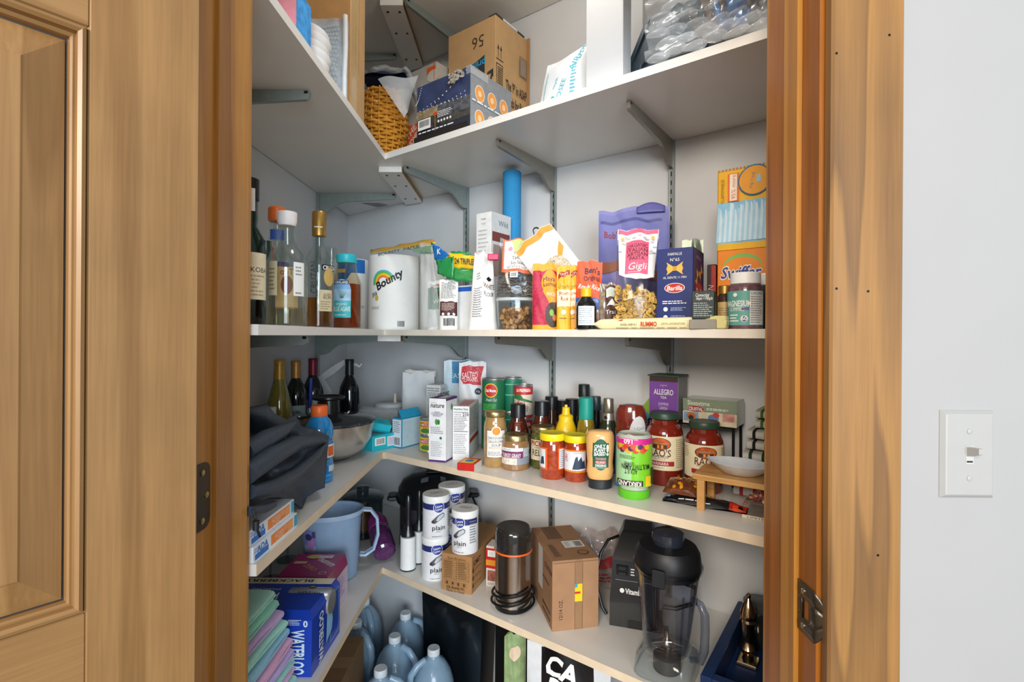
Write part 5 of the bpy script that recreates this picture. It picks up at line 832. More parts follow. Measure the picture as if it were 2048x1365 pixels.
# jars: (centre px, distance from edge, half width px, top py)
def jar(name, lb, px, d, rpx, ytop, m, lidm, draw, shape=0, lidh=.016, cat='jar', group=None, turn=0, sx=1, sy=1, py=900, lidk=.92):
    x, y, s = spot('B', px, d, py); r0 = rpx * s; h = hgt(ytop, s, px); t = thing(name, lb, cat, (x, y, Z3), tocam(x, y) + R(turn), group)
    sh = [[(.93, 0), (1, .03), (1, .72), (.94, .80), (.86, .85), (.86, .9)], [(.93, 0), (1, .03), (1, .66), (.97, .73), (.85, .81), (.72, .84), (.72, .9)]][shape]
    pf = [(r0 * a, h * b_) for a, b_ in sh]; MB().lathe(pf, 34, sx=sx, sy=sy).build('jar', m, t, 40); lr = r0 * (sh[-1][0] + .06) * (lidk / .92)
    MB().lathe([(lr, h - lidh), (lr * 1.02, h - lidh + .001), (lr * 1.02, h - .003), (lr * .97, h), (lr * .9, h - .0008), (.001, h - .0008)], 34).build('lid', lidm, t, 35)
    p = PR(True); draw(p, r0, h); p.build(cyl(profr(pf)), t); return t
LG = mat('a89a6a', .3, .8); SALSA = mat('a03c1a', .15, var=.3, sc=120, coat=.9)
jar('soup_jar', 'tall jar of tan cauliflower soup with gold lid', 990, .092, 23, 822, mat('a58350', .15, var=.12, coat=.9), LG, lambda p, r0, h: (p.rect(-r0 * .78, h * .18, r0 * .95, h * .68, mat('3a3c48')), p.rect(-r0 * .74, h * .19, r0 * .92, h * .67, mat('e9e6e2')), p.ell(r0 * .1, h * .66, r0 * .42, r0 * .42, PAPER), p.ell(r0 * .1, h * .66, r0 * .34, r0 * .34, mat('e0902c')), p.txt('CHICKEN & RICE', r0 * .12, h * .54, .0075, INK, w=r0 * 1.5), p.txt('CAULIFLOWER', r0 * .12, h * .475, .0075, INK, w=r0 * 1.4), p.txt('SOUP', r0 * .1, h * .41, .0075, INK), p.lines(-r0 * .5, h * .34, r0 * .6, h * .38, 2, mat('d8a05c')), p.lines(-r0 * .6, h * .22, r0 * .7, h * .3, 3, GREY)))
jar('gravy_jar', 'short jar of gravy with purple label', 1031, .108, 27.5, 868, mat('96704a', .15, var=.12, coat=.9), LG, lambda p, r0, h: (p.rect(-r0 * 1.3, h * .18, r0 * 1.4, h * .66, mat('8a929c')), p.rect(-r0 * 1.3, h * .36, r0 * .55, h * .56, mat('7c2a62')), p.rect(-r0 * 1.3, h * .56, r0 * .55, h * .66, mat('e4e8e6')), p.rect(-r0 * 1.3, h * .18, r0 * .1, h * .36, mat('d9d2c6', var=.25, sc=120)), p.txt('TURKEY GRAVY', -r0 * .35, h * .45, .010, PAPER, w=r0 * 1.5, bold=.01), p.txt('Fresh', -r0 * .6, h * .615, .007, mat('5fa08a')), p.txt('MADE WITH BONE BROTH', -r0 * .3, h * .385, .004, PAPER, w=r0 * 1.2), p.lines(r0 * .6, h * .4, r0 * 1.2, h * .64, 6, PAPER)))
jar('relish_jar', 'jar of green pickle relish with gold lid behind salsa', 1086, .165, 25, 852, mat('5c5f2a', .15, var=.4, sc=150, coat=.9), LG, lambda p, r0, h: (p.rect(-r0 * 1.2, h * .22, r0 * 1.2, h * .70, mat('ddd2b4')), p.txt('PICKLE', -r0 * .3, h * .62, .014, mat('a82a2a'), w=r0 * 1.6, bold=.03), p.txt('RELISH', -r0 * .2, h * .40, .018, mat('3a3a2a'), w=r0 * 1.5, bold=.01), p.txt('SWEET', -r0 * .4, h * .52, .005, mat('3a3a2a'))))
SL = mat('e2622c', .5)
def salsa(face):
    def f(p, r0, h):
        if face: p.rect(-r0 * 1.25, h * .22, r0 * .95, h * .70, SL); p.rect(-r0 * 1.2, h * .255, r0 * .9, h * .665, mat('dfe2e8')); p.txt('LA', -r0 * .92, h * .56, .013, RED, w=r0 * .35, bold=.02); p.txt('VICA', -r0 * .9, h * .47, .008, RED, w=r0 * .4); p.poly([(-r0 * .3, h * .28), (-r0 * .1, h * .45), (0, h * .58), (r0 * .15, h * .55), (r0 * .2, h * .42), (r0 * .45, h * .56), (r0 * .6, h * .42), (r0 * .75, h * .48), (r0 * .85, h * .3), (r0 * .5, h * .36), (r0 * .3, h * .28), (r0 * .05, h * .36)], mat('2c3a50')); p.ell(-r0 * .05, h * .57, r0 * .1, h * .03, PAPER); p.lines(-r0 * .2, h * .62, r0 * .8, h * .65, 1, GREY); q = 22
        else:
            p.rect(-r0 * 1.5, h * .22, -r0 * .42, h * .70, SL); p.rect(-r0 * 1.5, h * .255, -r0 * .58, h * .665, mat('dfe2e8')); p.poly([(-r0 * 1.2, h * .32), (-r0, h * .5), (-r0 * .75, h * .5), (-r0 * .68, h * .34)], mat('2c3a50')); p.rect(r0 * .45, h * .22, r0 * 1.5, h * .70, SL); p.rect(r0 * .55, h * .245, r0 * 1.4, h * .675, mat('dfe2e8')); p.lines(r0 * .6, h * .27, r0 * 1.2, h * .65, 9, GREY)
        for k in range(18): u = -r0 * 1.2 + k * r0 * .12; (p.rect(u, h * .225, u + r0 * .05, h * .25, YEL), p.rect(u, h * .67, u + r0 * .05, h * .695, YEL)) if face else None
    return f
YL = mat('e8d820', .4)
jar('salsa_jar', 'red salsa jar with yellow lid showing its nutrition side', 1105, .095, 25, 865, SALSA, YL, salsa(0), group='yellow-lidded salsa jars', lidh=.018, lidk=1.02)
jar('salsa_jar', 'red salsa jar with yellow lid showing horsemen picture', 1152, .112, 23.5, 869, SALSA, YL, salsa(1), group='yellow-lidded salsa jars', lidh=.018, lidk=1.02)
BBQ = mat('4a1c10', .12, coat=.9, var=.15)
def sauce(name, lb, px, d, rpx, ytop, m, capm, capk=.55, neck=.42, draw=None, prof=None, py=830, caph=.2, sx=1, sy=1):
    x, y, s = spot('B', px, d, py); r0 = rpx * s; h = hgt(ytop, s, px); t = thing(name, lb, 'bottle', (x, y, Z3), tocam(x, y))
    pf = [(r0 * a, h * b_) for a, b_ in (prof or [(.94, 0), (1, .02), (1, .48), (.95, .56), (.75, .66), (neck + .04, .76), (neck, .84), (neck, .9)])]; MB().lathe(pf, 30, sx=sx, sy=sy).build('bottle', m, t, 40)
    MB().lathe([(r0 * capk, h * (1 - caph)), (r0 * capk * 1.04, h * (1 - caph) + .001), (r0 * capk * 1.0, h - .002), (r0 * capk * .92, h)], 26).build('cap', capm, t, 35)
    if draw: p = PR(True); draw(p, r0, h); p.build(cyl(profr(pf), sx, sy), t)
    return t
DK = mat('17181b', .35, coat=.2)
sauce('barbecue_bottle', 'barbecue sauce bottle with black wrapped cap above the gravy', 1036, .19, 22.5, 808, BBQ, DK, .66, .55, lambda p, r0, h: p.lines(-r0 * .3, h * .55, r0 * .4, h * .7, 5, mat('8a5040')), caph=.24)
sauce('barbecue_bottle', 'barbecue sauce bottle with black wrapped cap above the relish', 1083, .225, 22, 802, BBQ, DK, .66, .55, caph=.24)
sauce('brown_sauce_bottle', 'brown sauce bottle with black cap at the back', 1103, .31, 15, 793, mat('4a2c1c', .12, coat=.9), DK, .85, .7, caph=.22)
sauce('black_cap_bottle', 'low dark bottle with black cap behind the mustard', 1127, .325, 13, 801, mat('1a1a1c', .15, coat=.8), DK, .95, .8, caph=.3)
sauce('black_jar_bottle', 'dark bottle with wide black cap behind the mustard', 1144, .28, 14.5, 798, mat('26201c', .15, coat=.8), mat('14151c', .35), .92, .8, caph=.26)
MU = mat('f0c81c', .4, coat=.2)
t = sauce('mustard_bottle', 'yellow squeeze mustard bottle', 1132, .2, 22, 810, MU, MU, .14, .5, prof=[(.94, 0), (1, .03), (1, .55), (.95, .62), (.72, .73), (.66, .75), (.66, .82), (.55, .84), (.40, .85), (.36, .88), (.34, .96)], caph=.1)
sauce('oil_bottle', 'dark green oil bottle with black cap, tallest at the back', 1168, .335, 12.5, 769, mat('22331c', .1, coat=.8), mat('15201b', .4), .9, .75, caph=.17)
sauce('vinaigrette_bottle', 'golden dressing bottle with teal wrapped cap', 1172, .21, 18, 795, mat('8f7a20', .1, coat=.9, var=.15), mat('1f9a8a', .4), .78, .6, prof=[(.94, 0), (1, .03), (1, .55), (.9, .64), (.7, .74), (.62, .8), (.62, .9)], caph=.3, draw=lambda p, r0, h: p.poly([(-r0 * .3, h * .45), (r0 * .2, h * .6), (r0 * .35, h * .45), (0, h * .3)], mat('d8d0a8')))
sauce('soy_bottle', 'black soy bottle between the vinaigrette and sparkling wine', 1192, .29, 12, 793, mat('131416', .15, coat=.8), mat('2a3a44', .4), .8, .7, caph=.2)
t = sauce('sparkling_wine_bottle', 'sparkling wine bottle with silver foil neck', 1217, .24, 24, 797, mat('2a3322', .1, coat=.8), mat('b9aa98', .3, .85), .42, .36, prof=[(.94, 0), (1, .02), (1, .4), (.9, .52), (.65, .64), (.45, .74), (.38, .84), (.38, .9)], caph=.2)
MB().lathe([(.0, 0)] and [(24 * .0013 * a, hgt(797, spot('B', 1217, .24, 830)[2], 1219) * b_) for a, b_ in ((.7, .63), (.5, .735), (.42, .82))], 26, cap=False).build('neck_foil', mat('a79c90', .35, .5), t, 40)
p = PR(True); hh = hgt(797, spot('B', 1217, .24, 830)[2], 1219); p.ell(-.008, hh * .68, .007, .018, INK); p.txt('SO', -.008, hh * .68, .009, mat('d8cfc0'), rot=90); p.build(cyl(lambda v: .0185 - (v - hh * .63) * .14), t)
x, y, s = spot('B', 1262, .225, 840); h = hgt(808, s, 1265); t = thing('ketchup_bottle', 'upside-down red-brown squeeze bottle with white label', 'bottle', (x, y, Z3), tocam(x, y))
pf = [(.72, .09), (.9, .2), (1, .4), (1, .8), (.93, .92), (.75, .985), (.3, 1)]; r0 = 30 * s; pf = [(r0 * a, h * b_) for a, b_ in pf]; MB().lathe(pf, 32, sy=.62).build('bottle', mat('7a2c1e', .12, coat=.9, var=.1), t, 40); MB().lathe([(r0 * .7, 0), (r0 * .72, .002), (r0 * .72, h * .088), (r0 * .68, h * .09)], 28, sy=.7).build('cap', WHITE, t, 35)
p = PR(True); p.ell(r0 * .55, h * .55, r0 * .7, h * .3, mat('dfe0e2')); p.txt('LIGHT', r0 * .6, h * .68, .008, mat('4a6a8a')); p.build(cyl(profr(pf), 1, .62), t)
loc, rz, w_, dp, h_ = boxG((1219, 978), (1242, 981), Z3, 873, depth=.04)
carton('blue_cracker_box', 'blue snack box wedged behind the dressing bottle', 'carton', (loc[0] - N[0] * .03, loc[1] - N[1] * .03, Z3), rz, w_, dp, h_, mat('2b6fb5', .45), {'f': lambda p: (p.ell(w_ * .3, h_ * .3, .014, .02, mat('c98a3a')), p.ell(w_ * .3, h_ * .3, .010, .015, mat('8a5a24')))})
x, y, s = spot('B', 1200, .088, 950); h = hgt(860, s, 1200); t = thing('dressing_bottle', 'pale orange plant-based dressing bottle standing on its cap', 'bottle', (x, y, Z3), tocam(x, y) + R(4)); w0 = 28 * s
pf = [(.78, .16), (.88, .2), (.96, .3), (.90, .45), (.96, .62), (1, .78), (.98, .9), (.88, .97), (.7, .995), (.3, 1)]; pf = [(w0 * a, h * b_) for a, b_ in pf]; MB().lathe(pf, 36, sy=.66).build('bottle', mat('e3b06e', .35, coat=.3), t, 40); MB().lathe([(w0 * .76, 0), (w0 * .82, .002), (w0 * .82, h * .15), (w0 * .76, h * .158)], 32, sy=.72).build('cap', mat('23282c', .4), t, 35)
p = PR(True); GD = mat('1d5a44'); p.ell(0, h * .60, w0 * .62, h * .27, GD); p.rect(-w0 * .58, h * .38, w0 * .58, h * .8, GD)
for k, q in enumerate(('ONLY', 'PLANT', 'BASED')): p.txt(q, -w0 * .08, h * (.745 - k * .065), .0085, PAPER, w=w0 * .8, rot=4, sh=.15, bold=.03)
p.txt('!', w0 * .48, h * .685, .026, PAPER, bold=.03); p.txt('THOUSAND', 0, h * .53, .006, mat('e8a0a0'), w=w0 * .75, bold=.02); p.rect(-w0 * .38, h * .445, w0 * .38, h * .495, mat('d8485a')); p.txt('ISLAND', 0, h * .47, .006, PAPER, w=w0 * .6); p.txt('DRESSING', 0, h * .415, .006, PAPER, w=w0 * .75, bold=.02); p.lines(-w0 * .4, h * .36, w0 * .4, h * .39, 2, mat('9ac0a8')); p.build(cyl(profr(pf), 1, .66), t)
x, y, s = spot('B', 1268, .082, 960); r0 = 35 * s; h = hgt(866, s, 1268); t = thing('vitamin_tub', 'lime green vitamin gummies tub standing upside down', 'tub', (x, y, Z3), tocam(x, y)); LM = mat('7fcf2e', .35, coat=.3)
MB().lathe([(r0 * .86, 0), (r0 * .88, .002), (r0 * .88, h * .13), (r0 * .84, h * .135)], 34).build('lid', mat('62c026', .4), t, 35); MB().lathe([(r0 * .8, h * .136), (r0 * .8, h * .19), (r0 * .98, h * .2), (r0, h * .22), (r0, h * .93), (r0 * .95, h * .975), (r0 * .86, h), (r0 * .8, h - .004), (.001, h - .005)], 36).build('tub', mat('b9c2b4', .2, coat=.7), t, 40)
p = PR(True); MG = mat('d82a8a'); q = r0 * 1.35; p.rect(-q, h * .21, q, h * .94, LM); p.rect(-q * .95, h * .3, -q * .1, h * .78, mat('a9d8a0')); p.rect(-q, h * .86, q, h * .955, MG); p.txt('160', -q * .25, h * .905, .011, PAPER, w=.020, rot=180, bold=.02); p.lines(-q * .7, h * .935, q * .2, h * .95, 1, PAPER)
for k in range(14): p.ell(-q * .7 + k * q * .095, h * (.80 + .035 * math.sin(k * 2.1)), .007, .006, [mat('d8402a'), mat('e8b02a'), mat('5a2a5a'), mat('d85a3a')][k % 4], 10)
p.txt('MULTIVITAMIN', .004, h * .52, .012, INK, w=q * 1.15, rot=180, bold=.01); p.txt('ADULT', -q * .12, h * .45, .012, INK, w=q * .5, rot=180); p.txt('GUMMIES', -q * .2, h * .575, .006, INK, w=q * .4, rot=180); p.lines(-q * .6, h * .64, q * .1, h * .70, 3, mat('4a6a3a')); p.rect(-q * .75, h * .225, q * .35, h * .31, mat('3a1a24')); p.txt('KIRKLAND', -q * .2, h * .26, .011, PAPER, w=q * .95, rot=180, bold=.02); p.rect(q * .45, h * .22, q * .75, h * .38, YEL); p.rect(q * .72, h * .25, q * .95, h * .5, mat('3a4a2a')); p.build(cyl(r0), t)
def rao(p, r0, h):
    p.rect(-r0 * 1.5, h * .22, r0 * 1.5, h * .69, CREAM); p.ell(0, h * .585, r0 * .58, h * .085, mat('3a1a12')); p.ell(0, h * .585, r0 * .54, h * .078, mat('c85a1e', var=.5, sc=60)); p.rect(-r0 * .38, h * .525, r0 * .38, h * .575, mat('4a3020'))
    for k in (-.14, .06): p.rect(r0 * k, h * .525, r0 * (k + .12), h * .57, mat('f09a3a'))
    p.rect(-r0 * .45, h * .59, r0 * .45, h * .602, mat('8a9a80')); p.txt("RAO'S", 0, h * .465, .018, mat('5f2620'), w=r0 * 1.15, bold=.01); p.txt('HOMEMADE', 0, h * .41, .007, mat('5f2620'), w=r0 * .9); p.txt('PREMIUM SAUCE', 0, h * .375, .003, GREY, w=r0 * .6); p.rect(-r0 * .75, h * .285, r0 * .75, h * .35, mat('a82a26')); p.txt('MARINARA', 0, h * .317, .008, PAPER, w=r0 * .9); p.lines(-r0 * .4, h * .25, r0 * .4, h * .265, 1, GREY); p.lines(r0 * .85, h * .26, r0 * 1.4, h * .66, 14, mat('b0a47c')); p.lines(-r0 * 1.4, h * .5, -r0 * .9, h * .66, 5, mat('b0a47c'))
RS = mat('7e2414', .12, var=.12, coat=1); RL = mat('2f4a3a', .4)
jar('marinara_jar', 'tall marinara jar in front of the purple tea box', 1329, .235, 36, 824, RS, RL, rao, 1, .016, group='marinara jars', turn=-14)
jar('marinara_jar', 'marinara jar half hidden by the bamboo riser', 1408, .232, 36.5, 842, RS, RL, rao, 1, .016, group='marinara jars', turn=6, py=920)
# rack with tea boxes
a, b2 = spot('B', 1296, .285, 850), spot('B', 1466, .285, 850); ln = math.hypot(b2[0] - a[0], b2[1] - a[1]); RH = .148
t = thing('wire_rack', 'black metal riser rack holding the tea boxes', 'rack', ((a[0] + b2[0]) / 2 - N[0] * .045, (a[1] + b2[1]) / 2 - N[1] * .045, Z3), TB); RK = mat('191a1c', .45, .4)
for sx in (-1, 1):
    for sy in (-1, 1): MB().tube([(sx * ln / 2, sy * .04, 0), (sx * ln / 2, sy * .04, RH)], .0035, 8).build('leg', RK, t, True)
for yy in (-.04, -.013, .013, .04): MB().tube([(-ln / 2, yy, RH), (ln / 2, yy, RH)], .003, 8).build('rail', RK, t, True)
(cx, cy), wd = boxB(1299, 1356, .29, .075, 790); s = spot('B', 1299, .29)[2]; zR = Z3 + RH + .0034; h_ = hz(752, s, 1300) - zR; AP = mat('7a4a9c', .45)
t = carton('jasmine_tea_box', 'purple jasmine tea box with green top', 'tea box', (cx, cy, zR), TB, wd, .075, h_, mat('cfcfd0', .5), {'f': lambda p: (p.rect(-wd / 2, 0, wd / 2, h_, AP), p.rect(-wd / 2, h_ * .88, wd / 2, h_, mat('46302e')), p.txt('organic', 0, h_ * .8, .005, mat('cdb6dd')), p.txt('ALLEGRO', 0, h_ * .64, .015, PAPER, w=wd * .68, bold=.01), p.txt('TEA', 0, h_ * .51, .007, PAPER), p.txt('JASMINE', 0, h_ * .36, .008, mat('d8c6e6'), w=wd * .36), p.txt('GREEN', 0, h_ * .26, .008, mat('d8c6e6'), w=wd * .28), p.lines(-wd * .2, h_ * .15, wd * .2, h_ * .18, 1, mat('cdb6dd')), p.ell(wd * .28, h_ * .12, .007, .005, PAPER)), 'r': lambda p: p.rect(-.0375, 0, .0375, h_, mat('8d8f92'))})
MB().box(-wd / 2 - .004, -.042, h_ + .0004, wd / 2 + .004, .04, h_ + .004).build('lid_flap', mat('2f5540', .5), t)
(cx, cy), wd = boxB(1366, 1474, .275, .08, 820); s = spot('B', 1366, .275)[2]; h_ = hz(796, s, 1370) - zR
carton('sleepy_tea_box', 'sage green herbal tea box in clear wrap', 'tea box', (cx, cy, zR), TB, wd, .08, h_, mat('7f8a76', .2, coat=.8), {'f': lambda p: (p.rect(-wd / 2, h_ * .55, wd / 2, h_, mat('7d8c74')), p.rect(-wd / 2, 0, wd / 2, h_ * .5, mat('cfc3a6', var=.2)), p.txt('Sleepytime', -wd * .2, h_ * .84, .012, PAPER, w=wd * .42), p.ell(-wd * .25, h_ * .6, wd * .17, h_ * .13, mat('b58a80')), p.ell(-wd * .25, h_ * .6, wd * .155, h_ * .11, mat('8e2a2e')), p.txt('CELESTIAL', -wd * .25, h_ * .6, .008, PAPER, w=wd * .27, bold=.02), p.rect(-wd * .48, h_ * .1, -wd * .2, h_ * .46, mat('6f9ac0')), p.ell(-wd * .34, h_ * .3, wd * .09, h_ * .15, mat('b5651f')), p.ell(-wd * .34, h_ * .24, wd * .05, h_ * .1, mat('2b201c')), p.ell(wd * .08, h_ * .3, wd * .1, h_ * .14, mat('5a7aa8')), p.ell(wd * .13, h_ * .42, wd * .06, h_ * .1, mat('c23a34')), p.rect(wd * .25, h_ * .2, wd * .46, h_ * .5, mat('c98a80', var=.4, sc=60)), p.lines(-wd * .05, h_ * .58, wd * .4, h_ * .68, 2, PAPER))})
x, y, s = spot('B', 1237, .345, 790); t = thing('foil_wrapper', 'green, blue and white packet leaning at the back wall', 'packet', (x, y, Z3), tocam(x, y), ry=R(38)); h_ = .235
MB().box(-.05, -.006, .03, .028, .006, h_, .002).build('packet', mat('dfe3e4', .4), t); p = PR(); p.rect(-.05, .17, -.02, h_, mat('8ab53a')); p.rect(-.05, .03, -.01, .17, mat('3a9ac8')); p.lines(-.012, .12, .026, h_ - .005, 12, GREY); p.build(flat((0, -.006, 0), (1, 0, 0), (0, 0, 1), (0, -1, 0)), t)
# kitchen towels folded in a stack
tw = [('c9c6c0', 'b02a36', .058, 'red and white checked kitchen towel at the stack bottom'), ('d2cfc8', '1f3f2c', .048, 'dark green striped kitchen towel folded on the red one'), ('cdc9bf', '1b1d1c', .050, 'black checked kitchen towel in the middle of the stack'), ('c6c3b4', '3f6a3c', .046, 'green checked kitchen towel second from the top'), ('dfe2e6', '2f4f9a', .036, 'white and blue kitchen towel on top of the stack')]
x, y, s = spot('B', 1534, .295, 860); zc = Z3 + .0005
for k, (c1, c2, h_, lb) in enumerate(tw):
    wt, dt = .108 - .006 * k, .15 - .008 * k; t = thing('kitchen_towel', lb, 'towel', (x - .004 + .012 * k, y - .002 * k, zc), TB + R(4 * math.sin(k * 2)), 'folded kitchen towels')
    for j in range(2):
        z0, z1 = h_ * j / 2, h_ * (j + 1) / 2
        def fn(u, v, z0=z0, z1=z1):
            a = 2 * math.pi * v; ex = lambda q: math.copysign(abs(q) ** .45, q); return ((u - .5) * wt, dt / 2 * ex(math.cos(a)) * (1 - .03 * math.sin(u * 9)), (z0 + z1) / 2 + (z1 - z0) / 2 * ex(math.sin(a)) * (.92 + .06 * math.sin(u * 11 + k)))
        b = MB(); b.grid(fn, 16, 24)
        b.rings([[fn(0, v / 24) for v in range(24)], [Vector(fn(0, v / 24)) + Vector((-.0005, 0, 0)) for v in range(24)]], True); b.rings([[fn(1, v / 24) for v in range(24)], [Vector(fn(1, v / 24)) + Vector((.0005, 0, 0)) for v in range(24)]], True)
        o = b.build('fold', mat(c1, .95, var=.08, sc=400, bump=.5), t, 60)
        for q in (.15, .42, .70, .92):                  # woven stripes standing a hair proud of the fold
            MB().grid(lambda u, v: Vector(fn(q + (u - .5) * .07, v)) + Vector((0, .0007 * math.cos(2 * math.pi * v), .0007 * math.sin(2 * math.pi * v))), 2, 24).build('stripe', mat(c2, .95, var=.15, sc=400, bump=.5), o, True)
    zc += h_ + .0005
# bamboo riser with dish, snack packs in front
a = onplane(1393, 1020, Z3); s = a[2]; BM = wood('w_bamboo', 'd9a766', 'c08a48', 20, dist=1.5, axis='X', streak=.15); L_ = .26; Dp = .104; HB = .078; rz = TB + R(2)
t = thing('bamboo_riser', 'small bamboo shelf riser near the right jamb', 'shelf riser', (a[0], a[1], Z3), rz)
MB().box(-.008, -.004, HB - .012, L_, Dp, HB, .0015).build('board', BM, t)
for x0 in (0, L_ - .02):
    for y0 in (0, Dp - .015): MB().box(x0, y0, 0, x0 + .016, y0 + .013, HB - .0122, .001).build('leg', BM, t)
q = Vector((.076, .055, HB + .0006)); m = Matrix.Translation((a[0], a[1], Z3)) @ Matrix.Rotation(rz, 4, 'Z'); o = thing('oval_dish', 'white oval ceramic dish with handles on the bamboo riser', 'dish', m @ q, rz + R(-8)); CR_ = mat('d6dce4', .2, coat=.6)
pr_ = [(.55, 0), (.6, .001), (.9, .017), (1, .022), (1.03, .0235), (1.0, .0245), (.9, .020), (.58, .004), (.01, .003)]
def dsh(rr, a): k = 1 + .13 * max(0, abs(math.cos(a))) ** 14; return (.062 * rr * math.cos(a) * (k if rr > .8 else 1), .046 * rr * math.sin(a))
MB().rings([[dsh(r_, 2 * math.pi * j / 48) + (z_,) for j in range(48)] for r_, z_ in pr_]).build('dish', CR_, o, 50)
p0, p1 = onplane(1312, 1012, Z3), onplane(1486, 1042, Z3); ln = math.hypot(p1[0] - p0[0], p1[1] - p0[1]); rz2 = math.atan2(p1[1] - p0[1], p1[0] - p0[0]); t = thing('black_snack_pack', 'flat black and red snack packet lying under the riser', 'snack pack', (p0[0] - N[0] * .035, p0[1] - N[1] * .035, Z3), rz2)
def pk(u, v, z=0): return (u * ln, .002 + v * .04 + .002 * math.sin(u * 9), .003 + z + .016 * math.sin(math.pi * min(1, u * 1.05)) ** .5 * math.sin(math.pi * v) ** .6 + .002 * nz(u * 3, v * 2))
b = MB(); b.grid(pk, 40, 14); b.grid(lambda u, v: (pk(u, v)[0], pk(u, v)[1], .001), 20, 2); b.build('packet', mat('1a1a1d', .3, coat=.5), t, True)
p = PR(.006); p.rect(.80, .0, .99, .98, mat('c02a1e')); p.rect(.84, .02, .98, .3, mat('e8552a')); p.ell(.93, .25, .03, .12, BLACK); p.lines(.2, .05, .75, .12, 1, PAPER); p.rect(.02, .2, .09, .5, mat('7ab0d0')); p.txt('EO', .62, .6, .25, mat('8a3a2a'), w=.1); p.build(lambda u, v, z: pk(u, v, z), t)
t = thing('peanut_bar_pack', 'peanut brittle bar packet resting on the black packet', 'snack pack', (p0[0] - N[0] * .04, p0[1] - N[1] * .04, Z3 + .0215), rz2 + R(-4))
def pb(u, v, z=0): return (u * .078, v * .062, z + .013 * math.sin(math.pi * u) ** .35 * math.sin(math.pi * v) ** .5 + .018 * v)
b = MB(); b.grid(pb, 24, 12); b.grid(lambda u, v: (u * .078, v * .062, .018 * v - .0005), 4, 2); b.build('packet', mat('6e3a1c', .25, var=.4, sc=90, coat=.6), t, True)
p = PR(.006)
for k in range(15): p.ell(.12 + rnd.random() * .78, .1 + rnd.random() * .8, .05, .07, mat('e0941f'), 8)
p.build(lambda u, v, z: pb(u, v, z), t)
p0 = onplane(1484, 1036, Z3); t = thing('bean_bag', 'clear bag of speckled dry beans beside the jamb', 'bean bag', (p0[0], p0[1], Z3), rz)
def bb(u, v): return (u * .09, .002 + .10 * v, .002 + .055 * math.sin(math.pi * (.08 + .84 * u)) ** .5 * math.sin(math.pi * min(1, .25 + v * .7)) ** .6)
b = MB(); b.grid(bb, 12, 12); b.grid(lambda u, v: (u * .09, .002 + .1 * v, .0005), 2, 2); b.build('bag', tglass('f0eeea', 1.3, .1), t, True)
one = None; bmx = [mat(q, .35, var=.3, sc=200) for q in ('b8645a', 'ecc0aa', '8a3a36')]; tpl = [None] * 3
for i in range(170):
    k = i % 3; u, v = rnd.random(), rnd.random(); q = bb(u * .94 + .03, v * .9 + .02)
    if tpl[k] is None: tpl[k] = MB().lathe([(.0005, -.0045), (.0025, -.003), (.0032, 0), (.0025, .003), (.0005, .0045)], 8).build('bean', bmx[k], t, True); o = tpl[k]
    else: o = tpl[k].copy(); COL.objects.link(o); o.parent = t
    o.location = (q[0], q[1], max(.005, q[2] - .004 - .006 * rnd.random())); o.rotation_euler = (rnd.random() * 6, rnd.random() * 6, rnd.random() * 6)
p = PR(); p.rect(0, 0, .09, .007, mat('d8cdb8')); p.txt('LIMITED 07B', .04, .0035, .004, INK, w=.06); p.build(flat((0, .0005, .0005), (1, 0, 0), (0, 0, 1), (0, -1, 0)), t)

# ------------------------------------------------------------------ lowest shelf, left run
def S4(px, d, run='B', py=1100): x, y, s = spot(run, px, d, py); return (x, y, Z4), s, tocam(x, y)
gl = None
for k, (px, d) in enumerate(((512, .315), (541, .315), (575, .325))):
    loc, s, c = S4(px, d, 'L', 1120); t = thing('wine_glass', ['wine glass nearest the left jamb on the lowest shelf', 'second wine glass from the left jamb', 'third wine glass from the left jamb', 'wine glass standing farthest back on the lowest shelf'][k], 'wine glass', loc, 0, 'stored wine glasses'); b = MB()
    if gl is None:
        q = [(.034, 0), (.034, .0015), (.006, .004), (.0035, .012), (.0035, .085), (.012, .095), (.032, .12), (.040, .15), (.036, .20), (.033, .215), (.0322, .215), (.035, .20), (.0388, .15), (.031, .122), (.001, .098)]; gl = b.lathe(q, 28).build('glass', tglass('dfe8ea', 1.6), t, 40)
    else: o = gl.copy(); COL.objects.link(o); o.parent = t
t = thing('kombucha_pack', 'magenta four-pack carton of bottled drinks', 'drink pack', (-.54, 1.343, Z4)); MGT = mat('a81e66', .4, coat=.2); H = .12
MB().rings([[(-.07, -.077, 0), (.07, -.077, 0), (.07, .077, 0), (-.07, .077, 0)], [(-.07, -.077, H - .03), (.07, -.077, H - .03), (.07, .077, H - .03), (-.07, .077, H - .03)], [(-.066, -.066, H), (.066, -.066, H), (.066, .070, H), (-.066, .070, H)]]).build('carton', MGT, t)
p = PR(); p.txt('humm', .035, .02, .022, mat('f2e6f0'), w=.065, rot=-38, bold=.03); p.txt('ZERO', .0, -.012, .016, mat('e0b870'), w=.05, rot=-38); p.rect(-.055, .008, -.02, .022, mat('e0c890')); p.ell(.045, -.045, .010, .010, mat('e8d6e4')); p.ell(.045, -.045, .008, .008, MGT); p.ell(-.01, .05, .025, .012, mat('d8c860')); p.rect(.0, .04, .04, .058, mat('e6dce6')); p.build(flat((0, 0, H), (1, 0, 0), (0, 1, 0), (0, 0, 1)), t)
p = PR(); p.rect(-.077, 0, .077, H - .032, mat('dcd0e6')); p.lines(-.06, .02, .07, .08, 8, mat('b58ac0')); p.rect(-.077, 0, -.05, .03, mat('c85a9a')); p.build(flat((.07, 0, 0), (0, 1, 0), (0, 0, 1), (1, 0, 0)), t)
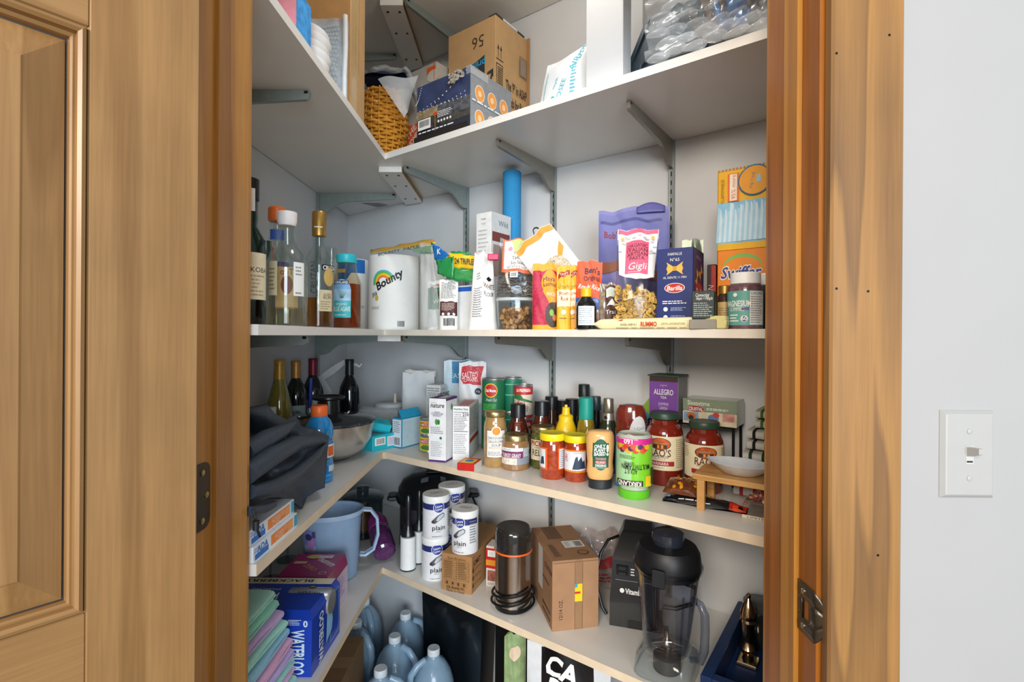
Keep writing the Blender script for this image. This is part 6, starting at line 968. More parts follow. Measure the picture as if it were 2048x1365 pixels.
for k, u in enumerate((-.04, .012)):
    MB().lathe([(.0185, 0), (.0185, .022), (.017, .024)], 24, u, -.0795).build('bottle_cap', mat('dfe4ea', .4), t, 35).location = (0, .004, H - .034)
p = PR()
for k in range(16): p.poly([(-.07 + k * .0088, H - .035), (-.066 + k * .0088, H - .035), (-.064 + k * .0088, H - .02 + .006 * (k % 3))], mat(['e8783a', 'f0c050', 'd84a7a'][k % 3]))
p.build(flat((0, -.0775, 0), (1, 0, 0), (0, 0, 1), (0, -1, 0)), t)
t = thing('sparkling_water_pack', 'royal blue sparkling water carton with white lettering', 'drink pack', (-.555, 1.160, Z4)); RB = mat('1540b4', .35, coat=.3); H = .135; w2, d2 = .125, .082
MB().rings([[(-w2, -d2 + .004, 0), (w2 - .004, -d2, 0), (w2, d2, 0), (-w2, d2, 0)], [(-w2, -d2 + .004, H - .012), (w2 - .003, -d2, H - .012), (w2, d2, H - .012), (-w2, d2, H - .012)], [(-w2, -d2 + .02, H), (w2 - .015, -d2 + .02, H), (w2 - .01, d2, H), (-w2, d2, H)]]).build('carton', RB, t)
CRM = mat('e8e0c8', .5); WB = mat('dcecf4', .5)
p = PR(); p.rect(-w2, d2 - .03, w2 - .01, d2 - .001, CRM); p.txt('BLACKBERRY', -.02, d2 - .015, .013, INK, w=.17, rot=180, bold=.02); p.txt('WATERLOO', -.05, -.005, .03, WB, w=.13, rot=180, bold=.02); p.txt('SPARKLING', -.03, .025, .010, WB, w=.07, rot=180); p.build(flat((0, 0, H), (1, 0, 0), (0, 1, 0), (0, 0, 1)), t)
p = PR(); p.txt('WATERLOO', .092, H * .40, .028, WB, w=H * .72, rot=-90, bold=.03); p.lines(.018, H * .2, .03, H * .9, 10, mat('7fb0e0')); p.txt('0', .108, H * .86, .014, WB, bold=.03); p.lines(.07, H * .83, .10, H * .93, 4, WB); p.poly([(.02, 0), (.035, H * .3), (.035, H * .7), (.02, H * .9), (-.02, H * .9), (-.02, 0)], mat('9fd0ea')); p.build(flat((0, -d2, 0), (1, 0, 0), (0, 0, 1), (0, -1, 0)), t)
p = PR(); p.txt('WATERLOO', -.035, H * .45, .024, WB, w=H * .84, rot=90, bold=.03); p.poly([(-.005, H * .2), (.03, H * .3), (.04, H * .6), (.02, H * .8), (0, H * .7)], mat('8fc6e6')); p.ell(.05, H * .6, .018, .028, mat('1c3f88')); p.frame(.02, H * .1, .075, H * .9, .002, mat('8fc6e6')); p.build(flat((w2 - .001, 0, 0), (0, 1, 0), (0, 0, 1), (1, 0, 0)), t)
o = MB().lathe([(.026, -.052), (.031, -.046), (.031, .046), (.026, .052)], 30).build('drink_can', mat('b9bec4', .3, .7), t, 40); o.matrix_local = Matrix.Translation((.075, .024, H - .0275)) @ Matrix.Rotation(R(90), 4, 'Y') @ Matrix.Rotation(R(90), 4, 'Z')
p = PR(.006); p.txt('WATERLOO', 0, -.018, .012, INK, w=.055, rot=180, bold=.01); p.ell(0, .008, .009, .007, mat('4a4a3a')); p.ell(0, .008, .005, .004, YEL); p.lines(-.02, .022, .02, .028, 1, INK); p.build(lambda u, v, z: (.078 + u, .024 + (.0312 + z) * math.sin(v / .031), H - .0275 + (.0312 + z) * math.cos(v / .031)), t)
cc = ['a9e4da', 'e6bfe0', 'a9e4da', 'c9bcec', 'eab8da', '9fd0ea', 'b0ecdc', 'd8bcea', 'a5e6d0', 'b6efdf']; zc = Z4 + .0005
nmz = ['bottom', 'second', 'third', 'fourth', 'fifth', 'sixth', 'seventh', 'eighth', 'ninth', 'topmost']; hue = {'a9e4da': 'aqua', 'e6bfe0': 'pink', 'c9bcec': 'lavender', 'eab8da': 'rose', '9fd0ea': 'blue', 'b0ecdc': 'mint', 'd8bcea': 'lilac', 'a5e6d0': 'sea green', 'b6efdf': 'pale mint'}
for k, c1 in enumerate(cc):
    h_ = .0205; wt, dt = .21 - .006 * abs(k - 4), .185; t = thing('cleaning_cloth', f'{hue[c1]} folded microfibre cloth, {nmz[k]} in the pastel stack', 'cloth', (-.552 - .0035 * k, .966 - .002 * k, zc), R(2 * math.sin(k * 1.7)), 'folded microfibre cloths')
    def fn(u, v, k=k, wt=wt):
        a = 2 * math.pi * v; ex = lambda q: math.copysign(abs(q) ** .5, q); return (wt / 2 * ex(math.cos(a)) * (1 + .02 * math.sin(u * 8 + k)), (u - .5) * dt, h_ / 2 + h_ / 2 * ex(math.sin(a)) * .97)
    b = MB(); b.grid(fn, 14, 24)
    for e in (0, 1): b.rings([[fn(e, v / 24) for v in range(24)], [Vector(fn(e, v / 24)) + Vector((0, (e - .5) * .002, 0)) for v in range(24)]])
    o = b.build('fold', mat(c1, .95, var=.1, sc=500, bump=.6), t, 60)
    MB().tube([(wt / 2 + .001, -dt / 2 + .004, h_ * .5), (wt / 2 + .002, 0, h_ * .55), (wt / 2 + .001, dt / 2 - .004, h_ * .5)], .0018, 6).build('hem', mat(c1, .9), t, True)
    MB().tube([(-wt / 2 + .02, -dt / 2 - .0012, h_ * .5), (0, -dt / 2 - .0022, h_ * .5), (wt / 2 - .012, -dt / 2 - .0012, h_ * .5)], .0018, 6).build('hem', mat(c1, .9), t, True); zc += h_ + .0004
# pitcher
t = thing('plastic_pitcher', 'translucent blue plastic pitcher with big loop handle', 'pitcher', (-.556, 1.532, Z4), R(18)); PT = mat('b2d0f0', .25, var=.03, alpha=.5, coat=.5); H = .205
MB().lathe([(.070, 0), (.078, .004), (.088, H - .012), (.092, H - .010), (.092, H), (.089, H), (.086, H - .014), (.076, .008), (.001, .007)], 40, sx=1, sy=.82).build('body', PT, t, 40)
MB().lathe([(.0935, H - .012), (.0945, H - .006), (.0935, H + .001), (.091, H + .001)], 40, sx=1, sy=.82, cap=False).build('rim', mat('b9d2ea', .25, alpha=.8, coat=.5), t, 40)
hp = [(.090, 0, H - .008), (.115, 0, H - .012), (.135, 0, H - .04), (.138, 0, H - .09), (.125, 0, H - .135), (.100, 0, H - .150), (.084, 0, H - .148)]
for yy in (-.010, .010): MB().tube([(x, yy, z) for x, _, z in hp], .0045, 8).build('handle_rail', mat('b3cde8', .25, alpha=.85, coat=.5), t, True)
MB().grid(lambda u, v: (lambda q: (q[0] - .004, (v - .5) * .02, q[2]))([Vector(hp[min(int(u * 6), 5)]).lerp(Vector(hp[min(int(u * 6), 5) + 1]), u * 6 - min(int(u * 6), 5))][0]), 24, 2).build('handle_web', PT, t, True, solid=.002)
p = PR(True); p.rect(-.028, .09, .022, .165, mat('8d8fc9')); p.rect(-.026, .092, .02, .12, mat('a9b8d8')); p.ell(.002, .125, .013, .02, mat('c88ac8')); p.ell(-.006, .145, .014, .01, mat('3a3f7a')); p.rect(.008, .145, .02, .163, mat('5a4a7a')); p.build(lambda u, v, z: cyl(lambda q: .0792 + q * .05, 1, .82, -.75)(u, v, z), t)
x, y = -.560, 1.86; t = thing('glass_canister', 'clear ribbed plastic canister with knobbed lid in the corner', 'canister', (x, y, Z4)); CG = tglass('cfd8dc', 1.8, .05)
MB().lathe(shell([(.066, 0), (.072, .004), (.074, .13)], .002), 36).build('body', CG, t, 40); MB().lathe([(.078, .131), (.078, .141), (.070, .147), (.024, .149), (.022, .151), (.022, .170), (.025, .174), (.020, .177), (.001, .177)], 36).build('lid', tglass('aab6bc', 2.2, .05), t, 40); MB().lathe([(.02, .01), (.03, .02), (.03, .10), (.02, .11)], 24).build('blade_core', mat('d8742a', .4), t, 40)
A0, A1 = Vector((-.412, 1.612, .678)), Vector((-.492, 1.775, .745)); ax = (A1 - A0); L_ = ax.length; t = thing('purple_water_bottle', 'purple tinted water bottle lying back by the pitcher', 'bottle', A0); t.rotation_euler = ax.to_track_quat('Z', 'Y').to_euler()
MB().lathe([(.028, -.004), (.035, .002), (.0375, .02), (.0375, .085), (.034, .10), (.030, .104)], 34).build('body', mat('5a2a5c', .12, var=.35, sc=60, coat=.9), t, 40); MB().lathe([(.0325, .104), (.0345, .106), (.0345, .146), (.033, .150), (.027, .152), (.027, .170), (.020, .182), (.010, .186)], 30).build('cap', mat('7a2466', .4, coat=.2), t, 40); MB().lathe([(.008, .0), (.008, .004), (.006, .005)], 16).build('badge', PAPER, t, 40).matrix_local = Matrix.Translation((.012, -.0345, .092)) @ Matrix.Rotation(R(90), 4, 'X')
# pressure cooker
loc, s, c = S4(868, .245, 'B', 990); t = thing('pressure_cooker', 'steel pressure cooker with black domed lid', 'pressure cooker', loc, c); PB_ = mat('111317', .35, coat=.3)
MB().lathe([(.118, .0), (.122, .004), (.122, .030)], 44).build('base', PB_, t, 40); MB().lathe([(.121, .0302), (.121, .150)], 44).build('body', mat('a9a7a5', .25, .95), t, 40); MB().lathe([(.126, .1502), (.132, .156), (.132, .176), (.124, .186)], 44).build('collar', PB_, t, 40)
MB().lathe([(.127, .1862), (.126, .20), (.112, .226), (.08, .243), (.04, .25), (.001, .251)], 44).build('lid', PB_, t, 40); MB().box(-.03, -.03, .2515, .03, .02, .262, .004).build('lid_handle', PB_, t)
p = PR(.006); p.rect(-.045, -.086, -.02, -.066, mat('5a6068')); p.rect(.022, -.086, .040, -.066, mat('5a6068')); p.build(lambda u, v, z: (u, v, profr([(r_, q) for r_, q in ((0, 0), (1, 1))])(0) + .241 - (math.hypot(u, v) - .085) * .55 + z - .0005), t)
for sx in (-1, 1): MB().box(sx * .145 - .018, -.03, .158, sx * .145 + .018, .03, .176, .005).build('side_handle', PB_, t)
p = PR(True); p.rect(-.05, .04, .0, .14, mat('1d2230')); p.rect(.0, .06, .025, .13, mat('c3cad2')); p.build(cyl(.1212), t)
MB().tube([(.13, .02, .17), (.155, -.01, .12), (.155, -.03, .06), (.140, -.04, .01)], .0035, 8).build('power_cord', BLACK, t, True)
for k, (px, d) in enumerate(((838, .10), (816, .044))):
    loc, s, c = S4(px, d, 'B', 1130); t = thing('lint_roller', ['white lint roller half hidden behind the salt', 'white lint roller with black handle in front'][k], 'lint roller', loc, c, 'lint rollers')
    MB().lathe([(.023, 0), (.0245, .001), (.0245, .004)], 28).build('end_cap', BLACK, t, 40); MB().lathe([(.0245, .0042), (.0245, .104), (.019, .1045)], 30).build('sheet_roll', WHITE, t, 40); MB().lathe([(.022, .1048), (.021, .112), (.011, .128), (.008, .14), (.0085, .17), (.0098, .20), (.009, .225), (.005, .233), (.001, .234)], 26, sx=1, sy=.75).build('handle', mat('15171a', .3, coat=.3), t, 40)
# salt canisters
SLT = mat('e9eaec', .5); NB = mat('27306e', .45)
def salt(x, y, z, r0, h, lb, turn=0):
    t = thing('salt_canister', lb, 'canister', (x, y, z), tocam(x, y) + R(turn), 'salt canisters'); MB().lathe([(r0 * .99, 0), (r0, .001), (r0, h - .0135), (r0 * .99, h - .0135)], 34).build('tube', SLT, t, 40); MB().lathe([(r0 * 1.015, h - .0195), (r0 * 1.025, h - .018), (r0 * 1.025, h - .002), (r0 * .99, h), (.001, h - .0005)], 34).build('cap', WHITE, t, 40)
    p = PR(True); q = r0 * 1.5; p.rect(-q, h * .69, q, h * .83, NB); p.ell(0, h * .75, r0 * .42, r0 * .42, SLT); p.ell(0, h * .75, r0 * .38, r0 * .38, mat('2f3d9a')); p.txt('Laura', 0, h * .78, .007, PAPER, w=r0 * .52, rot=6, bold=.02); p.txt('Lynn', 0, h * .71, .007, PAPER, w=r0 * .5, rot=6, bold=.02)
    p.poly([(-r0 * .5, h * .44), (-r0 * .32, h * .36), (r0 * .42, h * .52), (r0 * .44, h * .58), (r0 * .3, h * .62), (-r0 * .1, h * .56)], mat('55585e')); p.poly([(-r0 * .2, h * .45), (-r0 * .1, h * .42), (r0 * .38, h * .53), (r0 * .38, h * .57), (r0 * .28, h * .6), (-r0 * .05, h * .54)], mat('c9cdd2')); p.ell(-r0 * .42, h * .41, r0 * .12, h * .035, mat('3a3030')); p.txt('plain', 0, h * .27, .014, INK, w=r0 * .95, bold=.01); p.txt('SALT', 0, h * .18, .005, GREY); p.lines(-r0 * .5, h * .05, r0 * .5, h * .07, 1, INK); p.lines(r0 * .75, h * .25, r0 * 1.35, h * .8, 9, GREY); p.build(cyl(r0), t)
    p = PR(); p.frame(-r0 * .4, -r0 * .1, r0 * .45, r0 * .3, .001, NB); p.txt('open', 0, r0 * .1, .008, NB); p.build(flat((0, 0, h), (1, 0, 0), (0, 1, 0), (0, 0, 1)), t)
x, y, s = spot('B', 870, .066, 1150); salt(x, y, Z4, 26.5 * s, .127, 'lower plain salt canister of the front stack', 8); salt(x + .002, y, Z4 + .1275, 26.5 * s, .127, 'upper plain salt canister of the front stack', 12)
x, y, s = spot('B', 903, .163, 1050); salt(x, y, Z4, 26 * s, .127, 'lower salt canister behind the cardboard box', -20); salt(x, y, Z4 + .1275, 26 * s, .127, 'salt canister farthest back in the group', 16)
loc, rz, w_, dp, h_ = boxG((883, 1179), (943, 1191), Z4, 1106, depth=.26); CB = mat('a87c4e', .8, var=.05, sc=30)
loc = (loc[0] + .0, loc[1], loc[2])
def f(p):
    p.txt('Specification', 0, h_ * .9, .008, mat('4a3320'), w=w_ * .6); p.frame(-w_ * .42, h_ * .32, w_ * .42, h_ * .84, .0006, mat('5a4028')); p.rect(-.0004, h_ * .32, .0004, h_ * .84, mat('5a4028'))
    for k in range(8): v = h_ * (.36 + .06 * k); p.rect(-w_ * .42, v, w_ * .42, v + .0005, mat('5a4028')); p.lines(-w_ * .38, v + .001, -w_ * .1, v + .005, 1, mat('6a5036')); p.lines(w_ * .06, v + .001, w_ * .34, v + .005, 1, mat('6a5036'))
    for k in range(4): p.frame(-w_ * .36 + k * w_ * .19, h_ * .19, -w_ * .22 + k * w_ * .19, h_ * .29, .0005, mat('4a3320')); p.ell(-w_ * .29 + k * w_ * .19, h_ * .24, .003, .004, mat('4a3320'), 8)
    p.txt('CE RoHS FC', 0, h_ * .13, .007, mat('3a2818'), w=w_ * .6, bold=.02); p.txt('Made in China', 0, h_ * .045, .006, mat('3a2818'), w=w_ * .58)
carton('specification_box', 'long tan cardboard box with specification table', 'carton', loc, rz, w_, dp, h_, CB, {'f': f, 'r': lambda p: (p.txt('JOMST', -dp * .36, h_ * .78, .015, mat('3a2818'), w=.055, bold=.02), [p.ell(-dp * .46, h_ * v, .005, .007, mat('3a2818')) for v in (.2, .4, .6)], [p.lines(-dp * .42, h_ * v, -dp * .2, h_ * v + .004, 1, mat('6a5036')) for v in (.18, .38, .58)]), 't': lambda p: p.rect(-.01, -.02, .008, .0, mat('cfd3d6'))})
q = Matrix.Translation(loc) @ Matrix.Rotation(rz, 4, 'Z') @ Vector((.007, -dp / 2 + .042, h_ + .0006)); salt(q.x, q.y, q.z, .0392, .124, 'salt canister standing on the cardboard box', -24)
loc, rz, w_, dp, h_ = boxG((969, 1172), (1003, 1178), Z4, 1092, depth=.05)
carton('baking_soda_box', 'red and orange powder box behind the coffee grinder', 'carton', (loc[0] + .004, loc[1], Z4), rz, w_, dp, h_, mat('dcd6cc'), {'f': lambda p: (p.rect(-w_ / 2, h_ * .45, w_ / 2, h_ * .95, mat('c2241c')), p.rect(-w_ / 2, h_ * .52, w_ / 2, h_ * .66, mat('e8942c')), p.rect(-w_ * .4, h_ * .74, w_ * .2, h_ * .9, PAPER), p.txt('11', -w_ * .2, h_ * .82, .009, GREY), p.rect(-w_ * .4, h_ * .14, w_ * .1, h_ * .4, mat('9a5a4a', var=.4, sc=90)), p.lines(-w_ * .4, h_ * .03, w_ * .2, h_ * .1, 2, GREY))})
# coffee grinder with its cord round the foot
loc, s, c = S4(1026, .075, 'B', 1200); r0 = 37 * s; h = hz(1052, s, 1026) - Z4; t = thing('coffee_grinder', 'stainless coffee grinder with smoky lid and orange ring', 'coffee grinder', loc, c)
MB().lathe([(r0 * .98, .0), (r0, .003), (r0, .012)], 36).build('foot', BLACK, t, 40); MB().lathe([(r0 * .97, .0122), (r0 * .97, h * .66), (r0 * .99, h * .70)], 40).build('body', mat('b9b0a8', .22, 1, var=.05), t, 40); MB().lathe([(r0 * 1.02, h * .702), (r0 * 1.04, h * .71), (r0 * 1.02, h * .725)], 40).build('ring', mat('e2611f', .4), t, 40)
MB().lathe([(r0 * 1.0, h * .727), (r0 * .99, h * .94), (r0 * .94, h * .98), (r0 * .85, h), (.001, h * 1.002)], 40).build('lid', mat('2a2623', .1, alpha=.78, coat=1), t, 40); MB().lathe([(r0 * .9, h * .705), (r0 * .9, h * .78), (.001, h * .785)], 32).build('bowl', mat('6a5a50', .3, .8), t, 40)
MB().tube([((r0 * (1.12 + .05 * math.sin(a * 1.7))) * math.sin(a), -(r0 * (1.12 + .05 * math.cos(a * 1.3))) * math.cos(a), .006 + .0042 * a / 1.2 + .006 * math.sin(a)) for a in [i * .2 + .3 for i in range(68)]], .0034, 8).build('power_cord', BLACK, t, True)
# open-seam carton
a, b2 = onplane(1104, 1265, Z4), onplane(1197, 1254, Z4); loc, rz, w_, dp, h_ = boxG((1104, 1265), (1197, 1254), Z4, 1124, depth=.225); CN = mat('a27a58', .8, var=.06, sc=30)
def f(p):
    p.txt('12/14 OZ.', -w_ * .32, h_ * .3, .010, INK, w=.05, rot=90); p.rect(-w_ * .02, 0, w_ * .14, h_, mat('94704f')); p.rect(-w_ * .022, 0, -w_ * .014, h_ * .96, mat('6a4c34')); p.rect(w_ * .14, 0, w_ * .15, h_ * .96, mat('6a4c34')); p.rect(-w_ * .02, h_ * .4, w_ * .14, h_ * .65, YEL); p.rect(-w_ * .02, h_ * .51, w_ * .1, h_ * .54, RED); p.rect(-w_ * .02, h_ * .6, w_ * .04, h_ * .65, mat('3a9ac8')); p.rect(-w_ * .48, h_ * .965, w_ * .48, h_ * .975, mat('7a5a40'))
def tp(p):
    p.frame(-w_ * .28, .02, w_ * .05, dp * .46, .002, mat('3a2a20')); [p.rect(-w_ * .25, .026 + k * .0085, w_ * .02, .030 + k * .0085, mat('4a3528')) for k in range(9)]; p.rect(-w_ * .05, -.045, w_ * .4, -.002, PAPER); p.bars(w_ * .2, -.04, w_ * .36, -.008, n=10); p.lines(-w_ * .02, -.04, w_ * .12, -.008, 5, GREY); p.ell(w_ * .25, -dp * .35, .015, .013, mat('4a3528')); p.ell(w_ * .25, -dp * .35, .012, .010, CN); p.txt(':)', w_ * .25, -dp * .35, .009, mat('4a3528'), rot=-90); p.lines(-w_ * .4, -dp * .42, -w_ * .25, -.02, 10, mat('5a4030'))
t = carton('grocery_case', 'brown corrugated food case with yellow package showing', 'carton', loc, rz, w_, dp, h_, CN, {'f': f, 't': tp, 'l': lambda p: (p.txt('COSTEN', dp * .33, h_ * .8, .013, mat('4a3528'), w=.07, rot=0, bold=.02), p.lines(dp * .05, h_ * .55, dp * .45, h_ * .62, 1, mat('5a4030')), p.rect(-dp * .1, h_ * .35, dp * .1, h_ * .98, mat('d8d6d2')), p.lines(dp * .1, h_ * .05, dp * .45, h_ * .25, 2, mat('5a4030')))})
# crumpled bag, blender
x, y, s = spot('B', 1203, .325, 1120); t = pouch('clear_produce_bag', 'crumpled clear bag with red print behind the blender', 'bag', (x, y, Z4), tocam(x, y), 100 * s, hz(1062, s, 1222) - Z4, .07, mat('b5a8a4', .12, var=.3, sc=40, alpha=.5, coat=.9), lambda p: (p.rect(-.03, .06, .04, .085, mat('b02a34')), p.lines(-.05, .02, .05, .05, 3, mat('b02a34'))), wob=.012, seed=21)
loc, s, c = S4(1274, .245, 'B', 1230); t = thing('blender', 'black blender motor base with paddle switches', 'blender', loc, c + R(-2)); w2 = .066; d2 = .078; VB = mat('17181a', .38, coat=.25)
MB().rings([[(-w2, -d2, .0), (w2, -d2, .0), (w2, d2, .0), (-w2, d2, .0)], [(-w2 * 1.0, -d2, .07), (w2, -d2, .07), (w2, d2, .07), (-w2, d2, .07)], [(-w2 * .94, -d2 * .92, .115), (w2 * .94, -d2 * .92, .115), (w2 * .94, d2, .115), (-w2 * .94, d2, .115)], [(-w2 * .92, -d2 * .84, .165), (w2 * .92, -d2 * .84, .165), (w2 * .92, d2 * .95, .165), (-w2 * .92, d2 * .95, .165)], [(-w2 * .62, -d2 * .35, .222), (w2 * .62, -d2 * .35, .222), (w2 * .62, d2 * .8, .222), (-w2 * .62, d2 * .8, .222)], [(-w2 * .55, -d2 * .25, .228), (w2 * .55, -d2 * .25, .228), (w2 * .55, d2 * .75, .228), (-w2 * .55, d2 * .75, .228)]]).build('housing', VB, t, 25)
MB().box(-.050, -.070, .126, -.020, -.064, .155, .001).build('switch_panel', BLACK, t); MB().box(-.045, -.074, .143, -.025, -.0701, .152, .001).build('paddle', mat('26282b', .4), t); MB().box(-.045, -.074, .129, -.025, -.0701, .138, .001).build('paddle', mat('26282b', .4), t); MB().box(-.02, -.0785, .0, .05, -.077, .022).build('foot_recess', BLACK, t)
p = PR(); p.rect(-.052, .117, .052, .1182, GREY); p.txt('Vitamix', -.006, .093, .013, PAPER, w=.042, bold=.03); p.ell(-.035, .093, .006, .006, PAPER, 8); p.lines(-.014, .13, -.002, .15, 3, PAPER); p.build(lambda u, v, z: (u, -d2 + (.0 if v < .07 else (v - .07) * .1387) - z - .001 if v < .116 else -d2 * .92 + (v - .115) * .125 - z - .0008, v), t)
MB().tube([(-.05, .02, .195), (-.078, 0, .188), (-.096, -.015, .155), (-.104, -.025, .11), (-.102, -.032, .065), (-.09, -.038, .025), (-.078, -.04, .006)], .004, 8).build('power_cord', BLACK, t, True); MB().tube([(.058, .03, .10), (.10, .03, .09), (.15, .03, .075), (.15, .03, .035), (.10, .03, .012), (.06, .03, .012)], .006, 8).build('cord_loop', BLACK, t, True)
x, y = .3495, 1.118; t = thing('blender_jar', 'smoky clear blender jar with black lid and side handle', 'blender jar', (x, y, Z4), tocam(x, y) + R(-14)); CJ = tglass('f3f5f9', 2.2, .06); HJ = .232
def sq(r_, z_, e=.35): return [(r_ * math.copysign(abs(math.cos(q)) ** (2 * e), math.cos(q)), r_ * math.copysign(abs(math.sin(q)) ** (2 * e), math.sin(q)), z_) for q in [2 * math.pi * j / 40 for j in range(40)]]
MB().rings([sq(.062, .0, .2), sq(.064, .004, .2), sq(.060, .038, .22), sq(.050, .050, .3)], cap=False).build('base_skirt', tglass('e8eff3', 2.4, .08), t, 40)
MB().rings([sq(.046, .050, .3), sq(.052, .09, .36), sq(.060, .16, .44), sq(.068, .215, .5), sq(.072, HJ, .5), sq(.0695, HJ, .5), sq(.0655, .215, .5), sq(.0575, .16, .44), sq(.0495, .09, .36), sq(.0435, .054, .3)]).build('jar', CJ, t, 45)
for k in range(4): a = R(45 + 90 * k); MB().tube([(.052 * math.cos(a), .052 * math.sin(a), .062), (.058 * math.cos(a), .058 * math.sin(a), .13), (.064 * math.cos(a), .064 * math.sin(a), .19)], .003, 6).build('rib', tglass('e0e6f0', 2, .06), t, True)
MB().rings([sq(.0735, HJ - .004, .5), sq(.0755, HJ, .5), sq(.0755, HJ + .006, .5), sq(.073, HJ + .008, .5)], cap=False).build('rim', tglass('dce3ee', 2, .06), t, 40)
MB().lathe([(.069, HJ - .012), (.072, HJ + .008), (.069, HJ + .034), (.062, HJ + .046), (.034, HJ + .050)], 40).build('lid', mat('16171a', .45), t, 40); MB().lathe([(.034, HJ + .0502), (.036, HJ + .058), (.034, HJ + .074), (.026, HJ + .078), (.001, HJ + .079)], 30).build('lid_plug', mat('2b303c', .15, alpha=.85, coat=.8), t, 40); MB().box(-.014, -.0785, HJ - .02, .014, -.0735, HJ + .018, .002).build('lid_tab', mat('1f2226', .5), t)
MB().tube([(.058, -.030, .055), (.078, -.036, .062), (.086, -.040, .09), (.088, -.042, .13), (.087, -.042, .165), (.078, -.038, .182), (.060, -.030, .186)], [.007, .008, .009, .009, .009, .008, .007], 10).build('handle', tglass('dfe6f2', 3, .06), t, True)
MB().lathe([(.018, .0), (.03, .0), (.03, .03), (.018, .034)], 24).build('drive_nut', mat('5a5550', .4, .4), t, 40); MB().lathe([(.012, .052), (.014, .058), (.005, .07), (.004, .082), (.001, .084)], 18).build('blade_hub', mat('b9aea0', .25, .9), t, 40)
for k in range(4): o = MB().box(0, -.006, 0, .034, .006, .0015).build('blade', mat('b9b2a8', .25, .95), t); o.matrix_local = Matrix.Translation((0, 0, .064)) @ Matrix.Rotation(R(90 * k + 20), 4, 'Z') @ Matrix.Rotation(R(-22 if k % 2 else 14), 4, 'Y')
# navy tray with grinders
zr = .062; A, Bq = Vector((.3815, 1.0055)), Vector((.586, 1.289)); d = (Bq - A); ln = d.length; rz = math.atan2(d.y, d.x) - R(90); t = thing('navy_tray', 'navy blue wooden tray at the right jamb', 'tray', (A.x, A.y, Z4), rz); NV = mat('17325f', .45, var=.08, sc=30); wt = .20; e = .022
MB().box(.0, .0, .0, wt, ln, .008).build('base', NV, t)
for q in ((0, 0, e, ln), (wt - e, 0, wt, ln), (e, 0, wt - e, e), (e, ln - e, wt - e, ln)): MB().box(q[0], q[1], .0082, q[2], q[3], zr, .001).build('side', NV, t)
m = Matrix.Translation((A.x, A.y, Z4)) @ Matrix.Rotation(rz, 4, 'Z')
q = (.5356, 1.127, Z4 + .0085); t = thing('pepper_mill', 'gold and silver pepper mill in the navy tray', 'pepper mill', q, rz); GM = mat('d2b48a', .15, 1); MB().box(-.022, -.022, 0, .022, .022, .008, .002).build('foot', GM, t)
MB().lathe([(.013, .0082), (.010, .018), (.018, .028), (.021, .036), (.016, .046), (.0135, .056), (.013, .09), (.0175, .094), (.016, .100)], 26).build('body', GM, t, 40); MB().lathe([(.0165, .1002), (.0175, .112), (.012, .13), (.006, .142), (.004, .146), (.0055, .152), (.002, .157)], 26).build('dome', mat('c9a67c', .18, 1), t, 40)
q = (.597, 1.205, Z4 + .0085); t = thing('dark_spice_jar', 'dark round jar behind the pepper mill', 'jar', q, rz); MB().lathe([(.03, 0), (.032, .003), (.032, .075), (.030, .08)], 28).build('jar', mat('25292c', .25, coat=.6), t, 40); MB().lathe([(.033, .081), (.034, .083), (.034, .097), (.030, .1), (.001, .0995)], 28).build('lid', mat('6b7072', .3, .5), t, 40)
# ------------------------------------------------------------------ on the floor
PLW = mat('b2d2ea', .22, var=.04, alpha=.62, coat=.6); WT = mat('82b0d0', .1, var=.05, alpha=.55, coat=.3)
def jug(x, y, lb, turn=0, h=.275, r0=.074, proto=[None]):
    t = thing('water_jug', lb, 'jug', (x, y, .0005), tocam(x, y) + R(turn), 'gallon water jugs'); k = h / .275
    if proto[0] is None:
        pf = [(.066, 0), (.072, .004), (.074, .02), (.074, .13), (.071, .16), (.060, .195), (.040, .228), (.022, .244), (.0195, .250), (.0195, .262)]
        MB().lathe(pf, 36).build('body', PLW, t, 40); MB().lathe([(.070, .005), (.072, .02), (.072, .13), (.069, .158), (.066, .17)], 32).build('water', WT, t, 40)
        MB().lathe([(.0205, .252), (.022, .253), (.022, .272), (.020, .275), (.001, .2745)], 26).build('cap', mat('e6edf2', .45), t, 40)
        MB().tube([(0, -.030, .240), (0, -.058, .228), (0, -.083, .200), (0, -.088, .165), (0, -.083, .13), (0, -.072, .105)], [.010, .012, .0125, .0125, .012, .010], 12).build('handle', PLW, t, True)
        proto[0] = t
    else:
        for ch in proto[0].children: o = ch.copy(); COL.objects.link(o); o.parent = t
jug(-.431, 1.835, 'water jug with white cap in the middle of the floor group', 60); jug(-.276, 1.765, 'water jug nearest the black bin', -70); jug(-.435, 1.655, 'water jug nearest the doorway beside the floor carton', 80)
jug(-.424, 1.987, 'water jug against the back wall behind the middle jug', 95); jug(-.602, 1.925, 'water jug behind the floor carton', 40); jug(-.620, 2.09, 'water jug deepest in the corner', 20)
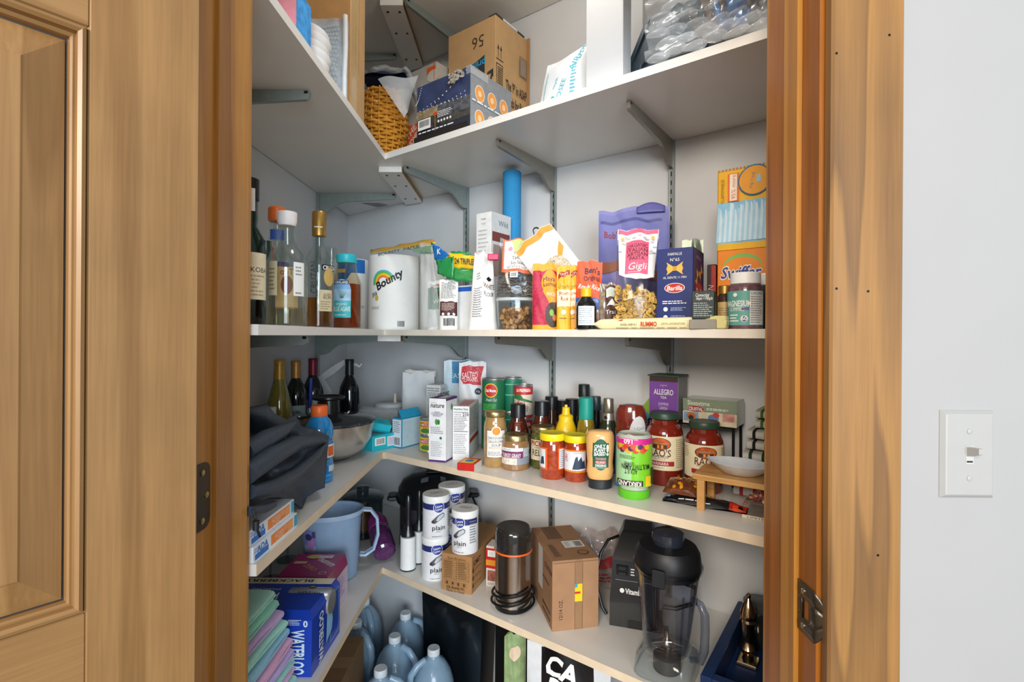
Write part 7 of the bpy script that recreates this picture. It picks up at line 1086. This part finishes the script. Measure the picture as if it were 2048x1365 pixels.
t = carton('floor_carton', 'large brown taped carton on the floor under the left shelf', 'carton', (-.655, 1.585, 0), 0, .25, .40, .3, mat('8a6a48', .8, var=.08, sc=20), {'t': lambda p: (p.rect(-.125, .03, .125, .085, mat('9c7a55', .3, coat=.4)), p.rect(-.125, -.03, .125, -.0285, mat('5a4028')))})
(cx, cy), wd = boxB(842, 966, .305, .078, 1250); t = thing('black_bin', 'glossy black bin standing under the back shelf', 'bin', (cx, cy, 0), TB); MB().rings([[(-wd / 2 + .02, -.036, 0), (wd / 2 - .02, -.036, 0), (wd / 2 - .02, .036, 0), (-wd / 2 + .02, .036, 0)], [(-wd / 2, -.038, .5), (wd / 2, -.038, .5), (wd / 2, .038, .5), (-wd / 2, .038, .5)]]).build('body', mat('0e1216', .25, coat=.4), t); MB().box(-wd / 2 - .003, -.039, .501, wd / 2 + .003, .039, .515, .003).build('lid', mat('101418', .3), t)
(cx, cy), wd = boxB(990, 1052, .27, .10, 1300); carton('black_case', 'tall black case beside the black bin', 'case', (cx, cy, 0), TB, wd, .10, .52, mat('0c0c0e', .4))
x, y, s = spot('B', 1136, .10, 1320); c = tocam(x, y); w_, h_ = .22, .575
t = pouch('shopping_bag', 'white shopping bag with black panel and bold white letters', 'bag', (x, y, .001), c + R(-10), w_, h_, .13, mat('d5d8dc', .5, var=.04), lambda p: (p.poly([(-w_ * .32, h_ * .99), (w_ * .30, h_ * .95), (w_ * .34, h_ * .5), (-w_ * .3, h_ * .5)], BLACK), p.txt('CA', -w_ * .06, h_ * .885, .05, WHITE, w=.09, rot=-14, bold=.04), p.txt('RR', w_ * .03, h_ * .775, .05, WHITE, w=.12, rot=-14, bold=.04), p.txt('AR', .0, h_ * .65, .05, WHITE, w=.12, rot=-14, bold=.04)), wob=.008, seed=31, top=.05)
x, y, s = spot('B', 1030, .085, 1330); t = pouch('green_produce_bag', 'green printed produce bag beside the shopping bag', 'bag', (x, y, .001), tocam(x, y), .06, .555, .05, mat('8aa070', .4, var=.25, sc=30), lambda p: (p.ell(.0, .50, .016, .02, mat('d8c2a8')), p.rect(-.02, .30, .03, .34, mat('8a2a2a'))), wob=.006, seed=33)
